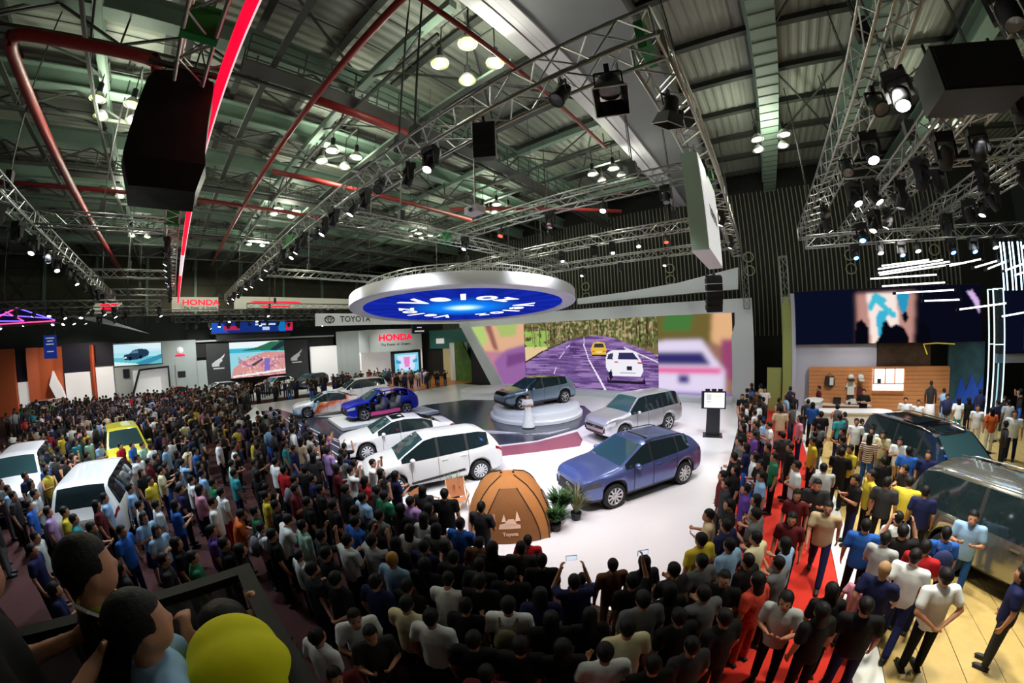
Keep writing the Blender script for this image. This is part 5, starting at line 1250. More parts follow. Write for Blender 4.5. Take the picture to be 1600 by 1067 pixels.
_wheel = {}
def wheel_meshes(r, w, spokes, sm):
    key = (round(r, 3), spokes, sm.name)
    if key in _wheel: return _wheel[key]
    b = MB(); b.smooth = True
    ri = r * 0.70
    b.lathe([(ri, -w / 2 + 0.01), (r * 0.9, -w / 2), (r * 0.975, -w / 2 + 0.02), (r, -w / 2 + 0.05), (r, w / 2 - 0.05), (r * 0.975, w / 2 - 0.02), (r * 0.9, w / 2), (ri, w / 2 - 0.01)], 30, 'y')
    ty = b.mesh('tyre', M_tyre)
    b = MB(); b.smooth = True
    b.lathe([(ri, -w / 2 + 0.01), (ri * 0.97, -0.02), (0.0, -0.02)], 24, 'y'); b.lathe([(0.0, 0.02), (ri * 0.9, 0.02), (ri * 0.96, w / 2 - 0.03), (ri, w / 2 - 0.01)], 24, 'y')
    wl = b.mesh('rim_well', M_rimd)
    b = MB(); b.smooth = True; b.lathe([(ri * 1.0, w / 2 - 0.012), (ri * 1.02, w / 2 - 0.004), (ri * 0.93, w / 2 - 0.01), (ri * 0.9, w / 2 - 0.04)], 30, 'y'); lip = b.mesh('rim_lip', sm)
    b = MB()
    b.lathe([(0.0, w / 2 - 0.015), (0.05, w / 2 - 0.015), (0.06, w / 2 - 0.04)], 12, 'y'); hub = b.mesh('hub', sm)
    b = MB()
    s0, s1 = 0.022, 0.03
    b.add([(-s0, w / 2 - 0.03, 0.03), (s0, w / 2 - 0.03, 0.03), (s1, w / 2 - 0.012, ri * 0.95), (-s1, w / 2 - 0.012, ri * 0.95), (-s0, w / 2 - 0.06, 0.03), (s0, w / 2 - 0.06, 0.03), (s1, w / 2 - 0.05, ri * 0.95), (-s1, w / 2 - 0.05, ri * 0.95)],
          [(0, 3, 2, 1), (4, 5, 6, 7), (0, 1, 5, 4), (1, 2, 6, 5), (2, 3, 7, 6), (3, 0, 4, 7)])
    sp = b.mesh('spoke', sm)
    _wheel[key] = (ty, wl, lip, hub, sp)
    return _wheel[key]
def add_wheel(t, x, y, r, w, side, spokes, sm):
    e = bpy.data.objects.new('wheel', wheel_meshes(r, w, spokes, sm)[0]); e.location = (x, y, r)
    if side < 0: e.rotation_euler = (0, 0, math.pi)
    link(e, t)
    ty, wl, lip, hub, sp = wheel_meshes(r, w, spokes, sm)
    obj('rim_well', wl, e); obj('rim_lip', lip, e); obj('hub', hub, e)
    for i in range(spokes):
        obj('spoke', sp, e, None, (0, 2 * math.pi * i / spokes, 0))
    return e

def car(name, label, loc, heading, S, body_m, cat='car', spokes=10, rim=None, skip=None, parts=True, roof_m=None, hood_m=None):
    """S: measurements of the car. local x forward, y left, z up; origin on the ground amid the axles"""
    rz = math.atan2(heading[1], heading[0])
    t = thing(name, label, cat, loc, rz)
    wb = S['wb']; xf, xr = wb / 2, -wb / 2
    X1 = xf + S['of']; X0 = xr - S['or_']
    hw = S['W'] / 2; rw = S['rw']; Ra = rw + 0.055
    top = np.array(S['top']); belt = np.array(S['belt'])
    def ip(a, x): return float(np.interp(x, a[:, 0], a[:, 1]))
    def sm(a, x):      # softened interpolation
        return (ip(a, x - 0.07) + 2 * ip(a, x) + ip(a, x + 0.07)) / 4
    plan = np.array([(X0, 0.80), (X0 + 0.05, 0.87), (X0 + 0.16, 0.935), (X0 + 0.45, 0.98), (xr, 1.0), (xf, 1.0), (X1 - 0.5, 0.965), (X1 - 0.25, 0.915), (X1 - 0.1, 0.84), (X1 - 0.03, 0.77), (X1, 0.70)])
    sill = S['sill']
    xs = set(np.linspace(X0, X1, 34).round(3))
    for a in np.linspace(-1, 1, 15):
        xs.add(round(xf + Ra * math.sin(a * math.pi / 2), 3)); xs.add(round(xr + Ra * math.sin(a * math.pi / 2), 3))
    for v in plan[:, 0]: xs.add(round(float(v), 3))
    for v in top[:, 0]:
        if X0 < v < X1: xs.add(round(float(v), 3))
    for bx in S['pillars']:
        xs.add(round(bx - 0.04, 3)); xs.add(round(bx + 0.04, 3))
    xs = sorted(xs)
    ys = [xs[0]]
    for v in xs[1:]:
        if v - ys[-1] > 0.012: ys.append(v)
    xs = ys; n = len(xs); K = 10
    zroof = float(top[:, 1].max())
    rings = []
    for x in xs:
        w = hw * ip(plan, x); zb = sill
        de = min(x - X0, X1 - x)
        if de < 0.25: zb += (0.25 - de) * 0.35
        for xw in (xf, xr):
            if abs(x - xw) < Ra: zb = max(zb, rw + math.sqrt(max(0, Ra * Ra - (x - xw) ** 2)))
        zt = sm(top, x); zl = sm(belt, x); zl = min(zl, zt - 0.015)
        zl = max(zl, zb + 0.12) if zl < zb + 0.12 else zl
        zt = max(zt, zl + 0.015)
        g = min(1.0, max(0.0, (zt - zl - 0.06) / (zroof - zl - 0.06)))
        y5 = w - 0.045; y6 = y5 - 0.05 - (S['tumble'] * g)
        z6 = zl + (zt - zl) * (0.5 if g <= 0 else 0.5 + 0.42 * min(1, g * 4))
        y6 = max(y6, 0.3)
        z7 = zl + (zt - zl) * (0.8 if g <= 0 else 0.8 + 0.16 * min(1, g * 4))
        h = zl - zb
        rings.append([(w - 0.09, zb), (w - 0.012, zb + min(S.get('cladh', 0.08), h * 0.3)), (w + 0.005, zb + h * 0.42), (w - 0.004, zb + h * 0.68), (w - 0.022, zl - h * 0.12), (y5, zl), (y6, z6), (y6 - 0.085, z7), (y6 * 0.5, zt - 0.008), (0.0, zt)])
    groups = {}
    def face(part, vs): groups.setdefault(part, []).append(vs)
    cowl, rf, rr, rgb = S['cowl'], S['roof_f'], S['roof_r'], S['rear_glass']
    for i in range(n - 1):
        xm = (xs[i] + xs[i + 1]) / 2
        for j in range(K - 1):
            for s in (1, -1):
                a, b_ = rings[i][j], rings[i][j + 1]; c, d = rings[i + 1][j], rings[i + 1][j + 1]
                q = [(xs[i], s * a[0], a[1]), (xs[i + 1], s * c[0], c[1]), (xs[i + 1], s * d[0], d[1]), (xs[i], s * b_[0], b_[1])]
                if s < 0: q = q[::-1]
                part = 'body'
                if j == 0 and S.get('clad'): part = 'cladding'
                elif j == 5:
                    if (rings[i][6][1] - rings[i][5][1]) > 0.10 and (rings[i + 1][6][1] - rings[i + 1][5][1]) > 0.10 and S['win_r'] < xm < cowl:
                        part = 'side_window_left' if s > 0 else 'side_window_right'
                        pk = [k_ for k_, bx in enumerate(S['pillars']) if abs(xm - bx) < 0.041]
                        if pk: part = 'pillar%d_%s' % (pk[0], 'left' if s > 0 else 'right')
                elif j >= 7:
                    if rf < xm < cowl: part = 'windscreen'
                    elif rgb < xm < rr: part = 'rear_window'
                    elif rr <= xm <= rf: part = 'roof'
                    elif xm > cowl and hood_m is not None: part = 'bonnet'
                elif j == 6 and rr <= xm <= rf: part = 'roof'
                if j == 3 and xm > X1 - S.get('hl', 0.42): part = 'headlamp_left' if s > 0 else 'headlamp_right'
                if j == S.get('tlj', 4) and xm < X0 + 0.24: part = 'tail_lamp_left' if s > 0 else 'tail_lamp_right'
                if skip and skip(part, j, xm, s): continue
                face(part, q)
    for e, x in ((0, xs[0]), (n - 1, xs[-1])):
        rg = rings[e]
        for j in range(K - 2):
            q = [(x, rg[j][0], rg[j][1]), (x, -rg[j][0], rg[j][1]), (x, -rg[j + 1][0], rg[j + 1][1]), (x, rg[j + 1][0], rg[j + 1][1])]
            face('cladding' if (j == 0 and S.get('clad')) else 'body', q if e else q[::-1])
        q = [(x, rg[8][0], rg[8][1]), (x, -rg[8][0], rg[8][1]), (x, 0, rg[9][1])]
        face('body', q if e else q[::-1])
    # floor pan
    b = MB(); b.box(X0 + 0.2, X1 - 0.2, -hw + 0.25, hw - 0.25, sill - 0.03, sill + 0.02); b.build('floor_pan', M_clad, t)
    mm = {'body': body_m, 'cladding': M_clad, 'side_window': M_glassc, 'windscreen': M_shield, 'rear_window': M_glassc, 'pillar': M_clad, 'roof': roof_m or body_m, 'bonnet': hood_m or body_m, 'headlamp': S.get('hlm', M_hl), 'tail_lamp': M_tl}
    for part, fl in groups.items():
        base = part.replace('_left', '').replace('_right', '').rstrip('0123456789')
        idx = {}; vs = []; fs = []
        for q in fl:
            f = []
            for v in q:
                k = (round(v[0], 4), round(v[1], 4), round(v[2], 4))
                if k not in idx: idx[k] = len(vs); vs.append(v)
                if not f or f[-1] != idx[k]: f.append(idx[k])
            if len(set(f)) == len(f) and len(f) >= 3: fs.append(f)
        b = MB(); b.add(vs, fs); o = b.build(base, mm[base], t, sharp=32)
    # wheels
    rm = rim or M_rim
    for x in (xf, xr):
        for s in (1, -1):
            if skip and skip('wheel', 0, x, s): continue
            add_wheel(t, x, s * (hw - 0.125), rw, 0.23, s, spokes, rm)
        b = MB(); b.smooth = True; b.lathe([(Ra, -hw + 0.12), (Ra, hw - 0.12)], 20, 'y', (x, 0, rw), arc=None)
        o = b.build('wheel_well', M_rimd, t)
    def at(x):
        i = min(range(n), key=lambda q: abs(xs[q] - x)); return rings[i]
    # face of the car
    zn = at(X1)[5][1]; zb = at(X1)[0][1]; gh = S.get('grille', (0.30, 0.62, 0.34, 0.50))
    g0, g1, w0, w1 = gh
    zg0, zg1 = zb + (zn - zb) * g0, zb + (zn - zb) * g1
    b = MB(); b.prism([(-w0 * hw, zg0), (w0 * hw, zg0), (w1 * hw, zg1), (-w1 * hw, zg1)], X1 - 0.02, X1 + 0.012, 'yz'); gr = b.build('grille', M_clad, t, fix=True)
    for k in range(4):
        f = (k + 0.5) / 4; z_ = zg0 + (zg1 - zg0) * f; ww = (w0 + (w1 - w0) * f) * hw * 0.93
        b = MB(); b.box(X1 + 0.012, X1 + 0.02, -ww, ww, z_ - 0.008, z_ + 0.008); b.build('grille_bar', M_chrome if S.get('chrome') else M_rimd, gr)
    b = MB(); b.smooth = True; b.lathe([(0.05, 0), (0.05, 0.014), (0.036, 0.014), (0.036, 0)], 14, 'x'); e = b.build('emblem', M_chrome, gr, fix=True); e.location = (X1 + 0.012, 0, zn - (zn - zb) * 0.16 if S.get('emb') else zg1 - 0.07); e.scale = (1, 1.4, 1)
    b = MB(); b.box(X1 - 0.03, X1 + 0.014, -0.62 * hw, 0.62 * hw, zb + 0.02, zb + (zn - zb) * 0.2); b.build('lower_intake', M_clad, t)
    for s in (1, -1):
        x_ = X1 - 0.13; r_ = at(x_)
        b = MB(); b.prism([(s * 0.60 * hw, zb + 0.1), (s * 0.72 * hw, zb + 0.08), (s * 0.74 * hw, zb + 0.30), (s * 0.68 * hw, zb + 0.26)], X1 - 0.08, X1 + 0.006, 'yz'); b.build('fog_lamp_bezel', M_clad, t, fix=True)
    b = MB(); b.box(X0 - 0.012, X0, -0.26, 0.26, 0.62, 0.76); b.build('number_plate', M_plate, t)
    # mirrors, handles, seams
    mx = cowl - S.get('mir', 0.42)
    rg = at(mx)
    for s in (1, -1):
        b = MB(); b.smooth = True; b.ball((mx + 0.02, s * (rg[5][0] + 0.13), rg[5][1] + 0.07), 0.1, 10, 8, (0.85, 1.0, 0.78)); mo = b.build('mirror', S.get('mirm', body_m), t)
        b = MB(); b.bar((mx + 0.04, s * (rg[5][0] - 0.03), rg[5][1] + 0.02), (mx + 0.03, s * (rg[5][0] + 0.09), rg[5][1] + 0.04), 0.05, 0.03); b.build('mirror_arm', M_clad, mo)
    if parts:
        for dx in S['doors']:
            r_ = at(dx)
            for s in (1, -1):
                if skip and skip('seam', 0, dx, s): continue
                b = MB()
                for j in range(1, 5):
                    b.bar((dx, s * (r_[j][0] + 0.002), r_[j][1]), (dx, s * (r_[j + 1][0] + 0.002), r_[j + 1][1]), 0.012, 0.012)
                b.build('door_seam', M_rimd, t)
        for hx in S['handles']:
            r_ = at(hx)
            for s in (1, -1):
                if skip and skip('handle', 0, hx, s): continue
                b = MB(); b.box(hx - 0.1, hx + 0.1, s * (r_[4][0] + 0.012) - 0.014, s * (r_[4][0] + 0.012) + 0.014, r_[4][1] - 0.035, r_[4][1] - 0.005); b.build('door_handle', body_m, t)
    if S.get('rails'):
        for s in (1, -1):
            pts = []
            for x in np.linspace(rf - 0.25, rr + 0.15, 8):
                r_ = at(x); pts.append((x, s * (r_[6][0] - 0.03), r_[7][1] + 0.045))
            pts[0] = (pts[0][0] + 0.08, pts[0][1], pts[0][2] - 0.05); pts[-1] = (pts[-1][0] - 0.08, pts[-1][1], pts[-1][2] - 0.05)
            b = MB(); b.smooth = True; b.tube(pts, 0.018, 6); b.build('roof_rail', M_chrome if S['rails'] == 'chrome' else M_clad, t)
    for (a, c, wf) in S.get('sunroof', []):
        za = at(a)[8][1] + 0.012; zc = at(c)[8][1] + 0.012; ww = at((a + c) / 2)[6][0] * wf
        b = MB(); b.add([(a, -ww, za), (c, -ww, zc), (c, ww, zc), (a, ww, za), (a, -ww, za + 0.008), (c, -ww, zc + 0.008), (c, ww, zc + 0.008), (a, ww, za + 0.008)], [(0, 3, 2, 1), (4, 5, 6, 7), (0, 1, 5, 4), (1, 2, 6, 5), (2, 3, 7, 6), (3, 0, 4, 7)])
        so = b.build('sunroof', M_glassc, t)
        if S.get('sunrim'):
            b = MB()
            for p_, q_ in (((a, -ww, za), (c, -ww, zc)), ((c, -ww, zc), (c, ww, zc)), ((c, ww, zc), (a, ww, za)), ((a, ww, za), (a, -ww, za))):
                b.bar((p_[0], p_[1], p_[2] + 0.012), (q_[0], q_[1], q_[2] + 0.012), 0.05, 0.02)
            b.build('sunroof_rim', M_chrome, so)
    if S.get('trim'):
        for s in (1, -1):
            if skip and skip('trim', 0, 0, s): continue
            r_ = at(0)
            b = MB(); b.prism([(xr + 0.55, S['trim'] + 0.10), (xf - 0.48, S['trim'] - 0.06), (xf - 0.5, S['trim'] - 0.13), (xr + 0.5, S['trim'] + 0.03)], s * (hw + 0.0) - 0.008, s * (hw + 0.0) + 0.014, 'xz'); b.build('side_trim', M_clad, t, fix=True)
    t['_front'] = X1
    del t['_front']
    return t

def spec(L, W, H, wb, of, kind, rw=0.33, sill=0.22, **kw):
    """side profiles for the four kinds of car"""
    xf, xr = wb / 2, -wb / 2; X1 = xf + of; X0 = X1 - L; or_ = xr - X0
    S = dict(W=W, wb=wb, of=of, or_=or_, rw=rw, sill=sill, tumble=0.17)
    if kind == 'mpv':
        cowl, rf, rr, rg = xf - 0.16, xf - 1.0, X0 + 0.50, X0 + 0.14
        S.update(top=[(X0, 0.92), (X0 + 0.06, 1.04), (X0 + 0.14, 1.14), (X0 + 0.46, H - 0.13), (X0 + 0.8, H - 0.04), (0.0, H), (rf, H - 0.06), (cowl, 1.10), (X1 - 0.42, 0.98), (X1 - 0.12, 0.89), (X1, 0.76)],
                 belt=[(X0, 0.84), (X0 + 0.1, 1.0), (X0 + 0.5, 1.17), (xr, 1.12), (0.0, 1.05), (cowl, 1.0), (X1 - 0.42, 0.93), (X1 - 0.1, 0.84), (X1, 0.72)], win_r=X0 + 0.5)
    elif kind == 'suv':
        cowl, rf, rr, rg = xf - 0.26, xf - 1.06, X0 + 0.66, X0 + 0.20
        S.update(top=[(X0, 0.90), (X0 + 0.06, 1.03), (X0 + 0.20, 1.15), (X0 + 0.60, H - 0.13), (X0 + 0.95, H - 0.05), (0.05, H), (rf, H - 0.06), (cowl, 1.10), (X1 - 0.5, 1.0), (X1 - 0.14, 0.93), (X1, 0.80)],
                 belt=[(X0, 0.84), (X0 + 0.1, 1.0), (X0 + 0.6, 1.15), (xr, 1.11), (0.0, 1.05), (cowl, 1.0), (X1 - 0.5, 0.95), (X1 - 0.12, 0.88), (X1, 0.76)], win_r=X0 + 0.72)
    elif kind == 'bigsuv':
        cowl, rf, rr, rg = xf - 0.32, xf - 0.98, X0 + 0.42, X0 + 0.14
        S.update(top=[(X0, 1.0), (X0 + 0.06, 1.10), (X0 + 0.12, 1.24), (X0 + 0.38, H - 0.08), (X0 + 0.7, H - 0.01), (0.0, H), (rf, H - 0.05), (cowl, 1.22), (X1 - 0.5, 1.13), (X1 - 0.14, 1.05), (X1, 0.86)],
                 belt=[(X0, 0.92), (X0 + 0.1, 1.16), (xr, 1.16), (cowl, 1.11), (X1 - 0.5, 1.07), (X1 - 0.12, 0.98), (X1, 0.82)], win_r=X0 + 0.34)
    else:   # sedan
        cowl, rf, rr, rg = xf - 0.30, xf - 1.12, xr + 0.42, xr - 0.42
        S.update(top=[(X0, 0.86), (X0 + 0.05, 0.98), (X0 + 0.12, 1.03), (rg, 1.08), (rr, H - 0.06), (-0.25, H), (rf, H - 0.06), (cowl, 0.99), (X1 - 0.5, 0.88), (X1 - 0.14, 0.79), (X1, 0.66)],
                 belt=[(X0, 0.80), (X0 + 0.08, 0.96), (xr, 0.95), (cowl, 0.90), (X1 - 0.5, 0.82), (X1 - 0.12, 0.74), (X1, 0.62)], win_r=xr + 0.02)
    S['top'] = [(x, z_) for x, z_ in S['top']]
    S.update(cowl=cowl, roof_f=rf, roof_r=rr, rear_glass=rg, pillars=[0.02, xr + 0.32] if kind != 'sedan' else [-0.05], doors=[cowl - 0.36, 0.0, xr + 0.38], handles=[-0.2 + 0.0, xr + 0.55])
    S.update(kw)
    return S

P_white = paint('white_car_paint', lin(240, 240, 242), 0.0, 0.25)
P_blue = paint('steel_blue_paint', lin(96, 112, 172), 0.5)
P_silver = paint('silver_paint', lin(198, 198, 206), 0.6)
P_grey = paint('blue_grey_paint', lin(126, 146, 162), 0.5)
P_black = paint('black_paint', (0.008, 0.008, 0.009), 0.2, 0.15)
P_cut = paint('vivid_blue_paint', lin(20, 40, 200), 0.3)
P_yellow = paint('yellow_paint', lin(222, 214, 40), 0.0)
P_red = paint('red_car_paint', lin(180, 20, 24), 0.1)
P_lx = paint('bright_silver_paint', lin(150, 150, 140), 0.8, 0.2)
ST = 0.156
c1 = car('white_mpv', 'white people carrier at the front of the stage beside the tent', (-9.05, 6.80, ST), (-0.40, -0.917), spec(4.475, 1.75, 1.68, 2.75, 0.86, 'mpv', 0.335, 0.24, trim=0.44, chrome=0, grille=(0.22, 0.55, 0.46, 0.40), hl=0.5, emb=1, pillars=[-0.02, -0.98]), P_white, spokes=12)
c2 = car('white_sedan', 'white saloon car with open black sunroof behind the white people carrier', (-12.87, 7.86, ST), (-0.33, -0.944), spec(4.885, 1.84, 1.45, 2.825, 0.98, 'sedan', 0.335, 0.18, grille=(0.08, 0.40, 0.66, 0.58), hl=0.55, emb=1, sunroof=[(-0.35, 0.2, 0.62)]), P_white, spokes=10)
c3 = car('blue_crossover', 'steel blue crossover with alloy wheels on the right of the stage', (-3.4, 9.77, ST), (-0.506, -0.862), spec(4.46, 1.825, 1.6, 2.64, 0.93, 'suv', 0.35, 0.27, clad=1, cladh=0.11, chrome=0, grille=(0.16, 0.80, 0.58, 0.52), rails='black', sunroof=[(-0.15, 0.32, 0.66)], hlm=M_hld, hl=0.5), P_blue, spokes=10)
c4 = car('silver_suv', 'silver off-roader behind the steel blue crossover', (-5.28, 15.2, ST), (-0.45, -0.893), spec(4.795, 1.855, 1.83, 2.745, 0.93, 'bigsuv', 0.38, 0.34, grille=(0.55, 0.82, 0.60, 0.66), hl=0.45, pillars=[-0.02, -1.0]), P_silver, spokes=6)
c5 = car('grey_crossover', 'blue-grey car with black bonnet and roof on the round podium', (-11.5, 16.3, 0.75), (-0.386, -0.922), spec(4.69, 1.86, 1.62, 2.85, 0.92, 'suv', 0.36, 0.26, clad=1, cladh=0.13, grille=(0.08, 0.30, 0.72, 0.74), hlm=M_hld, hl=0.5), P_grey, spokes=6, roof_m=P_black, hood_m=P_black)
# car with coloured livery
def livery():
    m = bpy.data.materials.new('coloured_livery_paint'); m.use_nodes = True; nt = m.node_tree; b = nt.nodes['Principled BSDF']
    tc = nt.nodes.new('ShaderNodeTexCoord'); nz = nt.nodes.new('ShaderNodeTexNoise'); sep = nt.nodes.new('ShaderNodeSeparateXYZ'); ad = nt.nodes.new('ShaderNodeMath'); cr = nt.nodes.new('ShaderNodeValToRGB')
    ma = nt.nodes.new('ShaderNodeMath'); ma.operation = 'MULTIPLY_ADD'; ma.inputs[1].default_value = -0.16; ma.inputs[2].default_value = 0.62
    nz.inputs['Scale'].default_value = 1.6; ad.operation = 'MULTIPLY_ADD'; ad.inputs[1].default_value = 0.5
    nt.links.new(tc.outputs['Object'], nz.inputs['Vector']); nt.links.new(tc.outputs['Object'], sep.inputs[0]); nt.links.new(sep.outputs['X'], ma.inputs[0])
    z2 = nt.nodes.new('ShaderNodeMath'); z2.operation = 'MULTIPLY_ADD'; z2.inputs[1].default_value = -0.35; nt.links.new(sep.outputs['Z'], z2.inputs[0]); nt.links.new(ma.outputs[0], z2.inputs[2])
    nt.links.new(nz.outputs['Fac'], ad.inputs[0]); nt.links.new(z2.outputs[0], ad.inputs[2]); nt.links.new(ad.outputs[0], cr.inputs['Fac'])
    e = cr.color_ramp.elements; e[0].position = 0.34; e[0].color = lin(238, 238, 240) + (1,); e[1].position = 0.42; e[1].color = lin(70, 170, 230) + (1,)
    for p_, c_ in ((0.50, (236, 236, 240)), (0.57, (240, 160, 110)), (0.66, (226, 90, 50)), (0.76, (240, 200, 190)), (0.86, (236, 236, 240))):
        q = cr.color_ramp.elements.new(p_); q.color = lin(*c_) + (1,)
    nt.links.new(cr.outputs['Color'], b.inputs['Base Color']); b.inputs['Roughness'].default_value = 0.25; b.inputs['Coat Weight'].default_value = 0.8
    return m
c6 = car('liveried_sedan', 'white saloon with blue and orange livery at the left end of the stage', (-22.9, 8.7, ST), (-0.27, -0.963), spec(4.42, 1.73, 1.47, 2.55, 0.88, 'sedan', 0.31, 0.2, grille=(0.08, 0.40, 0.6, 0.5), hl=0.5, emb=1), livery(), spokes=8)
# cut-open show car on its own plinth
t = thing('display_plinth', 'low white plinth under the cut-open blue show car', 'podium', (-18.6, 10.6, 0.15), R(-8))
b = MB(); b.box(-1.5, 1.5, -3.0, 3.0, 0, 0.2); b.build('deck', M_white, t)
b = MB(); b.box(-1.52, 1.52, -3.02, 3.02, -0.0, 0.04); b.build('dark_base', M_clad, t)
def cut_skip(part, j, x, s):
    if s > 0 and part in ('wheel',): return False
    if s > 0 and part in ('seam', 'handle', 'trim', 'door_handle'): return True
    if part in ('windscreen', 'roof') and True: return part == 'roof' and s > 0 and j < 8 and x > -1.0
    if part.startswith('side_window') or part.startswith('pillar'): return True
    if s > 0 and j <= 4 and -0.95 < x < 1.75 and not (1.0 < x < 1.2 and j < 2): return True
    return False
c7 = car('cutaway_car', 'blue show car with its side cut open showing the seats', (-18.7, 10.5, 0.35), (-0.14, -0.99), spec(4.46, 1.825, 1.6, 2.64, 0.93, 'suv', 0.345, 0.24, grille=(0.16, 0.80, 0.58, 0.52)), P_cut, spokes=5, skip=cut_skip)
M_seat = mat('grey_seat', lin(120, 122, 128), 0.7, grain=0.1); M_eng = mat('bare_metal', lin(170, 172, 176), 0.35, 0.7, grain=0.3, scale=10); M_pinkp = mat('pink_cut_edge', lin(226, 80, 150), 0.5, grain=0.05)
def seat(x, y):
    b = MB(); b.smooth = True
    b.tube([(x + 0.25, y, 0.55), (x - 0.2, y, 0.52)], [0.2, 0.22], 10); o = b.build('seat_cushion', M_seat, c7)
    b = MB(); b.smooth = True; b.tube([(x - 0.22, y, 0.5), (x - 0.36, y, 0.8), (x - 0.46, y, 1.08)], [0.2, 0.22, 0.18], 10); s_ = b.build('seat_back', M_seat, c7)
    b = MB(); b.smooth = True; b.ball((x - 0.5, y, 1.24), 0.11, 10, 8, (0.6, 1.1, 0.9)); b.build('headrest', M_seat, s_)
for x, y in ((0.25, 0.38), (0.25, -0.38), (-0.7, 0.38), (-0.7, -0.38)): seat(x, y)
b = MB(); b.box(-1.1, 1.0, -0.75, 0.75, 0.24, 0.3); b.build('cabin_floor', M_eng, c7)
b = MB(); b.box(-0.9, 0.95, 0.74, 0.84, 0.22, 0.42); b.build('sill_beam', M_pinkp, c7)
b = MB(); b.box(1.05, 1.75, -0.4, 0.5, 0.4, 0.8); b.build('engine', M_eng, c7)
for i, (x, z_) in enumerate(((1.2, 0.85), (1.45, 0.86), (1.65, 0.82))):
    b = MB(); b.smooth = True; b.ball((x, 0.45, z_), 0.13, 10, 8); b.build('engine_unit', M_eng if i else M_white, c7)
b = MB(); b.box(0.85, 1.05, -0.7, 0.7, 0.55, 0.95); b.build('dashboard', M_clad, c7)
b = MB(); b.smooth = True; b.lathe([(0.17, 0), (0.19, 0.015), (0.17, 0.03), (0.155, 0.015), (0.17, 0)], 18, 'x'); o = b.build('steering_wheel', M_clad, c7); o.location = (0.72, 0.38, 0.92); o.rotation_euler = (0, R(-25), 0)
b = MB()
for s in (1,): b.tube([(1.05, 0.72, 0.95), (0.4, 0.66, 1.48), (-0.9, 0.66, 1.52), (-1.5, 0.68, 1.2)], 0.035, 6); b.tube([(-0.05, 0.68, 1.5), (0.0, 0.8, 0.4)], 0.03, 6)
b.build('cut_pillar_frame', P_cut, c7)
c8 = car('white_mpv', 'white people carrier half hidden behind the liveried and the cut-open car', (-25.8, 12.6, ST), (-0.2, -0.98), spec(4.7, 1.83, 1.75, 2.75, 0.9, 'mpv', 0.33, 0.24, grille=(0.3, 0.7, 0.5, 0.5)), P_white, spokes=8)
# right-hand stand
SPB = dict(grille=(0.1, 0.85, 0.5, 0.62), chrome=1)
c9 = car('silver_offroader', 'large bright silver off-roader on the wooden floor at the right border', (5.8, 7.17, 0.062), (0.625, -0.78), spec(5.1, 1.98, 1.9, 2.85, 0.92, 'bigsuv', 0.40, 0.36, rails='chrome', pillars=[0.0, -1.0], **SPB), P_lx, spokes=10)
c10 = car('black_offroader', 'large black off-roader with two roof windows in the right stand', (5.5, 11.77, 0.062), (0.42, -0.907), spec(5.1, 1.98, 1.88, 2.85, 0.92, 'bigsuv', 0.40, 0.36, rails='chrome', pillars=[0.0, -1.0], sunroof=[(-0.1, 0.45, 0.62), (-1.1, -0.5, 0.62)], sunrim=1, **SPB), P_black, spokes=10)

# cars among the crowd on the left and on the far stands
c11 = car('white_van', 'white van seen from behind amid the crowd on the left', (-13.3, -2.75, 0.0), (-0.99, 0.05), spec(4.9, 1.9, 1.82, 2.8, 0.95, 'bigsuv', 0.36, 0.3, grille=(0.3, 0.8, 0.5, 0.5), pillars=[0.0, -1.0]), P_white, spokes=8)
c12 = car('white_pickup', 'white car at the left border with its bonnet towards the camera', (-16.4, -6.1, 0.0), (0.98, 0.12), spec(4.8, 1.88, 1.8, 2.8, 0.95, 'bigsuv', 0.36, 0.3, grille=(0.3, 0.8, 0.5, 0.5)), P_white, spokes=8)
c13 = car('yellow_car', 'bright yellow car in the dense crowd on the left', (-18.6, -2.6, 0.0), (0.97, 0.2), spec(4.3, 1.8, 1.85, 2.6, 0.8, 'bigsuv', 0.36, 0.3, grille=(0.3, 0.8, 0.5, 0.5)), P_yellow, spokes=8)
c14 = car('red_car', 'small red car before the far grey wall', (-39.2, -0.6, 0.08), (0.3, -0.95), spec(4.2, 1.75, 1.45, 2.5, 0.85, 'sedan', 0.31, 0.2), P_red, spokes=6, parts=False)
c15 = car('white_hatchback', 'white car before the left charcoal panel of the far stand', (-38.6, 3.6, 0.08), (0.25, -0.97), spec(4.4, 1.8, 1.5, 2.6, 0.9, 'suv', 0.32, 0.22), P_white, spokes=6, parts=False)
c16 = car('white_hatchback', 'white car below the coast video screen of the far stand', (-38.4, 9.2, 0.08), (0.5, -0.86), spec(4.4, 1.8, 1.5, 2.6, 0.9, 'suv', 0.32, 0.22), P_white, spokes=6, parts=False)
c17 = car('dark_car', 'dark grey car right of the coast video screen', (-38.6, 13.2, 0.08), (0.5, -0.86), spec(4.4, 1.8, 1.5, 2.6, 0.9, 'suv', 0.32, 0.22), paint('dark_grey_paint', lin(70, 74, 80), 0.5), spokes=6, parts=False)
c18 = car('silver_hatchback', 'silver car in front of the orange panels', (-38.5, -11.0, 0.0), (0.3, 0.95), spec(4.4, 1.8, 1.5, 2.6, 0.9, 'suv', 0.32, 0.22), P_silver, spokes=6, parts=False)
# ================================================================== camping corner on the stage
M_tent = mat('tan_tent_cloth', lin(178, 116, 58), 0.8, grain=0.12, scale=6, bump=0.2)
M_tent2 = mat('brown_tent_cloth', lin(134, 84, 38), 0.8, grain=0.12, scale=6, bump=0.2)
M_pole = mat('dark_tent_pole', (0.02, 0.016, 0.014), 0.5, grain=0)
M_print = mat('pale_print', lin(240, 200, 170), 0.7, grain=0.05)
face_dir = math.atan2(-6.1, 5.3)
tent = thing('dome_tent', 'tan and brown dome tent with a pale camping print on its door', 'tent', (-5.32, 6.22, 0.152), face_dir + math.pi / 2)
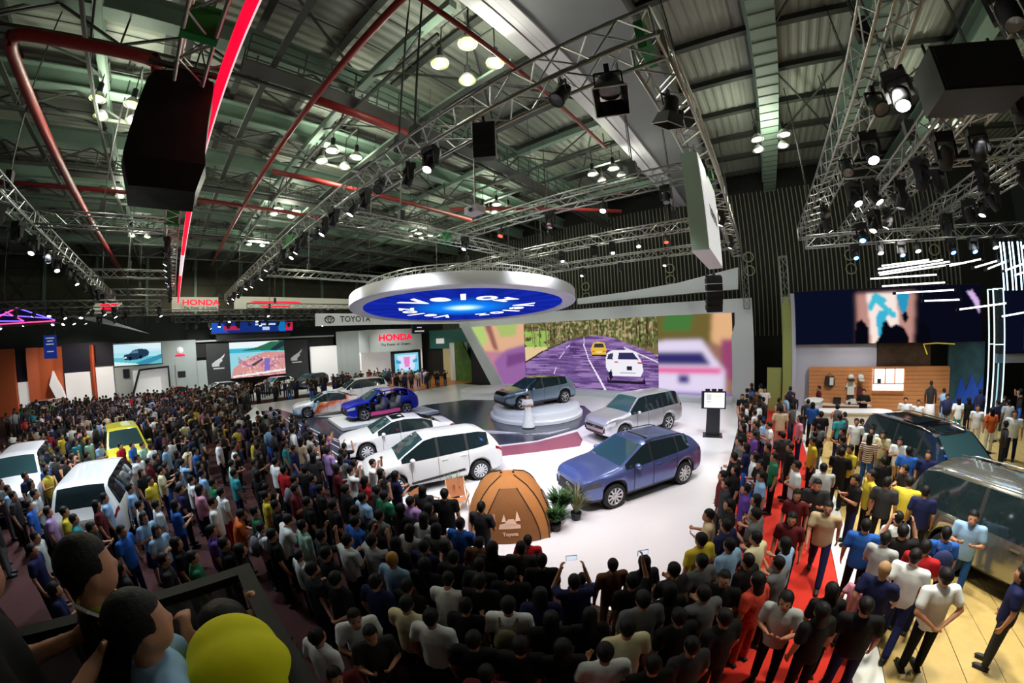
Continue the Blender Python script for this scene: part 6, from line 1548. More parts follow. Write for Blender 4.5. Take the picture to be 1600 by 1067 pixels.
# local: -y faces the camera
def tp(u, a):      # u 0 ground .. 1 top, a angle; rounded-square dome
    r = 1.04 * (max(0.0, 1 - u ** 2.0)) ** 0.5
    k = 1.0 / max(abs(math.cos(a)), abs(math.sin(a))) ** 0.55
    return (r * k * math.cos(a), r * k * math.sin(a), 1.36 * u)
b = MB(); b.smooth = True; NU, NAg = 10, 32; vs = []; fs = []
for i in range(NU):
    u = i / (NU - 1) * 0.985
    for j in range(NAg): vs.append(tp(u, 2 * math.pi * j / NAg + math.pi / 4))
for i in range(NU - 1):
    for j in range(NAg): fs.append((i * NAg + j, i * NAg + (j + 1) % NAg, (i + 1) * NAg + (j + 1) % NAg, (i + 1) * NAg + j))
fs.append(tuple((NU - 1) * NAg + j for j in range(NAg)))
b.add(vs, fs); b.build('canopy', M_tent, tent, sharp=50)
for k in range(4):
    b = MB(); b.smooth = True; a = math.pi / 4 + k * math.pi / 2
    b.tube([tuple(np.array(tp(u, a)) * (1.012, 1.012, 1.0) + (0, 0, 0.01)) for u in np.linspace(0, 0.985, 10)], 0.014, 6); b.build('tent_pole', M_pole, tent)
def front(xn, u):   # point on the front face, xn -1..1
    a = -math.pi / 2 + xn * math.pi / 4 * 0.98
    p = np.array(tp(u, a)); return tuple(p * (1.015, 1.015, 1.0))
vs = []; fs = []
us = np.linspace(0.02, 0.86, 8); xsn = np.linspace(-1, 1, 9)
for u in us:
    for x in xsn: vs.append(front(x * (0.80 - 0.45 * u * u), u))
for i in range(7):
    for j in range(8): fs.append((i * 9 + j, i * 9 + j + 1, (i + 1) * 9 + j + 1, (i + 1) * 9 + j))
b = MB(); b.smooth = True; b.add(vs, fs); door = b.build('door_panel', M_tent2, tent)
for s in (-1, 1):
    b = MB(); b.tube([np.array(front(s * (0.80 - 0.45 * u * u), u)) * (1.01, 1.01, 1) for u in us], 0.012, 5); b.build('door_zip', M_pole, door)
# print: a car with tent and trees, and a word below
def fr(x, u): return np.array(front(x, u)) * (1.012, 1.012, 1)
for pts in ([(-0.32, 0.30), (-0.30, 0.36), (-0.15, 0.38), (-0.05, 0.44), (0.12, 0.44), (0.2, 0.36), (0.3, 0.34), (0.3, 0.28), (-0.32, 0.28)], [(0.16, 0.40), (0.24, 0.56), (0.32, 0.40)], [(-0.25, 0.40), (-0.18, 0.52), (-0.11, 0.40)]):
    b = MB(); P_ = [fr(x, u) for x, u in pts]; b.add(P_ , [tuple(range(len(P_)))])
    b.build('print_shape', M_print, door)
text_obj('print_word', 'Toyota', 0.12, M_print, door, tuple(fr(0, 0.19)), (R(82), 0, 0), 0.002, 0.004)
b = MB(); b.smooth = True
wv = []
for k in range(16):
    a = 2 * math.pi * k / 16
    an = -math.pi / 2 + math.pi / 2 * 0.98 + 0.30 * math.cos(a) * 0.9 - 0.05; p_ = np.array(tp(0.42 + 0.22 * math.sin(a), an)); wv.append(tuple(p_ * (1.015, 1.015, 1)))
b.tube(wv + [wv[0]], 0.012, 5); b.build('window_hem', M_pole, tent)
for s in (-1, 1):
    b = MB(); b.ball((s * 0.15, 0.0, 1.36), 0.03); b.build('top_clip', M_pole, tent)

M_sling = mat('tan_sling_cloth', lin(190, 124, 84), 0.8, grain=0.1); M_woodc = mat('pale_wood', lin(200, 160, 110), 0.5, grain=0.1)
def camp_chair(x, y, rz, label):
    t = thing('camp_chair', label, 'chair', (x, y, 0.152), R(rz))
    b = MB(); b.smooth = True; vs = []
    for k, (yy, zz) in enumerate(((-0.25, 0.36), (-0.05, 0.28), (0.15, 0.30))):
        for xx in (-0.24, 0, 0.24): vs.append((xx, yy, zz - (0.04 if xx == 0 else 0)))
    b.add(vs, [(i * 3 + j, i * 3 + j + 1, i * 3 + j + 4, i * 3 + j + 3) for i in range(2) for j in range(2)]); b.build('seat', M_sling, t)
    b = MB(); b.smooth = True; vs = []
    for k, (yy, zz) in enumerate(((0.15, 0.30), (0.25, 0.55), (0.32, 0.78))):
        for xx in (-0.24, 0, 0.24): vs.append((xx, yy + (0.04 if xx == 0 else 0), zz))
    b.add(vs, [(i * 3 + j, i * 3 + j + 1, i * 3 + j + 4, i * 3 + j + 3) for i in range(2) for j in range(2)]); b.build('backrest', M_sling, t)
    for s in (-1, 1):
        b = MB(); b.bar((s * 0.26, -0.28, 0.0), (s * 0.26, 0.33, 0.8), 0.025); b.build('rear_leg', M_woodc, t)
        b = MB(); b.bar((s * 0.26, 0.25, 0.0), (s * 0.26, -0.27, 0.52), 0.025); b.build('front_leg', M_woodc, t)
        b = MB(); b.bar((s * 0.26, -0.28, 0.53), (s * 0.26, 0.24, 0.55), 0.03, 0.02); b.build('armrest', M_woodc, t)
    return t
camp_chair(-6.85, 5.9, 60, 'tan folding camp chair close to the left side of the tent')
camp_chair(-7.1, 5.0, 110, 'tan folding camp chair in front of the tent, nearest the crowd')
t = thing('camp_table', 'low wooden camp table left of the tent', 'table', (-6.55, 5.25, 0.152), R(40))
b = MB()
for k in range(5): 
    q = MB(); q.box(-0.35, 0.35, -0.25 + k * 0.1, -0.16 + k * 0.1, 0.38, 0.4); q.build('slat', M_woodc, t)
for sx in (-1, 1):
    b = MB(); b.bar((sx * 0.3, -0.2, 0), (sx * 0.3, 0.2, 0.38), 0.025); b.build('leg', M_woodc, t)
    b = MB(); b.bar((sx * 0.3, 0.2, 0), (sx * 0.3, -0.2, 0.38), 0.025); b.build('leg', M_woodc, t)
t = thing('cool_box', 'small white and orange cool box on the camp table', 'cool box', (-6.57, 5.28, 0.552), R(40))
b = MB(); b.box(-0.16, 0.16, -0.11, 0.11, 0, 0.16); b.build('tub', M_white, t)
b = MB(); b.box(-0.17, 0.17, -0.12, 0.12, 0.16, 0.21); b.build('lid', M_tent, t)
M_leafd = mat('dark_green_leaf', lin(44, 84, 38), 0.6, grain=0.3, scale=6); M_grassp = mat('pale_grass', lin(120, 120, 80), 0.7, grain=0.3, scale=6)
def tuft(x, y, n, h, sp, m, label, seed, wide=0.02):
    r = random.Random(seed)
    t = thing('potted_grass' if wide < 0.02 else 'potted_plant', label, 'plant', (x, y, 0.152))
    b = MB(); b.smooth = True; b.lathe([(0, 0), (0.11, 0), (0.14, 0.2), (0.12, 0.2), (0.1, 0.17), (0, 0.17)], 14); b.build('pot', M_clad, t)
    b = MB()
    for k in range(n):
        a = r.uniform(0, 6.28); l = h * r.uniform(0.6, 1.1); o = sp * r.uniform(0.3, 1.0); w = wide * r.uniform(0.7, 1.3)
        d = Vector((math.cos(a), math.sin(a), 0)); s = Vector((-math.sin(a), math.cos(a), 0)) * w
        p0 = Vector((0, 0, 0.17)) + d * 0.03; p1 = p0 + d * o * 0.45 + Vector((0, 0, l * 0.65)); p2 = p0 + d * o + Vector((0, 0, l * r.uniform(0.7, 1.0)))
        b.add([p0 - s * 0.5, p0 + s * 0.5, p1 + s, p1 - s, p2], [(0, 1, 2, 3), (3, 2, 4)])
    o = b.build('blades', m, t); o['kind'] = 'stuff'
tuft(-7.3, 6.2, 90, 0.75, 0.45, M_grassp, 'spiky pale grass plant behind the camp chairs', 1, 0.012)
tuft(-6.45, 7.15, 70, 0.65, 0.4, M_grassp, 'spiky pale grass plant between the tent and the white people carrier', 2, 0.012)
tuft(-4.3, 7.0, 160, 0.7, 0.45, M_leafd, 'bushy dark green plant at the right side of the tent', 3, 0.04)
tuft(-3.95, 7.2, 80, 0.8, 0.5, M_grassp, 'pale feathery grass right of the bushy plant', 4, 0.012)
tuft(-4.12, 6.5, 110, 0.5, 0.4, M_leafd, 'low green plant before the right side of the tent', 5, 0.03)
# white bench wall at the left end of the stage
b = MB(); b.prism([(-24.5, 3.7), (-21.2, 3.5), (-20.8, 4.6), (-27.5, 5.0)], 0, 0.55); tag(b.build('white_block', M_white, None, fix=True), 'low white slanted block at the left end of the stage amid the crowd', 'block')
# ================================================================== people
M_skin = mat('skin', lin(186, 132, 104), 0.6, grain=0.06, scale=20)
M_skin2 = mat('skin_deeper', lin(150, 98, 72), 0.6, grain=0.06, scale=20)
M_hair = mat('black_hair', (0.006, 0.0055, 0.0055), 0.6, grain=0.3, scale=40, bump=0.3, spec=0.25)
M_blond = mat('ochre_dyed_hair', lin(176, 122, 40), 0.6, grain=0.2, scale=40)
M_tanhat = mat('tan_hat', lin(176, 136, 96), 0.8, grain=0.1)
M_cloth = objcolor_mat('dyed_cloth')
M_trouser = objcolor_mat('dyed_trouser_cloth', 0.9)
M_dtrouser = mat('dark_trouser', lin(24, 25, 32), 0.9, grain=0.2)
M_shoe = mat('dark_shoe', lin(30, 30, 34), 0.6, grain=0.2)
M_lip = mat('lip', lin(150, 84, 74), 0.5, grain=0.05)
M_eye = mat('eye', (0.01, 0.008, 0.008), 0.2, grain=0)
M_phone = mat('phone_shell', (0.01, 0.01, 0.012), 0.3, grain=0)
M_phscr = mat('phone_screen', (0.6, 0.7, 0.8), 0.2, emit=(0.75, 0.85, 1.0), strength=0.9, grain=0)

def V(*a): return Vector(a)
def capsule(mb, p, q, r1, r2, n=10):
    mb.tube([p, q], [r1, r2], n); mb.ball(p, r1, n, 8); mb.ball(q, r2, n, 8)
def etube(mb, secs, n=16):
    """stack of ellipses (x, y, z, rx, ry)"""
    vs = []; fs = []; k = len(secs)
    for (x, y, z_, rx, ry) in secs:
        for j in range(n):
            a = 2 * math.pi * j / n; vs.append((x + rx * math.cos(a), y + ry * math.sin(a), z_))
    for i in range(k - 1):
        for j in range(n): fs.append((i * n + j, i * n + (j + 1) % n, (i + 1) * n + (j + 1) % n, (i + 1) * n + j))
    fs.append(tuple(range(n))[::-1]); fs.append(tuple((k - 1) * n + j for j in range(n)))
    mb.add(vs, fs)
_tmpn = 0
def remesh(mb, name, m, voxel, smooth=4, ratio=None):
    me = mb.mesh('t_' + name, m)
    o = bpy.data.objects.new('t', me); COL.objects.link(o)
    a = o.modifiers.new('r', 'REMESH'); a.mode = 'VOXEL'; a.voxel_size = voxel; a.use_smooth_shade = True
    if smooth:
        s = o.modifiers.new('s', 'SMOOTH'); s.factor = 0.5; s.iterations = smooth
    if ratio:
        d = o.modifiers.new('d', 'DECIMATE'); d.ratio = ratio
    dg = bpy.context.evaluated_depsgraph_get()
    out = bpy.data.meshes.new_from_object(o.evaluated_get(dg)); out.name = name
    out.materials.clear(); out.materials.append(m)
    out.polygons.foreach_set('use_smooth', [True] * len(out.polygons))
    bpy.data.objects.remove(o); bpy.data.meshes.remove(me)
    return out

def hand(mb, w, d, side, palm_n, curl=0.5, s=1.0):
    """palm and five fingers from wrist w, pointing along d; palm_n: direction the palm faces"""
    d = d.normalized(); pn = (palm_n - d * palm_n.dot(d)).normalized(); ac = d.cross(pn).normalized() * side
    c = w + d * 0.045 * s
    for k in (-1.5, -0.5, 0.5, 1.5):
        capsule(mb, w + d * 0.01 * s + ac * k * 0.014 * s, w + d * 0.085 * s + ac * k * 0.019 * s, 0.016 * s, 0.013 * s, 8)
    for k, l in ((-1.5, 0.055), (-0.5, 0.072), (0.5, 0.078), (1.5, 0.066)):
        b0 = w + d * 0.088 * s + ac * k * 0.02 * s
        d1 = (d * math.cos(curl * 0.6) + pn * math.sin(curl * 0.6)); m1 = b0 + d1 * l * 0.5 * s
        d2 = (d * math.cos(curl * 1.7) + pn * math.sin(curl * 1.7)); m2 = m1 + d2 * l * 0.5 * s
        capsule(mb, b0, m1, 0.0105 * s, 0.0095 * s, 7); capsule(mb, m1, m2, 0.0095 * s, 0.0085 * s, 7)
    t0 = w + d * 0.025 * s + ac * 0.026 * s; t1 = t0 + (d * 0.6 + ac * 0.7 + pn * 0.25).normalized() * 0.04 * s; t2 = t1 + (d * 0.9 + ac * 0.15 + pn * 0.35).normalized() * 0.03 * s
    capsule(mb, t0, t1, 0.014 * s, 0.0115 * s, 7); capsule(mb, t1, t2, 0.0115 * s, 0.009 * s, 7)

def person_meshes(pose, female=False, voxel=0.018, child=False):
    """meshes of one pose: faces +y, feet at z = 0, about 1.68 m tall"""
    sh = 0.175 if female else 0.195; hp = 0.095
    lean = pose.get('lean', 0.0); head_t = pose.get('head', (0, 0)); hz = 1.575
    ty = lambda z_: lean * max(0, z_ - 0.9) ** 1.3
    d = {}
    S = {s: V(s * sh, ty(1.38), 1.375) for s in (1, -1)}
    arms = {}
    for s in (1, -1):
        e, w = pose['arm'][0 if s > 0 else 1]
        arms[s] = (S[s] + V(s * e[0], e[1], e[2]), S[s] + V(s * w[0], w[1], w[2]))
    legs = {}
    for s in (1, -1):
        lf = pose.get('leg', (0, 0))[0 if s > 0 else 1]
        legs[s] = (V(s * hp, 0, 0.90), V(s * (hp + 0.01), 0.06 * abs(lf) + lf * 0.18, 0.49), V(s * (hp + 0.015), lf * 0.42 - (0.06 if lf < 0 else 0), 0.085 + (0.05 if lf < -0.2 else 0)))
    # skin
    mb = MB()
    hx, hy = head_t
    hs = 1.0 if not child else 1.06
    if child: hz = 1.585
    hc = V(hx * 0.04, ty(hz) + 0.012 + hy * 0.05, hz - abs(hy) * 0.02)
    mb.ball(hc, 0.1 * hs, 18, 14, (0.78, 0.96, 1.18)); mb.ball(hc + V(0, 0.035 + hy * 0.03, -0.055) * hs, 0.066 * hs, 14, 10, (0.9, 0.95, 1.05))
    mb.ball(hc + V(hx * 0.06, 0.098, -0.022) * hs, 0.017 * hs, 8, 6, (0.8, 0.9, 1.5)); mb.ball(hc + V(hx * 0.05, 0.088, -0.068) * hs, 0.02 * hs, 8, 6, (1.2, 0.5, 0.5))
    for s in (1, -1): mb.ball(hc + V(s * 0.079, -0.002, -0.02) * hs, 0.024 * hs, 8, 6, (0.4, 0.7, 1.2))
    capsule(mb, V(0, ty(1.4) - 0.005, 1.40), hc + V(0, -0.02, -0.07) * hs, 0.058 if not female else 0.05, 0.052 if not female else 0.045)
    etube(mb, [(0, 0, 0.86, 0.14, 0.095), (0, 0, 1.0, 0.13, 0.09), (0, ty(1.2), 1.2, 0.14, 0.09), (0, ty(1.35), 1.35, 0.15, 0.09), (0, ty(1.42), 1.42, 0.07, 0.06)])
    for s in (1, -1):
        e, w = arms[s]; r0 = 0.052 if not female else 0.043
        capsule(mb, V(s * 0.1, S[s].y, 1.37), S[s], 0.05, r0); capsule(mb, S[s], e, r0, 0.043); capsule(mb, e, w, 0.042, 0.029)
        hd = pose.get('hand', (None, None))[0 if s > 0 else 1]
        dr = Vector(hd[0]) if hd else (w - e); pn = Vector(hd[1]) if hd else V(-s, 0.25, 0)
        if hd: dr = V(dr.x * s, dr.y, dr.z); pn = V(pn.x * s, pn.y, pn.z)
        hand(mb, w, dr, s, pn, pose.get('curl', 0.5))
        hk, kn, an = legs[s]
        capsule(mb, hk, kn, 0.07, 0.05); capsule(mb, kn, an, 0.05, 0.036)
    d['body'] = remesh(mb, 'body', M_skin, voxel, 2)
    # shirt
    mb = MB(); fl = 0.0 if not female else -0.01
    etube(mb, [(0, 0, 0.80 if not pose.get('tuck') else 0.92, 0.178 + fl, 0.125), (0, 0, 0.95, 0.180 + fl, 0.132), (0, ty(1.1) * 0.8, 1.1, 0.176 + 1.5 * fl, 0.128), (0, ty(1.25), 1.25, 0.190 + fl, 0.13), (0, ty(1.36), 1.36, 0.178 + fl, 0.108), (0, ty(1.42), 1.42, 0.11, 0.08), (0, ty(1.44), 1.445, 0.075, 0.065)])
    sl = pose.get('sleeve', 0.62)
    for s in (1, -1):
        e, w = arms[s]
        capsule(mb, V(s * 0.11, S[s].y, 1.365), S[s] + V(s * 0.005, 0, 0.002), 0.078, 0.074)
        if sl <= 1: capsule(mb, S[s], S[s].lerp(e, sl), 0.074, 0.072)
        else: capsule(mb, S[s], e, 0.066, 0.052); capsule(mb, e, e.lerp(w, sl - 1), 0.05, 0.038)
    d['shirt'] = remesh(mb, 'shirt', M_cloth, 0.02, 3)
    # trousers
    mb = MB()
    if pose.get('skirt') == 2:
        etube(mb, [(0, 0, 0.03, 0.34, 0.32), (0, 0, 0.4, 0.26, 0.23), (0, 0, 0.75, 0.19, 0.15), (0, 0, 0.92, 0.155, 0.11), (0, 0, 1.0, 0.14, 0.1)])
    elif pose.get('skirt'):
        etube(mb, [(0, 0, 0.5, 0.24, 0.2), (0, 0, 0.75, 0.2, 0.15), (0, 0, 0.92, 0.155, 0.11), (0, 0, 1.0, 0.14, 0.1)])
    else:
        etube(mb, [(0, 0, 0.80, 0.165, 0.115), (0, 0, 0.92, 0.168, 0.118), (0, 0, 1.0, 0.15, 0.105)])
        for s in (1, -1):
            hk, kn, an = legs[s]; sc = 1.0
            capsule(mb, hk + V(0, 0, -0.02), kn, 0.088, 0.068)
            if not pose.get('shorts'): capsule(mb, kn, an + V(0, 0, 0.02), 0.067, 0.058)
    d['trousers'] = remesh(mb, 'trousers', M_trouser, 0.02, 3)
    # hair
    mb = MB()
    if female:
        mb.ball(hc + V(0, -0.016, 0.028) * hs, 0.112 * hs, 16, 12, (0.86, 0.98, 1.06)); etube(mb, [(hc.x, hc.y - 0.05, 1.22, 0.07, 0.03), (hc.x, hc.y - 0.06, 1.36, 0.092, 0.045), (hc.x, hc.y - 0.05, 1.5, 0.095, 0.06), (hc.x, hc.y - 0.03, 1.58, 0.09, 0.07)])
    else:
        mb.ball(hc + V(0, -0.014, 0.034) * hs, 0.108 * hs, 16, 12, (0.84, 0.98, 0.98)); mb.ball(hc + V(0, -0.05, -0.02) * hs, 0.07 * hs, 12, 10, (1.0, 0.75, 1.0))
    me = remesh(mb, 'hair', M_hair, 0.02, 2)
    bm = bmesh.new(); bm.from_mesh(me)
    dl = [v for v in bm.verts if v.co.y > hc.y + 0.052 * hs and v.co.z < hc.z + 0.058 * hs]
    bmesh.ops.delete(bm, geom=dl, context='VERTS'); bm.to_mesh(me); bm.free()
    d['hair'] = me
    # shoes and eyes
    for s in (1, -1):
        an = legs[s][2]; mb = MB(); mb.smooth = True
        mb.ball(an + V(0.0, 0.045, -0.045), 0.075, 12, 8, (0.62, 1.75, 0.62)); mb.box(an.x - 0.04, an.x + 0.04, an.y - 0.075, an.y + 0.155, an.z - 0.085, an.z - 0.07)
        d['shoe_l' if s > 0 else 'shoe_r'] = mb.mesh('shoe', M_shoe)
    for s in (1, -1):
        mb = MB(); mb.smooth = True; mb.ball(hc + V(s * 0.031 + hx * 0.05, 0.088, 0.004) * hs, 0.011 * hs, 8, 6, (1.3, 0.6, 0.8))
        d['eye_l' if s > 0 else 'eye_r'] = mb.mesh('eye', M_eye)
    return d

DOWN = ((0.05, -0.02, -0.27), (0.06, 0.06, -0.51))
POSES = {
    'stand': dict(arm=(DOWN, ((0.07, -0.03, -0.27), (0.07, 0.03, -0.51)))),
    'phone': dict(arm=(((0.06, 0.05, -0.27), (-0.06, 0.27, -0.18)), ((0.06, 0.05, -0.27), (-0.07, 0.26, -0.2))), hand=(((-0.5, 0.8, 0.3), (-0.6, 0, 0.7)), ((-0.5, 0.8, 0.3), (-0.6, 0, 0.7))), curl=0.9, head=(0, 0.5)),
    'film': dict(arm=(((0.06, 0.17, -0.02), (-0.02, 0.22, 0.25)), ((0.07, 0.16, 0.0), (-0.03, 0.21, 0.26))), hand=(((-0.2, 0.25, 1), (-0.9, 0.2, 0)), ((-0.2, 0.25, 1), (-0.9, 0.2, 0))), curl=0.8),
    'film1': dict(arm=(((0.09, 0.13, 0.12), (0.04, 0.2, 0.38)), DOWN), hand=(((0, 0.2, 1), (-0.8, 0.4, 0)), None), curl=0.8),
    'folded': dict(arm=(((0.08, 0.02, -0.26), (-0.16, 0.17, -0.2)), ((0.08, 0.02, -0.26), (-0.16, 0.16, -0.24)))),
    'walk': dict(arm=(((0.05, 0.1, -0.25), (0.04, 0.26, -0.42)), ((0.05, -0.14, -0.24), (0.06, -0.16, -0.5))), leg=(-0.7, 0.75), lean=0.05),
    'behind': dict(arm=(((0.1, -0.1, -0.25), (-0.12, -0.17, -0.42)), ((0.1, -0.1, -0.25), (-0.14, -0.17, -0.44)))),
    'lookdown': dict(arm=(((0.06, 0.08, -0.26), (-0.08, 0.26, -0.26)), ((0.06, 0.08, -0.26), (-0.09, 0.25, -0.28))), lean=0.14, head=(0, 1.0), curl=0.9),
}
PM = {k: person_meshes(v) for k, v in POSES.items()}
PF = {k: person_meshes(dict(POSES[k], **e), True) for k, e in (('stand', {}), ('phone', {}), ('folded', dict(skirt=1)))}
PF['film'] = PM['film']
PF['gown'] = person_meshes(dict(POSES['folded'], skirt=2), True)
PF['walk'] = PF['stand']; PF['lookdown'] = PF['phone']; PF['behind'] = PF['stand']; PF['film1'] = PF['film']

def paint_obj(o, c): o.color = (c[0], c[1], c[2], 1.0)
CL = {'white': lin(226, 230, 232), 'cream': lin(222, 214, 176), 'pale blue': lin(140, 176, 214), 'blue': lin(40, 92, 176), 'navy': lin(26, 32, 72), 'black': lin(20, 20, 22), 'grey': lin(96, 98, 102), 'dark grey': lin(48, 49, 52), 'red': lin(170, 28, 34), 'pink': lin(206, 140, 160), 'yellow': lin(206, 186, 60), 'green': lin(40, 112, 78), 'mint': lin(160, 204, 186), 'teal': lin(54, 140, 150), 'orange': lin(206, 96, 44), 'purple': lin(92, 60, 140), 'beige': lin(190, 172, 140), 'brown': lin(96, 66, 46), 'maroon': lin(92, 28, 36), 'pale grey': lin(170, 174, 176), 'lilac': lin(170, 140, 200)}
def person(x, y, z_, face, pose='stand', top='black', legs='black', h=1.68, female=False, label='', group=None, hair=None, skin=None, wide=1.0):
    """one person: body mesh carries shirt, trousers, hair, shoes; face: direction in degrees the person looks towards"""
    ms = pose if isinstance(pose, dict) else (PF if female else PM)[pose]
    o = bpy.data.objects.new('person', ms['body']); s = h / 1.69
    o.location = (x, y, z_); o.rotation_euler = (0, 0, R(face - 90)); o.scale = (s * wide, s * wide, s)
    link(o); tag(o, label, 'person', group)
    f_ = R(face); eyes = ('eye_l', 'eye_r') if (math.hypot(x, y) < 10 and -x * math.cos(f_) - y * math.sin(f_) > 0) else ()
    for k in ('shirt', 'trousers', 'hair', 'shoe_l', 'shoe_r') + eyes:
        c = obj(k.split('_')[0], ms[k], o)
        if k == 'shirt': paint_obj(c, CL.get(top, CL['black']))
        if k == 'trousers': paint_obj(c, CL.get(legs, CL['black']))
        if k == 'hair' and hair is not None:
            c.material_slots[0].link = 'OBJECT'; c.material_slots[0].material = hair
    return o
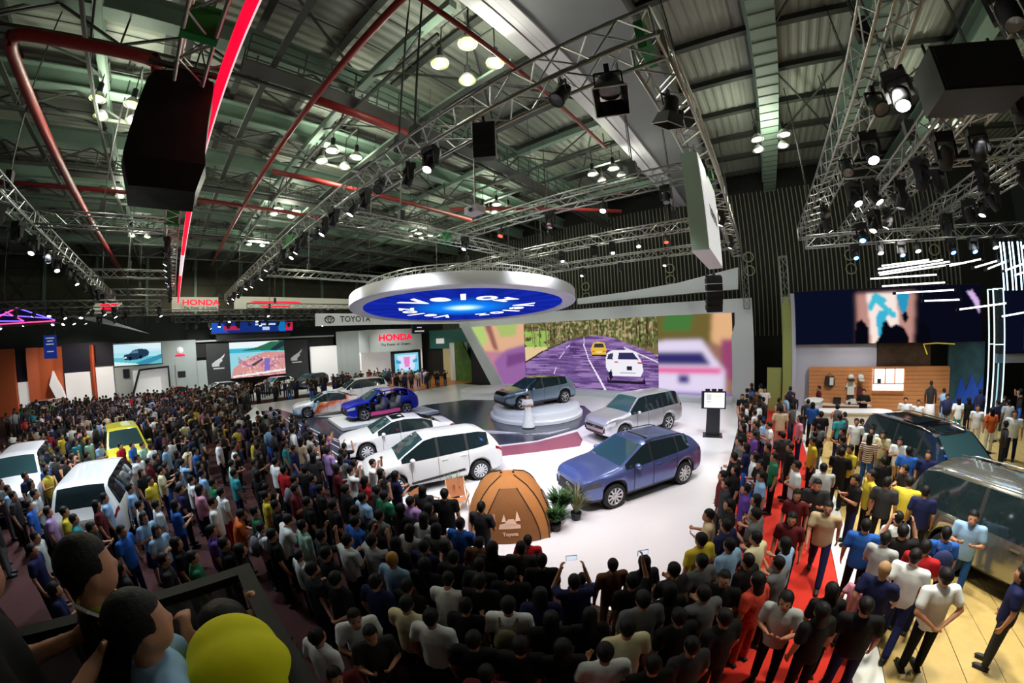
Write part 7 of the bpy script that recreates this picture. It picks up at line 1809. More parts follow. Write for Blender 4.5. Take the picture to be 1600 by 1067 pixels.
# individually observed visitors: x, y, top, legs, pose, facing, female, height, extra
PEOPLE = [
(-6.48,1.08,'black','black','stand',93,0,1.66),(-6.9,1.36,'white','black','lookdown',90,0,1.66),(-6.44,1.65,'mint','grey','stand',93,0,1.66),(-5.9,1.36,'white','navy','stand',97,0,1.4),
(-5.02,1.26,'dark grey','navy','phone',102,0,1.66),(-5.31,2.09,'white','black','phone',102,0,1.66),(-5.79,2.53,'blue','black','stand',99,0,1.66),
(-5.18,2.52,'pale grey','black','film',103,0,1.66),(-4.86,2.98,'pale grey','black','stand',106,1,1.66),(-4.42,2.9,'navy','black','phone',109,0,1.6),
(-5.03,3.45,'pale grey','black','stand',106,1,1.66),(-4.61,3.34,'grey','black','phone',109,1,1.66),(-4.4,3.75,'blue','black','phone',112,0,1.66),
(-3.87,3.72,'brown','black','stand',116,0,1.5),(-3.4,3.57,'black','black','stand',119,1,1.66),(-4.2,2.25,'pale blue','navy','stand',109,0,1.72,'blond'),
(-3.9,2.25,'black','black','stand',111,0,1.6),(-3.73,1.32,'white','beige','lookdown',-19,0,1.7),(-3.38,1.92,'cream','black','phone',114,0,1.66),
(-2.99,2.08,'white','black','stand',116,0,1.7),(-3.32,2.5,'white','black','lookdown',116,0,1.66),(-3.36,1.3,'dark grey','black','phone',-21,0,1.66),
(-4.25,0.53,'green','grey','stand',106,0,1.2),(-3.55,0.76,'white','black','stand',110,0,1.66),(-3.31,0.73,'maroon','black','lookdown',-12,0,1.6),
(-2.92,2.75,'black','black','stand',119,0,1.72),(-2.95,2.47,'black','black','phone',118,0,1.66),(-2.35,2.71,'white','black','stand',122,0,1.72,'backpack'),
(-4.55,1.46,'black','navy','behind',106,0,1.66),(-5.29,1.76,'black','black','stand',101,0,1.66),(-5.86,1.77,'dark grey','black','film',97,0,1.66),
(-4.94,2.64,'black','black','stand',105,1,1.66),(-4.07,1.98,'navy','black','stand',110,0,1.66),(-3.8,2.56,'black','black','stand',113,1,1.66),(-3.65,2.89,'black','black','stand',115,0,1.66),
(-3.38,3.02,'dark grey','black','stand',117,0,1.66),(-2.85,3.05,'black','black','phone',120,0,1.66),(-2.13,3.01,'navy','black','stand',124,1,1.66),
(-3.09,3.81,'dark grey','black','stand',122,0,1.66),(-3.29,4.3,'red','black','stand',123,0,1.45),(-2.61,3.73,'black','black','stand',124,0,1.66),
(-1.97,3.61,'navy','black','film',128,0,1.66,'phone'),(-1.86,4.08,'blue','black','stand',130,0,1.35),(-1.57,4.19,'brown','beige','stand',133,0,1.55),
(-1.22,4.04,'black','black','film1',134,0,1.66,'phone'),(-1.1,4.24,'dark grey','black','stand',135,1,1.66),(-0.9,4.23,'black','black','stand',136,1,1.66),
(-1.01,3.74,'grey','brown','stand',133,0,1.75),(-0.94,5.07,'dark grey','black','phone',140,0,1.66),(-0.69,5.31,'yellow','black','stand',143,0,1.66),
(-0.61,4.62,'grey','black','stand',139,0,1.66),(-0.33,5.91,'navy','black','stand',148,0,1.66),(-0.07,5.21,'pale blue','navy','stand',145,0,1.66),
(-0.2,4.47,'black','black','folded',-87,0,1.66),(-0.45,4.09,'grey','brown','phone',137,0,1.66),(0.24,4.61,'orange','red','stand',143,1,1.66,'floral'),
(-1.02,3.09,'cream','black','stand',130,0,1.7),(-1.08,2.65,'white','black','phone',128,0,1.7),(-1.84,2.93,'black','black','stand',126,1,1.66),(-1.59,3.02,'black','black','stand',127,1,1.66),
(-0.64,3.57,'black','black','stand',134,0,1.66),(-0.06,3.75,'black','dark grey','stand',137,0,1.66),(-1.49,2.51,'black','black','stand',126,1,1.66),
(-1.89,2.29,'black','black','stand',123,0,1.66),(-2.36,2.04,'black','black','stand',120,0,1.66),(-0.3,3.17,'dark grey','black','stand',134,0,1.66),
(-0.59,2.76,'black','black','stand',131,0,1.66),(-1.93,1.78,'maroon','black','stand',121,0,1.66),(0.55,5.61,'pale blue','black','phone',149,1,1.66),
(1.46,7.01,'beige','navy','walk',-101,0,1.7),(0.77,6.46,'maroon','black','stand',-96,1,1.66),(0.72,4.31,'pale grey','black','phone',-99,1,1.66),(1.1,4.28,'black','black','stand',120,1,1.66),
(1.31,4.42,'black','black','stand',100,1,1.66),(1.86,5.54,'pink','black','walk',40,0,1.15),(1.98,5.06,'navy','navy','walk',60,0,1.7,'tan'),(2.24,6.11,'pale grey','black','phone',60,0,1.66),
(2.07,6.33,'blue','black','stand',80,0,1.66),(2.65,6.74,'white','black','folded',100,0,1.66),(2.54,6.23,'black','black','film',80,0,1.66),(2.81,5.81,'red','navy','phone',60,0,1.66),
(3.32,6.27,'blue','navy','stand',80,0,1.66,'backpack'),(4.05,6.86,'pale blue','blue','phone',-120,0,1.7),(2.52,5.44,'white','navy','walk',60,0,1.7),
(2.81,4.99,'white','black','behind',100,0,1.72),(4.05,5.19,'navy','dark grey','walk',150,1,1.65),(1.47,4.46,'black','navy','stand',90,0,1.66),(0.39,5.04,'grey','black','phone',146,0,1.66),
(0.16,5.05,'black','black','stand',145,0,1.66),(0.32,5.64,'cream','black','phone',149,0,1.66),(1.01,8.97,'white','black','folded',-171,0,1.72),
(1.39,8.14,'dark grey','black','phone',-99,0,1.66),(0.92,7.47,'maroon','black','stand',-97,1,1.66),(2.4,8.49,'black','navy','phone',-173,0,1.66),
(2.76,8.54,'yellow','black','stand',-173,0,1.66),(1.68,9.01,'pale grey','navy','lookdown',100,0,1.66),(1.66,11.24,'yellow','black','stand',-172,0,1.66),
(0.89,14.84,'cream','beige','stand',90,0,1.74),(2.25,16.09,'blue','black','phone',90,1,1.66),(1.52,13.85,'pink','navy','stand',-172,1,1.66),(2.34,14.46,'black','black','stand',100,0,1.66),
(2.93,14.06,'teal','navy','stand',120,0,1.66),(3.43,13.5,'white','black','stand',-104,0,1.66),(4.23,13.0,'white','navy','phone',-108,1,1.6),
(4.59,12.59,'cream','pale grey','phone',-110,1,1.6),(4.9,11.94,'white','beige','phone',-112,1,1.6),(3.4,11.8,'brown','blue','stand',60,1,1.6,'stripe'),
(4.1,10.5,'blue','navy','stand',60,0,1.66),(4.51,10.24,'navy','black','stand',-113,0,1.66),(2.58,10.54,'yellow','black','phone',200,0,1.66),(2.27,10.23,'black','black','phone',60,0,1.66),
(2.99,8.47,'dark grey','black','stand',60,0,1.66),(3.53,8.03,'navy','black','stand',70,0,1.66),(3.43,8.51,'yellow','navy','lookdown',60,0,1.66),
(0.96,10.52,'black','black','stand',-171,0,1.66),(0.51,9.64,'green','black','stand',-171,0,1.66),(0.35,10.38,'black','black','stand',-171,0,1.66),
(0.2,8.29,'pale blue','navy','stand',-170,0,1.66),(0.02,9.52,'white','blue','stand',-170,1,1.66),(0.44,12.78,'white','navy','phone',-171,0,1.66),
(-0.06,11.53,'purple','black','stand',-170,0,1.66),(-0.46,10.77,'grey','black','stand',-169,0,1.66),(-0.39,8.52,'black','black','stand',-169,1,1.66),
(-0.53,7.72,'dark grey','black','stand',-169,0,1.66),(-0.63,8.05,'maroon','black','stand',-169,0,1.66),(-0.35,6.7,'black','black','stand',-169,0,1.66),
(-0.64,6.21,'beige','black','phone',-169,0,1.66),(-0.11,7.51,'purple','black','stand',-170,0,1.66),(-0.71,17.7,'black','maroon','stand',-87,1,1.66),
(0.34,19.62,'white','black','stand',-90,0,1.66),(-0.07,18.65,'brown','black','stand',-89,0,1.66),(-0.4,13.47,'pale grey','black','stand',-169,1,1.66),
(4.98,18.58,'black','black','folded',-105,0,1.75),(3.1,19.95,'maroon','black','stand',180,0,1.66),(6.39,17.34,'white','navy','stand',-110,0,1.66),
(6.75,16.83,'white','navy','stand',-111,0,1.66),(9.36,20.24,'pale blue','pale blue','stand',90,1,1.65),(8.78,17.37,'white','teal','stand',90,1,1.66),
(9.12,17.37,'black','black','stand',90,1,1.66),(8.79,15.89,'white','white','stand',-118,1,1.66),(9.07,15.34,'orange','white','stand',90,1,1.66),
(10.61,16.8,'pale grey','pale grey','stand',90,0,1.66),(9.51,14.56,'white','navy','stand',-123,0,1.72),(11.0,19.78,'navy','navy','stand',90,0,1.66),
(10.19,16.82,'navy','white','stand',120,0,1.66),(-10.53,3.89,'lilac','black','stand',106,0,1.66),(-10.93,3.47,'pale grey','black','film',100,0,1.66),
(-8.81,3.47,'maroon','black','phone',74,1,1.66),(-8.51,3.64,'white','black','film',76,1,1.66),(-7.54,3.6,'red','black','stand',85,1,1.66),(-6.75,3.11,'pale blue','navy','stand',92,0,1.66),
(-6.49,3.5,'green','black','stand',94,0,1.66),(-5.92,3.76,'lilac','black','stand',99,0,1.6),(-5.73,3.29,'black','black','stand',100,1,1.66),(-5.74,3.03,'grey','black','stand',100,0,1.66),
(-8.87,2.3,'pale grey','black','stand',76,0,1.66,'backpack'),(-9.77,2.28,'red','black','stand',108,0,1.66),(-10.65,2.28,'white','black','stand',101,0,1.66),
(-8.65,2.68,'navy','black','stand',77,0,1.66),(-7.85,2.58,'black','black','stand',83,0,1.66),(-7.43,3.04,'black','black','stand',86,0,1.66),(-6.86,2.47,'black','black','stand',91,0,1.66),
(-6.27,2.69,'black','black','stand',95,0,1.66),(-5.43,2.51,'black','black','stand',101,0,1.66),(-7.39,2.1,'black','black','stand',87,0,1.66),(-7.69,1.48,'black','black','stand',85,0,1.66),
(-8.35,1.44,'yellow','black','stand',81,0,1.66),(-7.69,1.0,'green','grey','stand',85,0,1.66),(-7.16,1.04,'white','black','stand',88,0,1.5,'backpack'),
(-7.87,0.69,'orange','navy','lookdown',84,0,1.6),(-8.61,0.3,'white','black','stand',80,0,1.72),(-9.23,0.56,'white','red','stand',108,0,1.66),(-9.79,0.08,'pink','black','phone',103,1,1.66),
(-10.66,-0.06,'white','navy','stand',98,0,1.66),(-10.04,0.45,'green','black','stand',102,0,1.66),(-10.44,1.06,'teal','navy','stand',101,0,1.66),
(-11.36,1.14,'mint','black','stand',94,0,1.66),(-13.62,0.24,'blue','maroon','stand',79,0,1.66),(-11.02,0.26,'pale blue','black','stand',96,0,1.66),
(-10.09,-0.37,'navy','black','stand',101,0,1.66),(-9.11,-0.55,'blue','navy','phone',106,1,1.66),(-9.32,-0.9,'white','black','stand',105,0,1.66),
(-13.6,-1.65,'white','white','stand',60,0,1.74),(-13.24,-1.25,'maroon','navy','stand',83,0,1.66),(-13.66,-1.04,'black','black','stand',80,0,1.66),
(-12.09,-0.87,'cream','navy','phone',89,0,1.66),(-14.79,-0.75,'pale blue','black','stand',74,0,1.66),(-10.77,-1.77,'pale blue','navy','stand',96,0,1.72),
(-10.84,-2.21,'pale blue','black','stand',95,0,1.66),(-9.72,-1.33,'white','navy','stand',102,0,1.6),(-10.12,-2.34,'maroon','black','stand',99,1,1.66),
(-10.08,-3.07,'yellow','black','stand',99,0,1.66),(-9.48,-2.73,'teal','navy','stand',102,0,1.66),(-10.26,-3.48,'lilac','navy','stand',97,0,1.66),
(-10.96,-4.12,'blue','black','stand',94,0,1.66),(-11.96,-4.84,'dark grey','black','stand',90,0,1.66),(-14.67,-4.83,'blue','navy','stand',79,0,1.66),
(-14.11,-5.13,'navy','black','stand',81,0,1.66),(-12.63,-5.21,'pale blue','black','stand',87,0,1.66),(-19.8,-5.43,'yellow','dark grey','stand',61,0,1.66),
(-17.97,-4.43,'teal','black','stand',66,0,1.66),(-17.89,-3.91,'mint','navy','stand',65,1,1.66),(-17.05,-3.09,'pale blue','black','lookdown',67,0,1.66),
(-16.77,-2.48,'red','navy','stand',67,0,1.66),(-15.64,-2.03,'blue','navy','stand',71,0,1.66),(-15.76,-1.74,'mint','black','stand',70,0,1.66),(-19.07,-5.95,'blue','navy','stand',64,0,1.66),
(-20.89,-4.85,'pink','red','stand',57,1,1.66),(-21.97,-5.54,'white','navy','stand',55,0,1.66),(-19.74,-4.42,'yellow','black','stand',60,1,1.66),
(-22.65,-4.42,'pale blue','black','stand',51,0,1.66),(-24.55,-4.23,'cream','black','stand',46,0,1.66),(-26.83,-9.33,'red','maroon','stand',51,1,1.66),
(-27.57,-8.66,'white','navy','stand',48,0,1.66),(-21.43,-1.43,'white','navy','stand',47,0,1.66),(-20.24,-1.08,'navy','blue','stand',50,0,1.66),(-21.81,-1.93,'blue','navy','stand',48,0,1.66),
(-20.88,0.47,'yellow','black','stand',43,0,1.66),(-16.89,1.49,'yellow','black','film',56,0,1.66),(-22.16,-0.55,'pale grey','black','stand',43,0,1.66),
(-13.52,2.21,'yellow','teal','stand',77,0,1.66),(-13.13,1.47,'white','black','stand',81,0,1.66),(-8.76,-1.17,'pale blue','navy','folded',40,1,1.65),
(-8.07,-0.91,'pale blue','navy','folded',40,1,1.6),(-8.32,-1.59,'blue','navy','stand',60,0,1.66),(-8.87,-3.39,'pale grey','navy','stand',82,0,1.66),
(-8.28,-3.3,'navy','black','stand',84,0,1.66),(-6.52,-0.32,'green','black','stand',92,0,1.66),(-6.72,-0.79,'dark grey','black','stand',91,0,1.66),
(-7.19,-0.55,'black','black','stand',88,1,1.66),(-7.33,0.11,'purple','black','stand',88,0,1.66),(-6.69,0.25,'black','black','stand',91,0,1.66),(-6.29,0.46,'black','black','stand',94,1,1.66),
]
# ================================================================== placing the visitors
def in_stage(x, y):
    return (-31 < x < -0.72 and y > (4.55 if x > -10.6 else 4.95) and y < 23.4 and not (x < -25.2 and y > 13.5) and not (x < -25 and y > 10 + (x + 31) * 0.7))
CARS = [(-13.3, -2.75, 2.75, 1.15, 0.0), (-16.4, -6.1, 2.7, 1.15, 0.12), (-18.6, -2.6, 2.4, 1.1, 0.2), (5.8, 7.17, 2.85, 1.2, -0.895), (5.5, 11.77, 2.85, 1.2, -1.137), (-39.2, -0.6, 1.3, 2.4, 0), (-38.6, 3.6, 1.3, 2.4, 0), (-38.4, 9.2, 1.6, 2.3, 0), (-38.6, 13.2, 1.6, 2.3, 0), (-38.5, -11, 1.3, 2.4, 0), (4.4, 18.0, 1.95, 0.75, 0.07), (2.75, 19.3, 0.8, 0.95, 0), (-24, 4.2, 3.9, 1.0, 0), (8.9, 20.7, 0.5, 0.5, 0)]
def in_car(x, y, m=0.0):
    for cx, cy, a, b_, r in CARS:
        dx, dy = x - cx, y - cy; u = dx * math.cos(r) + dy * math.sin(r); v = -dx * math.sin(r) + dy * math.cos(r)
        if abs(u) < a + m and abs(v) < b_ + m: return True
    return False
def push_out(x, y):
    if in_stage(x, y):
        if x > -2.2 and y > 5.2: return -0.55, y
        return x, (4.35 if x > -10.6 else 4.75)
    for cx, cy, a, b_, r in CARS:
        dx, dy = x - cx, y - cy; u = dx * math.cos(r) + dy * math.sin(r); v = -dx * math.sin(r) + dy * math.cos(r)
        if abs(u) < a and abs(v) < b_:
            if a - abs(u) < b_ - abs(v): u = math.copysign(a, u)
            else: v = math.copysign(b_, v)
            return cx + u * math.cos(r) - v * math.sin(r), cy + u * math.sin(r) + v * math.cos(r)
    return x, y
P = [list(q) + [''] * (9 - len(q)) for q in PEOPLE]
NOBS = len(P)
rc = random.Random(11)
zones = [((-10.5, -1.2), (1.5, 4.5), 0.50), ((-34, -10.5), (-8.5, 4.8), 0.60), ((-0.6, 0.3), (5.4, 21.0), 0.5), ((0.3, 2.3), (9.5, 20.5), 0.8), ((2.5, 4.0), (8.5, 17.0), 0.75), ((8.0, 14.0), (13.5, 19.8), 1.1), ((-36.0, -25.8), (6.0, 22.0), 0.95), ((-37, -30), (-12, 6), 0.62), ((-10.5, -6.0), (-3.5, 1.5), 0.75)]
cells = {}
def near_ok(x, y, r):
    cx, cy = int(math.floor(x)), int(math.floor(y))
    for i in (-1, 0, 1):
        for j in (-1, 0, 1):
            for (qx, qy) in cells.get((cx + i, cy + j), ()):
                if (qx - x) ** 2 + (qy - y) ** 2 < r * r: return False
    return True
def put_cell(x, y): cells.setdefault((int(math.floor(x)), int(math.floor(y))), []).append((x, y))
for it in range(40):     # people do not stand inside each other
    for i in range(NOBS):
        for j in range(i + 1, NOBS):
            dx = P[i][0] - P[j][0]; dy = P[i][1] - P[j][1]; d2 = dx * dx + dy * dy
            if d2 < 0.2025:
                d_ = math.sqrt(d2) + 1e-6; k_ = (0.455 - d_) / 2; P[i][0] += dx / d_ * k_; P[i][1] += dy / d_ * k_; P[j][0] -= dx / d_ * k_; P[j][1] -= dy / d_ * k_
    for i in range(NOBS):
        P[i][0], P[i][1] = push_out(P[i][0], P[i][1])
for q in P: put_cell(q[0], q[1])
tops = ['black'] * 42 + ['dark grey'] * 20 + ['navy'] * 12 + ['white'] * 6 + ['pale grey'] * 4 + ['grey'] * 7 + ['pale blue'] * 3 + ['maroon'] * 3 + ['cream', 'red', 'blue', 'green', 'yellow', 'pink', 'teal', 'purple', 'brown', 'beige']
poses = ['stand'] * 5 + ['phone'] * 4 + ['film', 'folded', 'behind', 'stand', 'lookdown']
for (xa, xb), (ya, yb), sp in zones:
    for _ in range(int((xb - xa) * (yb - ya) / (sp * sp) * 3)):
        x, y = rc.uniform(xa, xb), rc.uniform(ya, yb)
        if in_stage(x, y) or in_car(x, y, 0.12) or not near_ok(x, y, sp): continue
        if math.hypot(x, y) < 2.9: continue
        if -1.6 < x < 1.5 and y < 3.2: continue
        if -5.6 < x < -3.2 and y < 1.2: continue
        if x > -4.2 and x < -0.8 and y > 3.2: continue
        put_cell(x, y)
        f = math.degrees(math.atan2(9 - y, -12 - x)) if x < -9 else (math.degrees(math.atan2(10 - y, -7 - x)) if y < 5 else (180 if x < 0.4 else rc.uniform(60, 300)))
        P.append([x, y, rc.choice(tops), rc.choice(['black', 'black', 'navy', 'dark grey', 'grey', 'blue']), rc.choice(poses), f + rc.uniform(-35, 35), rc.random() < 0.42, rc.uniform(1.52, 1.74), ''])
order = sorted(range(len(P)), key=lambda i: (P[i][0] ** 2 + P[i][1] ** 2) - (1e3 if i < NOBS and math.hypot(P[i][0], P[i][1]) < 21 else 0))
single = order[:300]; rest = order[300:]
LM = [('dome tent', -5.3, 6.2), ('white people carrier', -9.0, 6.0), ('white saloon', -12.9, 6.5), ('steel blue crossover', -2.6, 9.5), ('information stand', -1.6, 15.9), ('silver off-roader', 5.0, 7.0), ('black off-roader', 4.6, 11.8), ('white counter', 4.4, 18.0), ('white van', -13.3, -2.75), ('left border car', -15.6, -6.1), ('yellow car', -18.6, -2.6), ('white slanted block', -23.5, 4.0), ('glass column', 12.4, 19.6), ('balcony rail', -3.0, 1.0), ('liveried saloon', -22.9, 6.2), ('stage corner', -1.0, 5.2), ('far stands', -36.0, 4.0), ('white floor strip', 2.1, 7.5), ('doorway', -28, 19), ('long red fascia', -9.5, -0.3)]
phr = {'stand': 'standing', 'phone': 'with raised forearms', 'film': 'holding both arms up', 'film1': 'holding one arm up', 'folded': 'with folded arms', 'walk': 'walking', 'behind': 'with hands behind the back', 'lookdown': 'looking down'}
keys = {}
for i in single:
    q = P[i]; lm = min(LM, key=lambda l: (l[1] - q[0]) ** 2 + (l[2] - q[1]) ** 2)[0]
    keys.setdefault((q[2], phr[q[4]], bool(q[6]), lm), []).append(i)
labels = {}
ordw = ['leftmost', 'second from left', 'third from left', 'fourth from left', 'fifth from left', 'sixth from left', 'seventh from left', 'eighth from left', 'ninth from left', 'tenth from left', 'eleventh from left', 'twelfth from left']
for (top_, ph, fem, lm), ids in keys.items():
    ids.sort(key=lambda i: math.atan2(P[i][0], P[i][1]))
    base = '%sperson in %s top %s by %s' % ('long-haired ' if fem else '', top_, ph, lm)
    for k_, i in enumerate(ids):
        labels[i] = base if len(ids) == 1 else base + ', ' + ordw[min(k_, 11)]
M_floral = mat('orange_floral_cloth', lin(190, 60, 40), 0.8, grain=0.9, scale=26)
def stripe_mat():
    m = bpy.data.materials.new('striped_cloth'); m.use_nodes = True; nt = m.node_tree; b = nt.nodes['Principled BSDF']; b.inputs['Roughness'].default_value = 0.9
    tc = nt.nodes.new('ShaderNodeTexCoord'); w = nt.nodes.new('ShaderNodeTexWave'); w.bands_direction = 'Z'; w.inputs['Scale'].default_value = 5; cr = nt.nodes.new('ShaderNodeValToRGB')
    cr.color_ramp.interpolation = 'CONSTANT'; cr.color_ramp.elements[0].color = lin(90, 40, 40) + (1,); cr.color_ramp.elements[1].color = lin(230, 220, 205) + (1,); cr.color_ramp.elements[1].position = 0.4
    nt.links.new(tc.outputs['Object'], w.inputs['Vector']); nt.links.new(w.outputs['Color'], cr.inputs['Fac']); nt.links.new(cr.outputs['Color'], b.inputs['Base Color'])
    return m
M_stripe = stripe_mat()
def smartphone(o, label, off=(0.12, 0.2, 1.78)):
    s = o.scale.z; q = o.matrix_basis @ Vector(off)
    t = thing('smartphone', label, 'phone', q, o.rotation_euler.z)
    b = MB(); b.box(-0.08, 0.08, -0.005, 0.005, -0.04, 0.04); b.build('shell', M_phone, t)
    b = MB(); b.box(-0.074, 0.074, -0.0065, -0.0051, -0.036, 0.036); b.build('screen', M_phscr, t)
def backpack(o, label, m):
    q = o.matrix_basis @ Vector((0, -0.2, 1.0))
    t = thing('backpack', label, 'backpack', q, o.rotation_euler.z)
    b = MB(); b.smooth = True; b.ball((0, 0, 0.16), 0.2, 14, 10, (0.85, 0.5, 1.15)); b.build('bag', m, t)
    b = MB(); b.smooth = True; b.ball((0, -0.08, 0.08), 0.12, 12, 8, (0.95, 0.45, 0.8)); b.build('front_pocket', m, t)
    for s in (-1, 1):
        b = MB(); b.tube([(s * 0.1, 0.07, 0.34), (s * 0.11, 0.17, 0.42), (s * 0.11, 0.28, 0.36)], 0.018, 6); b.build('strap', m, t)
M_camo = mat('camouflage_cloth', lin(96, 92, 66), 0.9, grain=0.7, scale=14); M_bpk = mat('navy_bag_cloth', lin(30, 40, 90), 0.8, grain=0.2); M_bpr = mat('grey_bag_cloth', lin(120, 116, 130), 0.8, grain=0.2)
bpn = 0
for i in single:
    x, y, top_, legs_, pose_, f, fem, h, ex = P[i]
    z0 = 0.012 if -0.62 < x < 1.95 else (0.05 if 1.95 <= x < 2.42 else (0.062 if x >= 2.42 else 0.0))
    o = person(x, y, z0, f, pose_, top_, legs_, h, bool(fem), labels[i], 'visitors of the motor show', wide=rc.uniform(0.98, 1.12))
    ch = {c.name.split('.')[0]: c for c in o.children}
    if ex in ('floral', 'stripe'):
        c = ch['shirt']; c.material_slots[0].link = 'OBJECT'; c.material_slots[0].material = M_floral if ex == 'floral' else M_stripe
        o['label'] = 'person in an orange floral blouse on the red carpet edge' if ex == 'floral' else 'person in a brown and white striped shirt before the black off-roader'
        if ex == 'floral':
            c = ch['trousers']; c.material_slots[0].link = 'OBJECT'; c.material_slots[0].material = M_floral
    if ex in ('blond', 'tan'):
        c = ch['hair']; c.material_slots[0].link = 'OBJECT'; c.material_slots[0].material = M_blond if ex == 'blond' else M_tanhat
        o['label'] = 'person with ochre hair in a pale blue shirt in front of the camp chairs' if ex == 'blond' else 'person with a tan shaved head walking beside a child in pink'
    if ex == 'phone':
        smartphone(o, 'black smartphone held up ' + ('with one arm' if pose_ == 'film1' else 'with both arms') + ' before the white stage', (0.26, 0.25, 1.84) if pose_ == 'film1' else (0.0, 0.29, 1.78))
    if ex == 'backpack':
        backpack(o, ('camouflage backpack on a person in white at the bottom centre', 'navy backpack on a person in blue near the silver off-roader', 'grey backpack on a person in pale grey left of the stage', 'grey backpack on a child in white left of the stage')[bpn % 4], (M_camo, M_bpk, M_bpr, M_bpr)[bpn % 4]); bpn += 1
person(-10.19, 13.73, 0.16, math.degrees(math.atan2(-13.7, 10.2)), 'gown', 'white', 'white', 1.68, True, 'presenter in a long white gown standing before the round podium')
# the rest of the crowd: too many to count, far away
rest_v, rest_f, rest_c = [], [], []
def low_person(arm):
    b = MB(); cols = []
    def addc(fn, c):
        n0 = len(b.v); fn(); cols.extend([c] * (len(b.v) - n0))
    addc(lambda: b.ball((0, 0, 1.585), 0.112, 8, 6, (0.85, 0.98, 1.1)), 'hair')
    addc(lambda: b.ball((0, 0.04, 1.55), 0.085, 7, 5, (0.85, 0.95, 1.1)), 'skin')
    addc(lambda: etube(b, [(0, 0, 0.8, 0.19, 0.13), (0, 0, 1.1, 0.18, 0.13), (0, 0, 1.34, 0.23, 0.13), (0, 0, 1.43, 0.1, 0.08)], 8), 'top')
    for s in (-1, 1):
        addc(lambda: b.tube([(s * 0.1, 0, 0.84), (s * 0.11, 0, 0.05)], [0.095, 0.06], 6), 'legs')
        if arm == 'up': addc(lambda: b.tube([(s * 0.22, 0, 1.37), (s * 0.25, 0.18, 1.35), (s * 0.17, 0.22, 1.62)], [0.06, 0.045, 0.035], 5), 'skin')
        elif arm == 'mid': addc(lambda: b.tube([(s * 0.23, 0, 1.37), (s * 0.27, 0.05, 1.1), (s * 0.1, 0.27, 1.15)], [0.06, 0.05, 0.035], 5), 'skin')
        else: addc(lambda: b.tube([(s * 0.23, 0, 1.37), (s * 0.27, 0, 1.1), (s * 0.26, 0.04, 0.85)], [0.06, 0.05, 0.035], 5), 'top')
    return np.array(b.v), b.f, cols
LP = [low_person(k_) for k_ in ('down', 'mid', 'down', 'down', 'mid', 'up', 'down')]
sk = lin(176, 126, 100)
for n_, i in enumerate(rest):
    x, y, top_, legs_, pose_, f, fem, h, ex = P[i]
    v, fc, cl = LP[(n_ * 3) % 7]; s = h / 1.69; a = R(f - 90); c_, s_ = math.cos(a), math.sin(a)
    base = len(rest_v)
    for (vx, vy, vz) in v: rest_v.append((x + s * (c_ * vx - s_ * vy), y + s * (s_ * vx + c_ * vy), s * vz))
    rest_f.extend([tuple(k_ + base for k_ in q) for q in fc])
    cm = {'hair': (0.006, 0.0055, 0.0055), 'skin': sk, 'top': CL[top_], 'legs': CL[legs_]}
    rest_c.extend([cm[k_] for k_ in cl])
me = bpy.data.meshes.new('distant_crowd'); me.from_pydata(rest_v, [], rest_f)
at = me.color_attributes.new('cloth', 'FLOAT_COLOR', 'POINT'); cc = np.ones((len(rest_v), 4), np.float32); cc[:, :3] = np.array(rest_c); at.data.foreach_set('color', cc.ravel())
me.polygons.foreach_set('use_smooth', [True] * len(me.polygons))
m = bpy.data.materials.new('crowd_cloth'); m.use_nodes = True; nt = m.node_tree; vc = nt.nodes.new('ShaderNodeVertexColor'); vc.layer_name = 'cloth'; nt.links.new(vc.outputs['Color'], nt.nodes['Principled BSDF'].inputs['Base Color']); nt.nodes['Principled BSDF'].inputs['Roughness'].default_value = 0.85
me.materials.append(m)
tag(obj('distant_crowd', me), 'dense distant crowd of small figures filling the left of the hall', 'crowd', None, 'stuff')
print('PEOPLE', len(P), 'single', len(single), 'rest', len(rest))
# ================================================================== viewing balcony with children at its rail
M_plat = mat('dark_platform', lin(26, 26, 28), 0.8, grain=0.2)
bal = thing('viewing_balcony', 'dark viewing balcony with glass balustrade in the lower left corner', 'balcony', (0, 0, 0))
b = MB(); b.box(-1.72, 3.2, -4.0, 0.15, 2.7, 2.85); b.build('deck', M_plat, bal)
M_railm = mat('dark_handrail', (0.004, 0.004, 0.0045), 0.6, grain=0.1, spec=0.2)
b = MB(); b.box(-1.70, -1.63, -4.0, 0.15, 3.88, 3.92); b.build('handrail', M_railm, bal)
b = MB(); b.box(-1.63, 3.2, 0.08, 0.15, 3.88, 3.92); b.build('handrail', M_railm, bal)
M_bglass = glass_mat('balustrade_glass', (0.55, 0.62, 0.6), 0.05, 0.25)
b = MB(); b.box(-1.671, -1.659, -4.0, 0.07, 2.85, 3.88); b.build('glass_pane', M_bglass, bal)
b = MB(); b.box(-1.61, 3.2, 0.109, 0.121, 2.85, 3.88); b.build('glass_pane', M_bglass, bal)
for (x, y) in ((-1.665, 0.115), (-1.665, -1.5), (-1.665, -3.0)):
    b = MB(); b.box(x - 0.025, x + 0.025, y - 0.025, y + 0.025, 2.85, 3.88); b.build('post', M_railm, bal)
for i, (x, y) in enumerate(((-1.1, -0.05), (3.0, -0.1), (3.0, -3.8), (-1.1, -3.8))):
    b = MB(); b.box(x - 0.08, x + 0.08, y - 0.08, y + 0.08, 0, 2.7); b.build('support_column', M_plat, bal)
REACH = dict(arm=(((0.04, -0.02, -0.27), (0.04, 0.08, -0.5)), ((0.06, 0.16, -0.2), (0.0, 0.40, -0.12))), hand=(None, ((0.0, 1.0, -0.1), (0, -0.1, -1))), curl=0.35)
KID = person_meshes(REACH, False, 0.014, True)
KID2 = person_meshes(POSES['stand'], False, 0.014, True)
o = person(-1.15, -0.27, 2.85, 104, KID, 'pale blue', 'navy', 1.385, label='small child in a light blue shirt at the balcony rail, one arm stretched out')
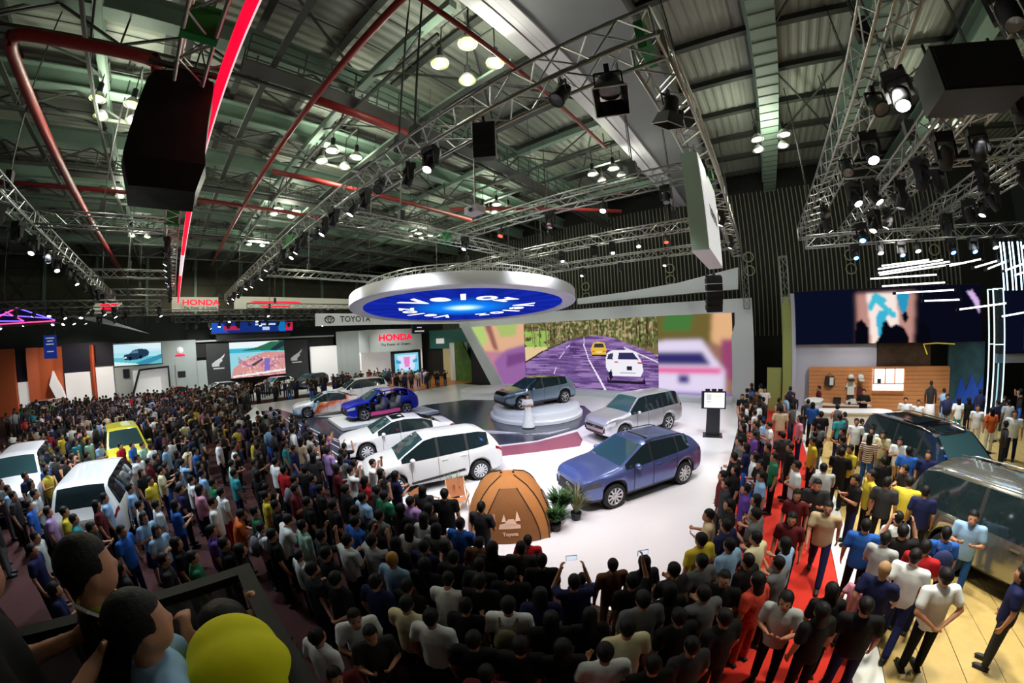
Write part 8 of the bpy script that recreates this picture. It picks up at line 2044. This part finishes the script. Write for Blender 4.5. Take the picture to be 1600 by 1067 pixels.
o = person(-1.44, -0.43, 2.85, 112, KID2, 'black', 'black', 1.46, label='child in a dark shirt with yellow collar looking over the balcony')
M_ycol = mat('yellow_collar', lin(190, 190, 40), 0.8, grain=0.1)
b = MB(); b.smooth = True; b.lathe([(0.078, 1.43), (0.088, 1.445), (0.078, 1.46)], 18); cl_ = b.build('collar', M_ycol, o)
o = person(-1.22, -0.74, 2.85, 110, 'phone', 'black', 'black', 1.66, True, 'person in black with long hair holding a phone in the lower left corner')
q = o.matrix_basis @ Vector((0.0, 0.36, 1.27))
t = thing('smartphone', 'pale-edged smartphone in the hands of the person in black', 'phone', q, R(40)); t.rotation_euler = (R(-50), 0, R(40))
b = MB(); b.box(-0.045, 0.045, -0.085, 0.085, -0.005, 0.005); b.build('shell', M_pale, t)
b = MB(); b.box(-0.04, 0.04, -0.08, 0.08, 0.005, 0.0065); b.build('screen', M_phone, t)
# child in yellow bending over the rail
YW = (-0.86, -0.05)
ydir = Vector((-1.0, 0.02, 0)).normalized(); ys = Vector((-ydir.y, ydir.x, 0)); base = Vector((YW[0], YW[1], 2.85))
def yp(f, s, h): return base + ydir * f + ys * s * 0.8 + Vector((0, 0, h))
mb2 = MB()
for f, h, r in ((-0.02, 0.66, 0.15), (0.04, 0.82, 0.16), (0.12, 0.95, 0.165), (0.22, 1.03, 0.165), (0.32, 1.05, 0.145)): mb2.ball(yp(f, 0, h), r, 16, 12, (1.05, 1.1, 0.95))
for s in (-1, 1): capsule(mb2, yp(0.30, s * 0.12, 1.02), yp(0.36, s * 0.17, 0.94), 0.065, 0.06)
sh_me = remesh(mb2, 'shirt', M_cloth, 0.02, 6)
mb = MB()
capsule(mb, yp(0.0, 0, 0.68), yp(0.32, 0, 1.0), 0.08, 0.07); capsule(mb, yp(0.32, 0, 1.02), yp(0.48, 0, 1.02), 0.045, 0.045); mb.ball(yp(0.52, 0, 1.02), 0.095, 16, 12); mb.ball(yp(0.57, 0, 0.97), 0.055, 12, 8)
for s in (-1, 1):
    capsule(mb, yp(0.0, s * 0.08, 0.62), yp(0.02, s * 0.09, 0.35), 0.065, 0.048); capsule(mb, yp(0.02, s * 0.09, 0.35), yp(0, s * 0.09, 0.07), 0.048, 0.033)
    e = yp(0.44, s * 0.2, 0.90); w = yp(0.60, s * 0.17, 1.06); capsule(mb, yp(0.30, s * 0.12, 1.02), e, 0.04, 0.034); capsule(mb, e, w, 0.034, 0.025); hand(mb, w, (ydir + Vector((0, 0, -0.2))), s, Vector((0, 0, -1)), 0.7, 0.8)
bd = remesh(mb, 'body', M_skin, 0.015, 2)
o = obj('person', bd); tag(o, 'child in a bright yellow shirt bending forward over the balcony rail', 'person')
c = obj('shirt', sh_me, o); paint_obj(c, lin(206, 204, 20))
mb = MB()
etb = MB()
for s in (-1, 1): capsule(etb, yp(0.0, s * 0.075, 0.60), yp(0.02, s * 0.09, 0.33), 0.085, 0.07)
capsule(etb, yp(-0.01, -0.04, 0.64), yp(-0.01, 0.04, 0.64), 0.1, 0.1)
c = obj('shorts', remesh(etb, 'shorts', M_trouser, 0.02, 3), o); paint_obj(c, CL['navy'])
hb = MB(); hb.ball(yp(0.505, 0, 1.045), 0.102, 16, 12); c = obj('hair', remesh(hb, 'hair', M_hair, 0.02, 1), o)
for s in (-1, 1):
    b = MB(); b.smooth = True; pq = yp(0.04, s * 0.09, 0.036); b.ball(pq, 0.06, 12, 8, (1.1, 1.1, 0.55)); b.build('shoe', M_shoe, o)
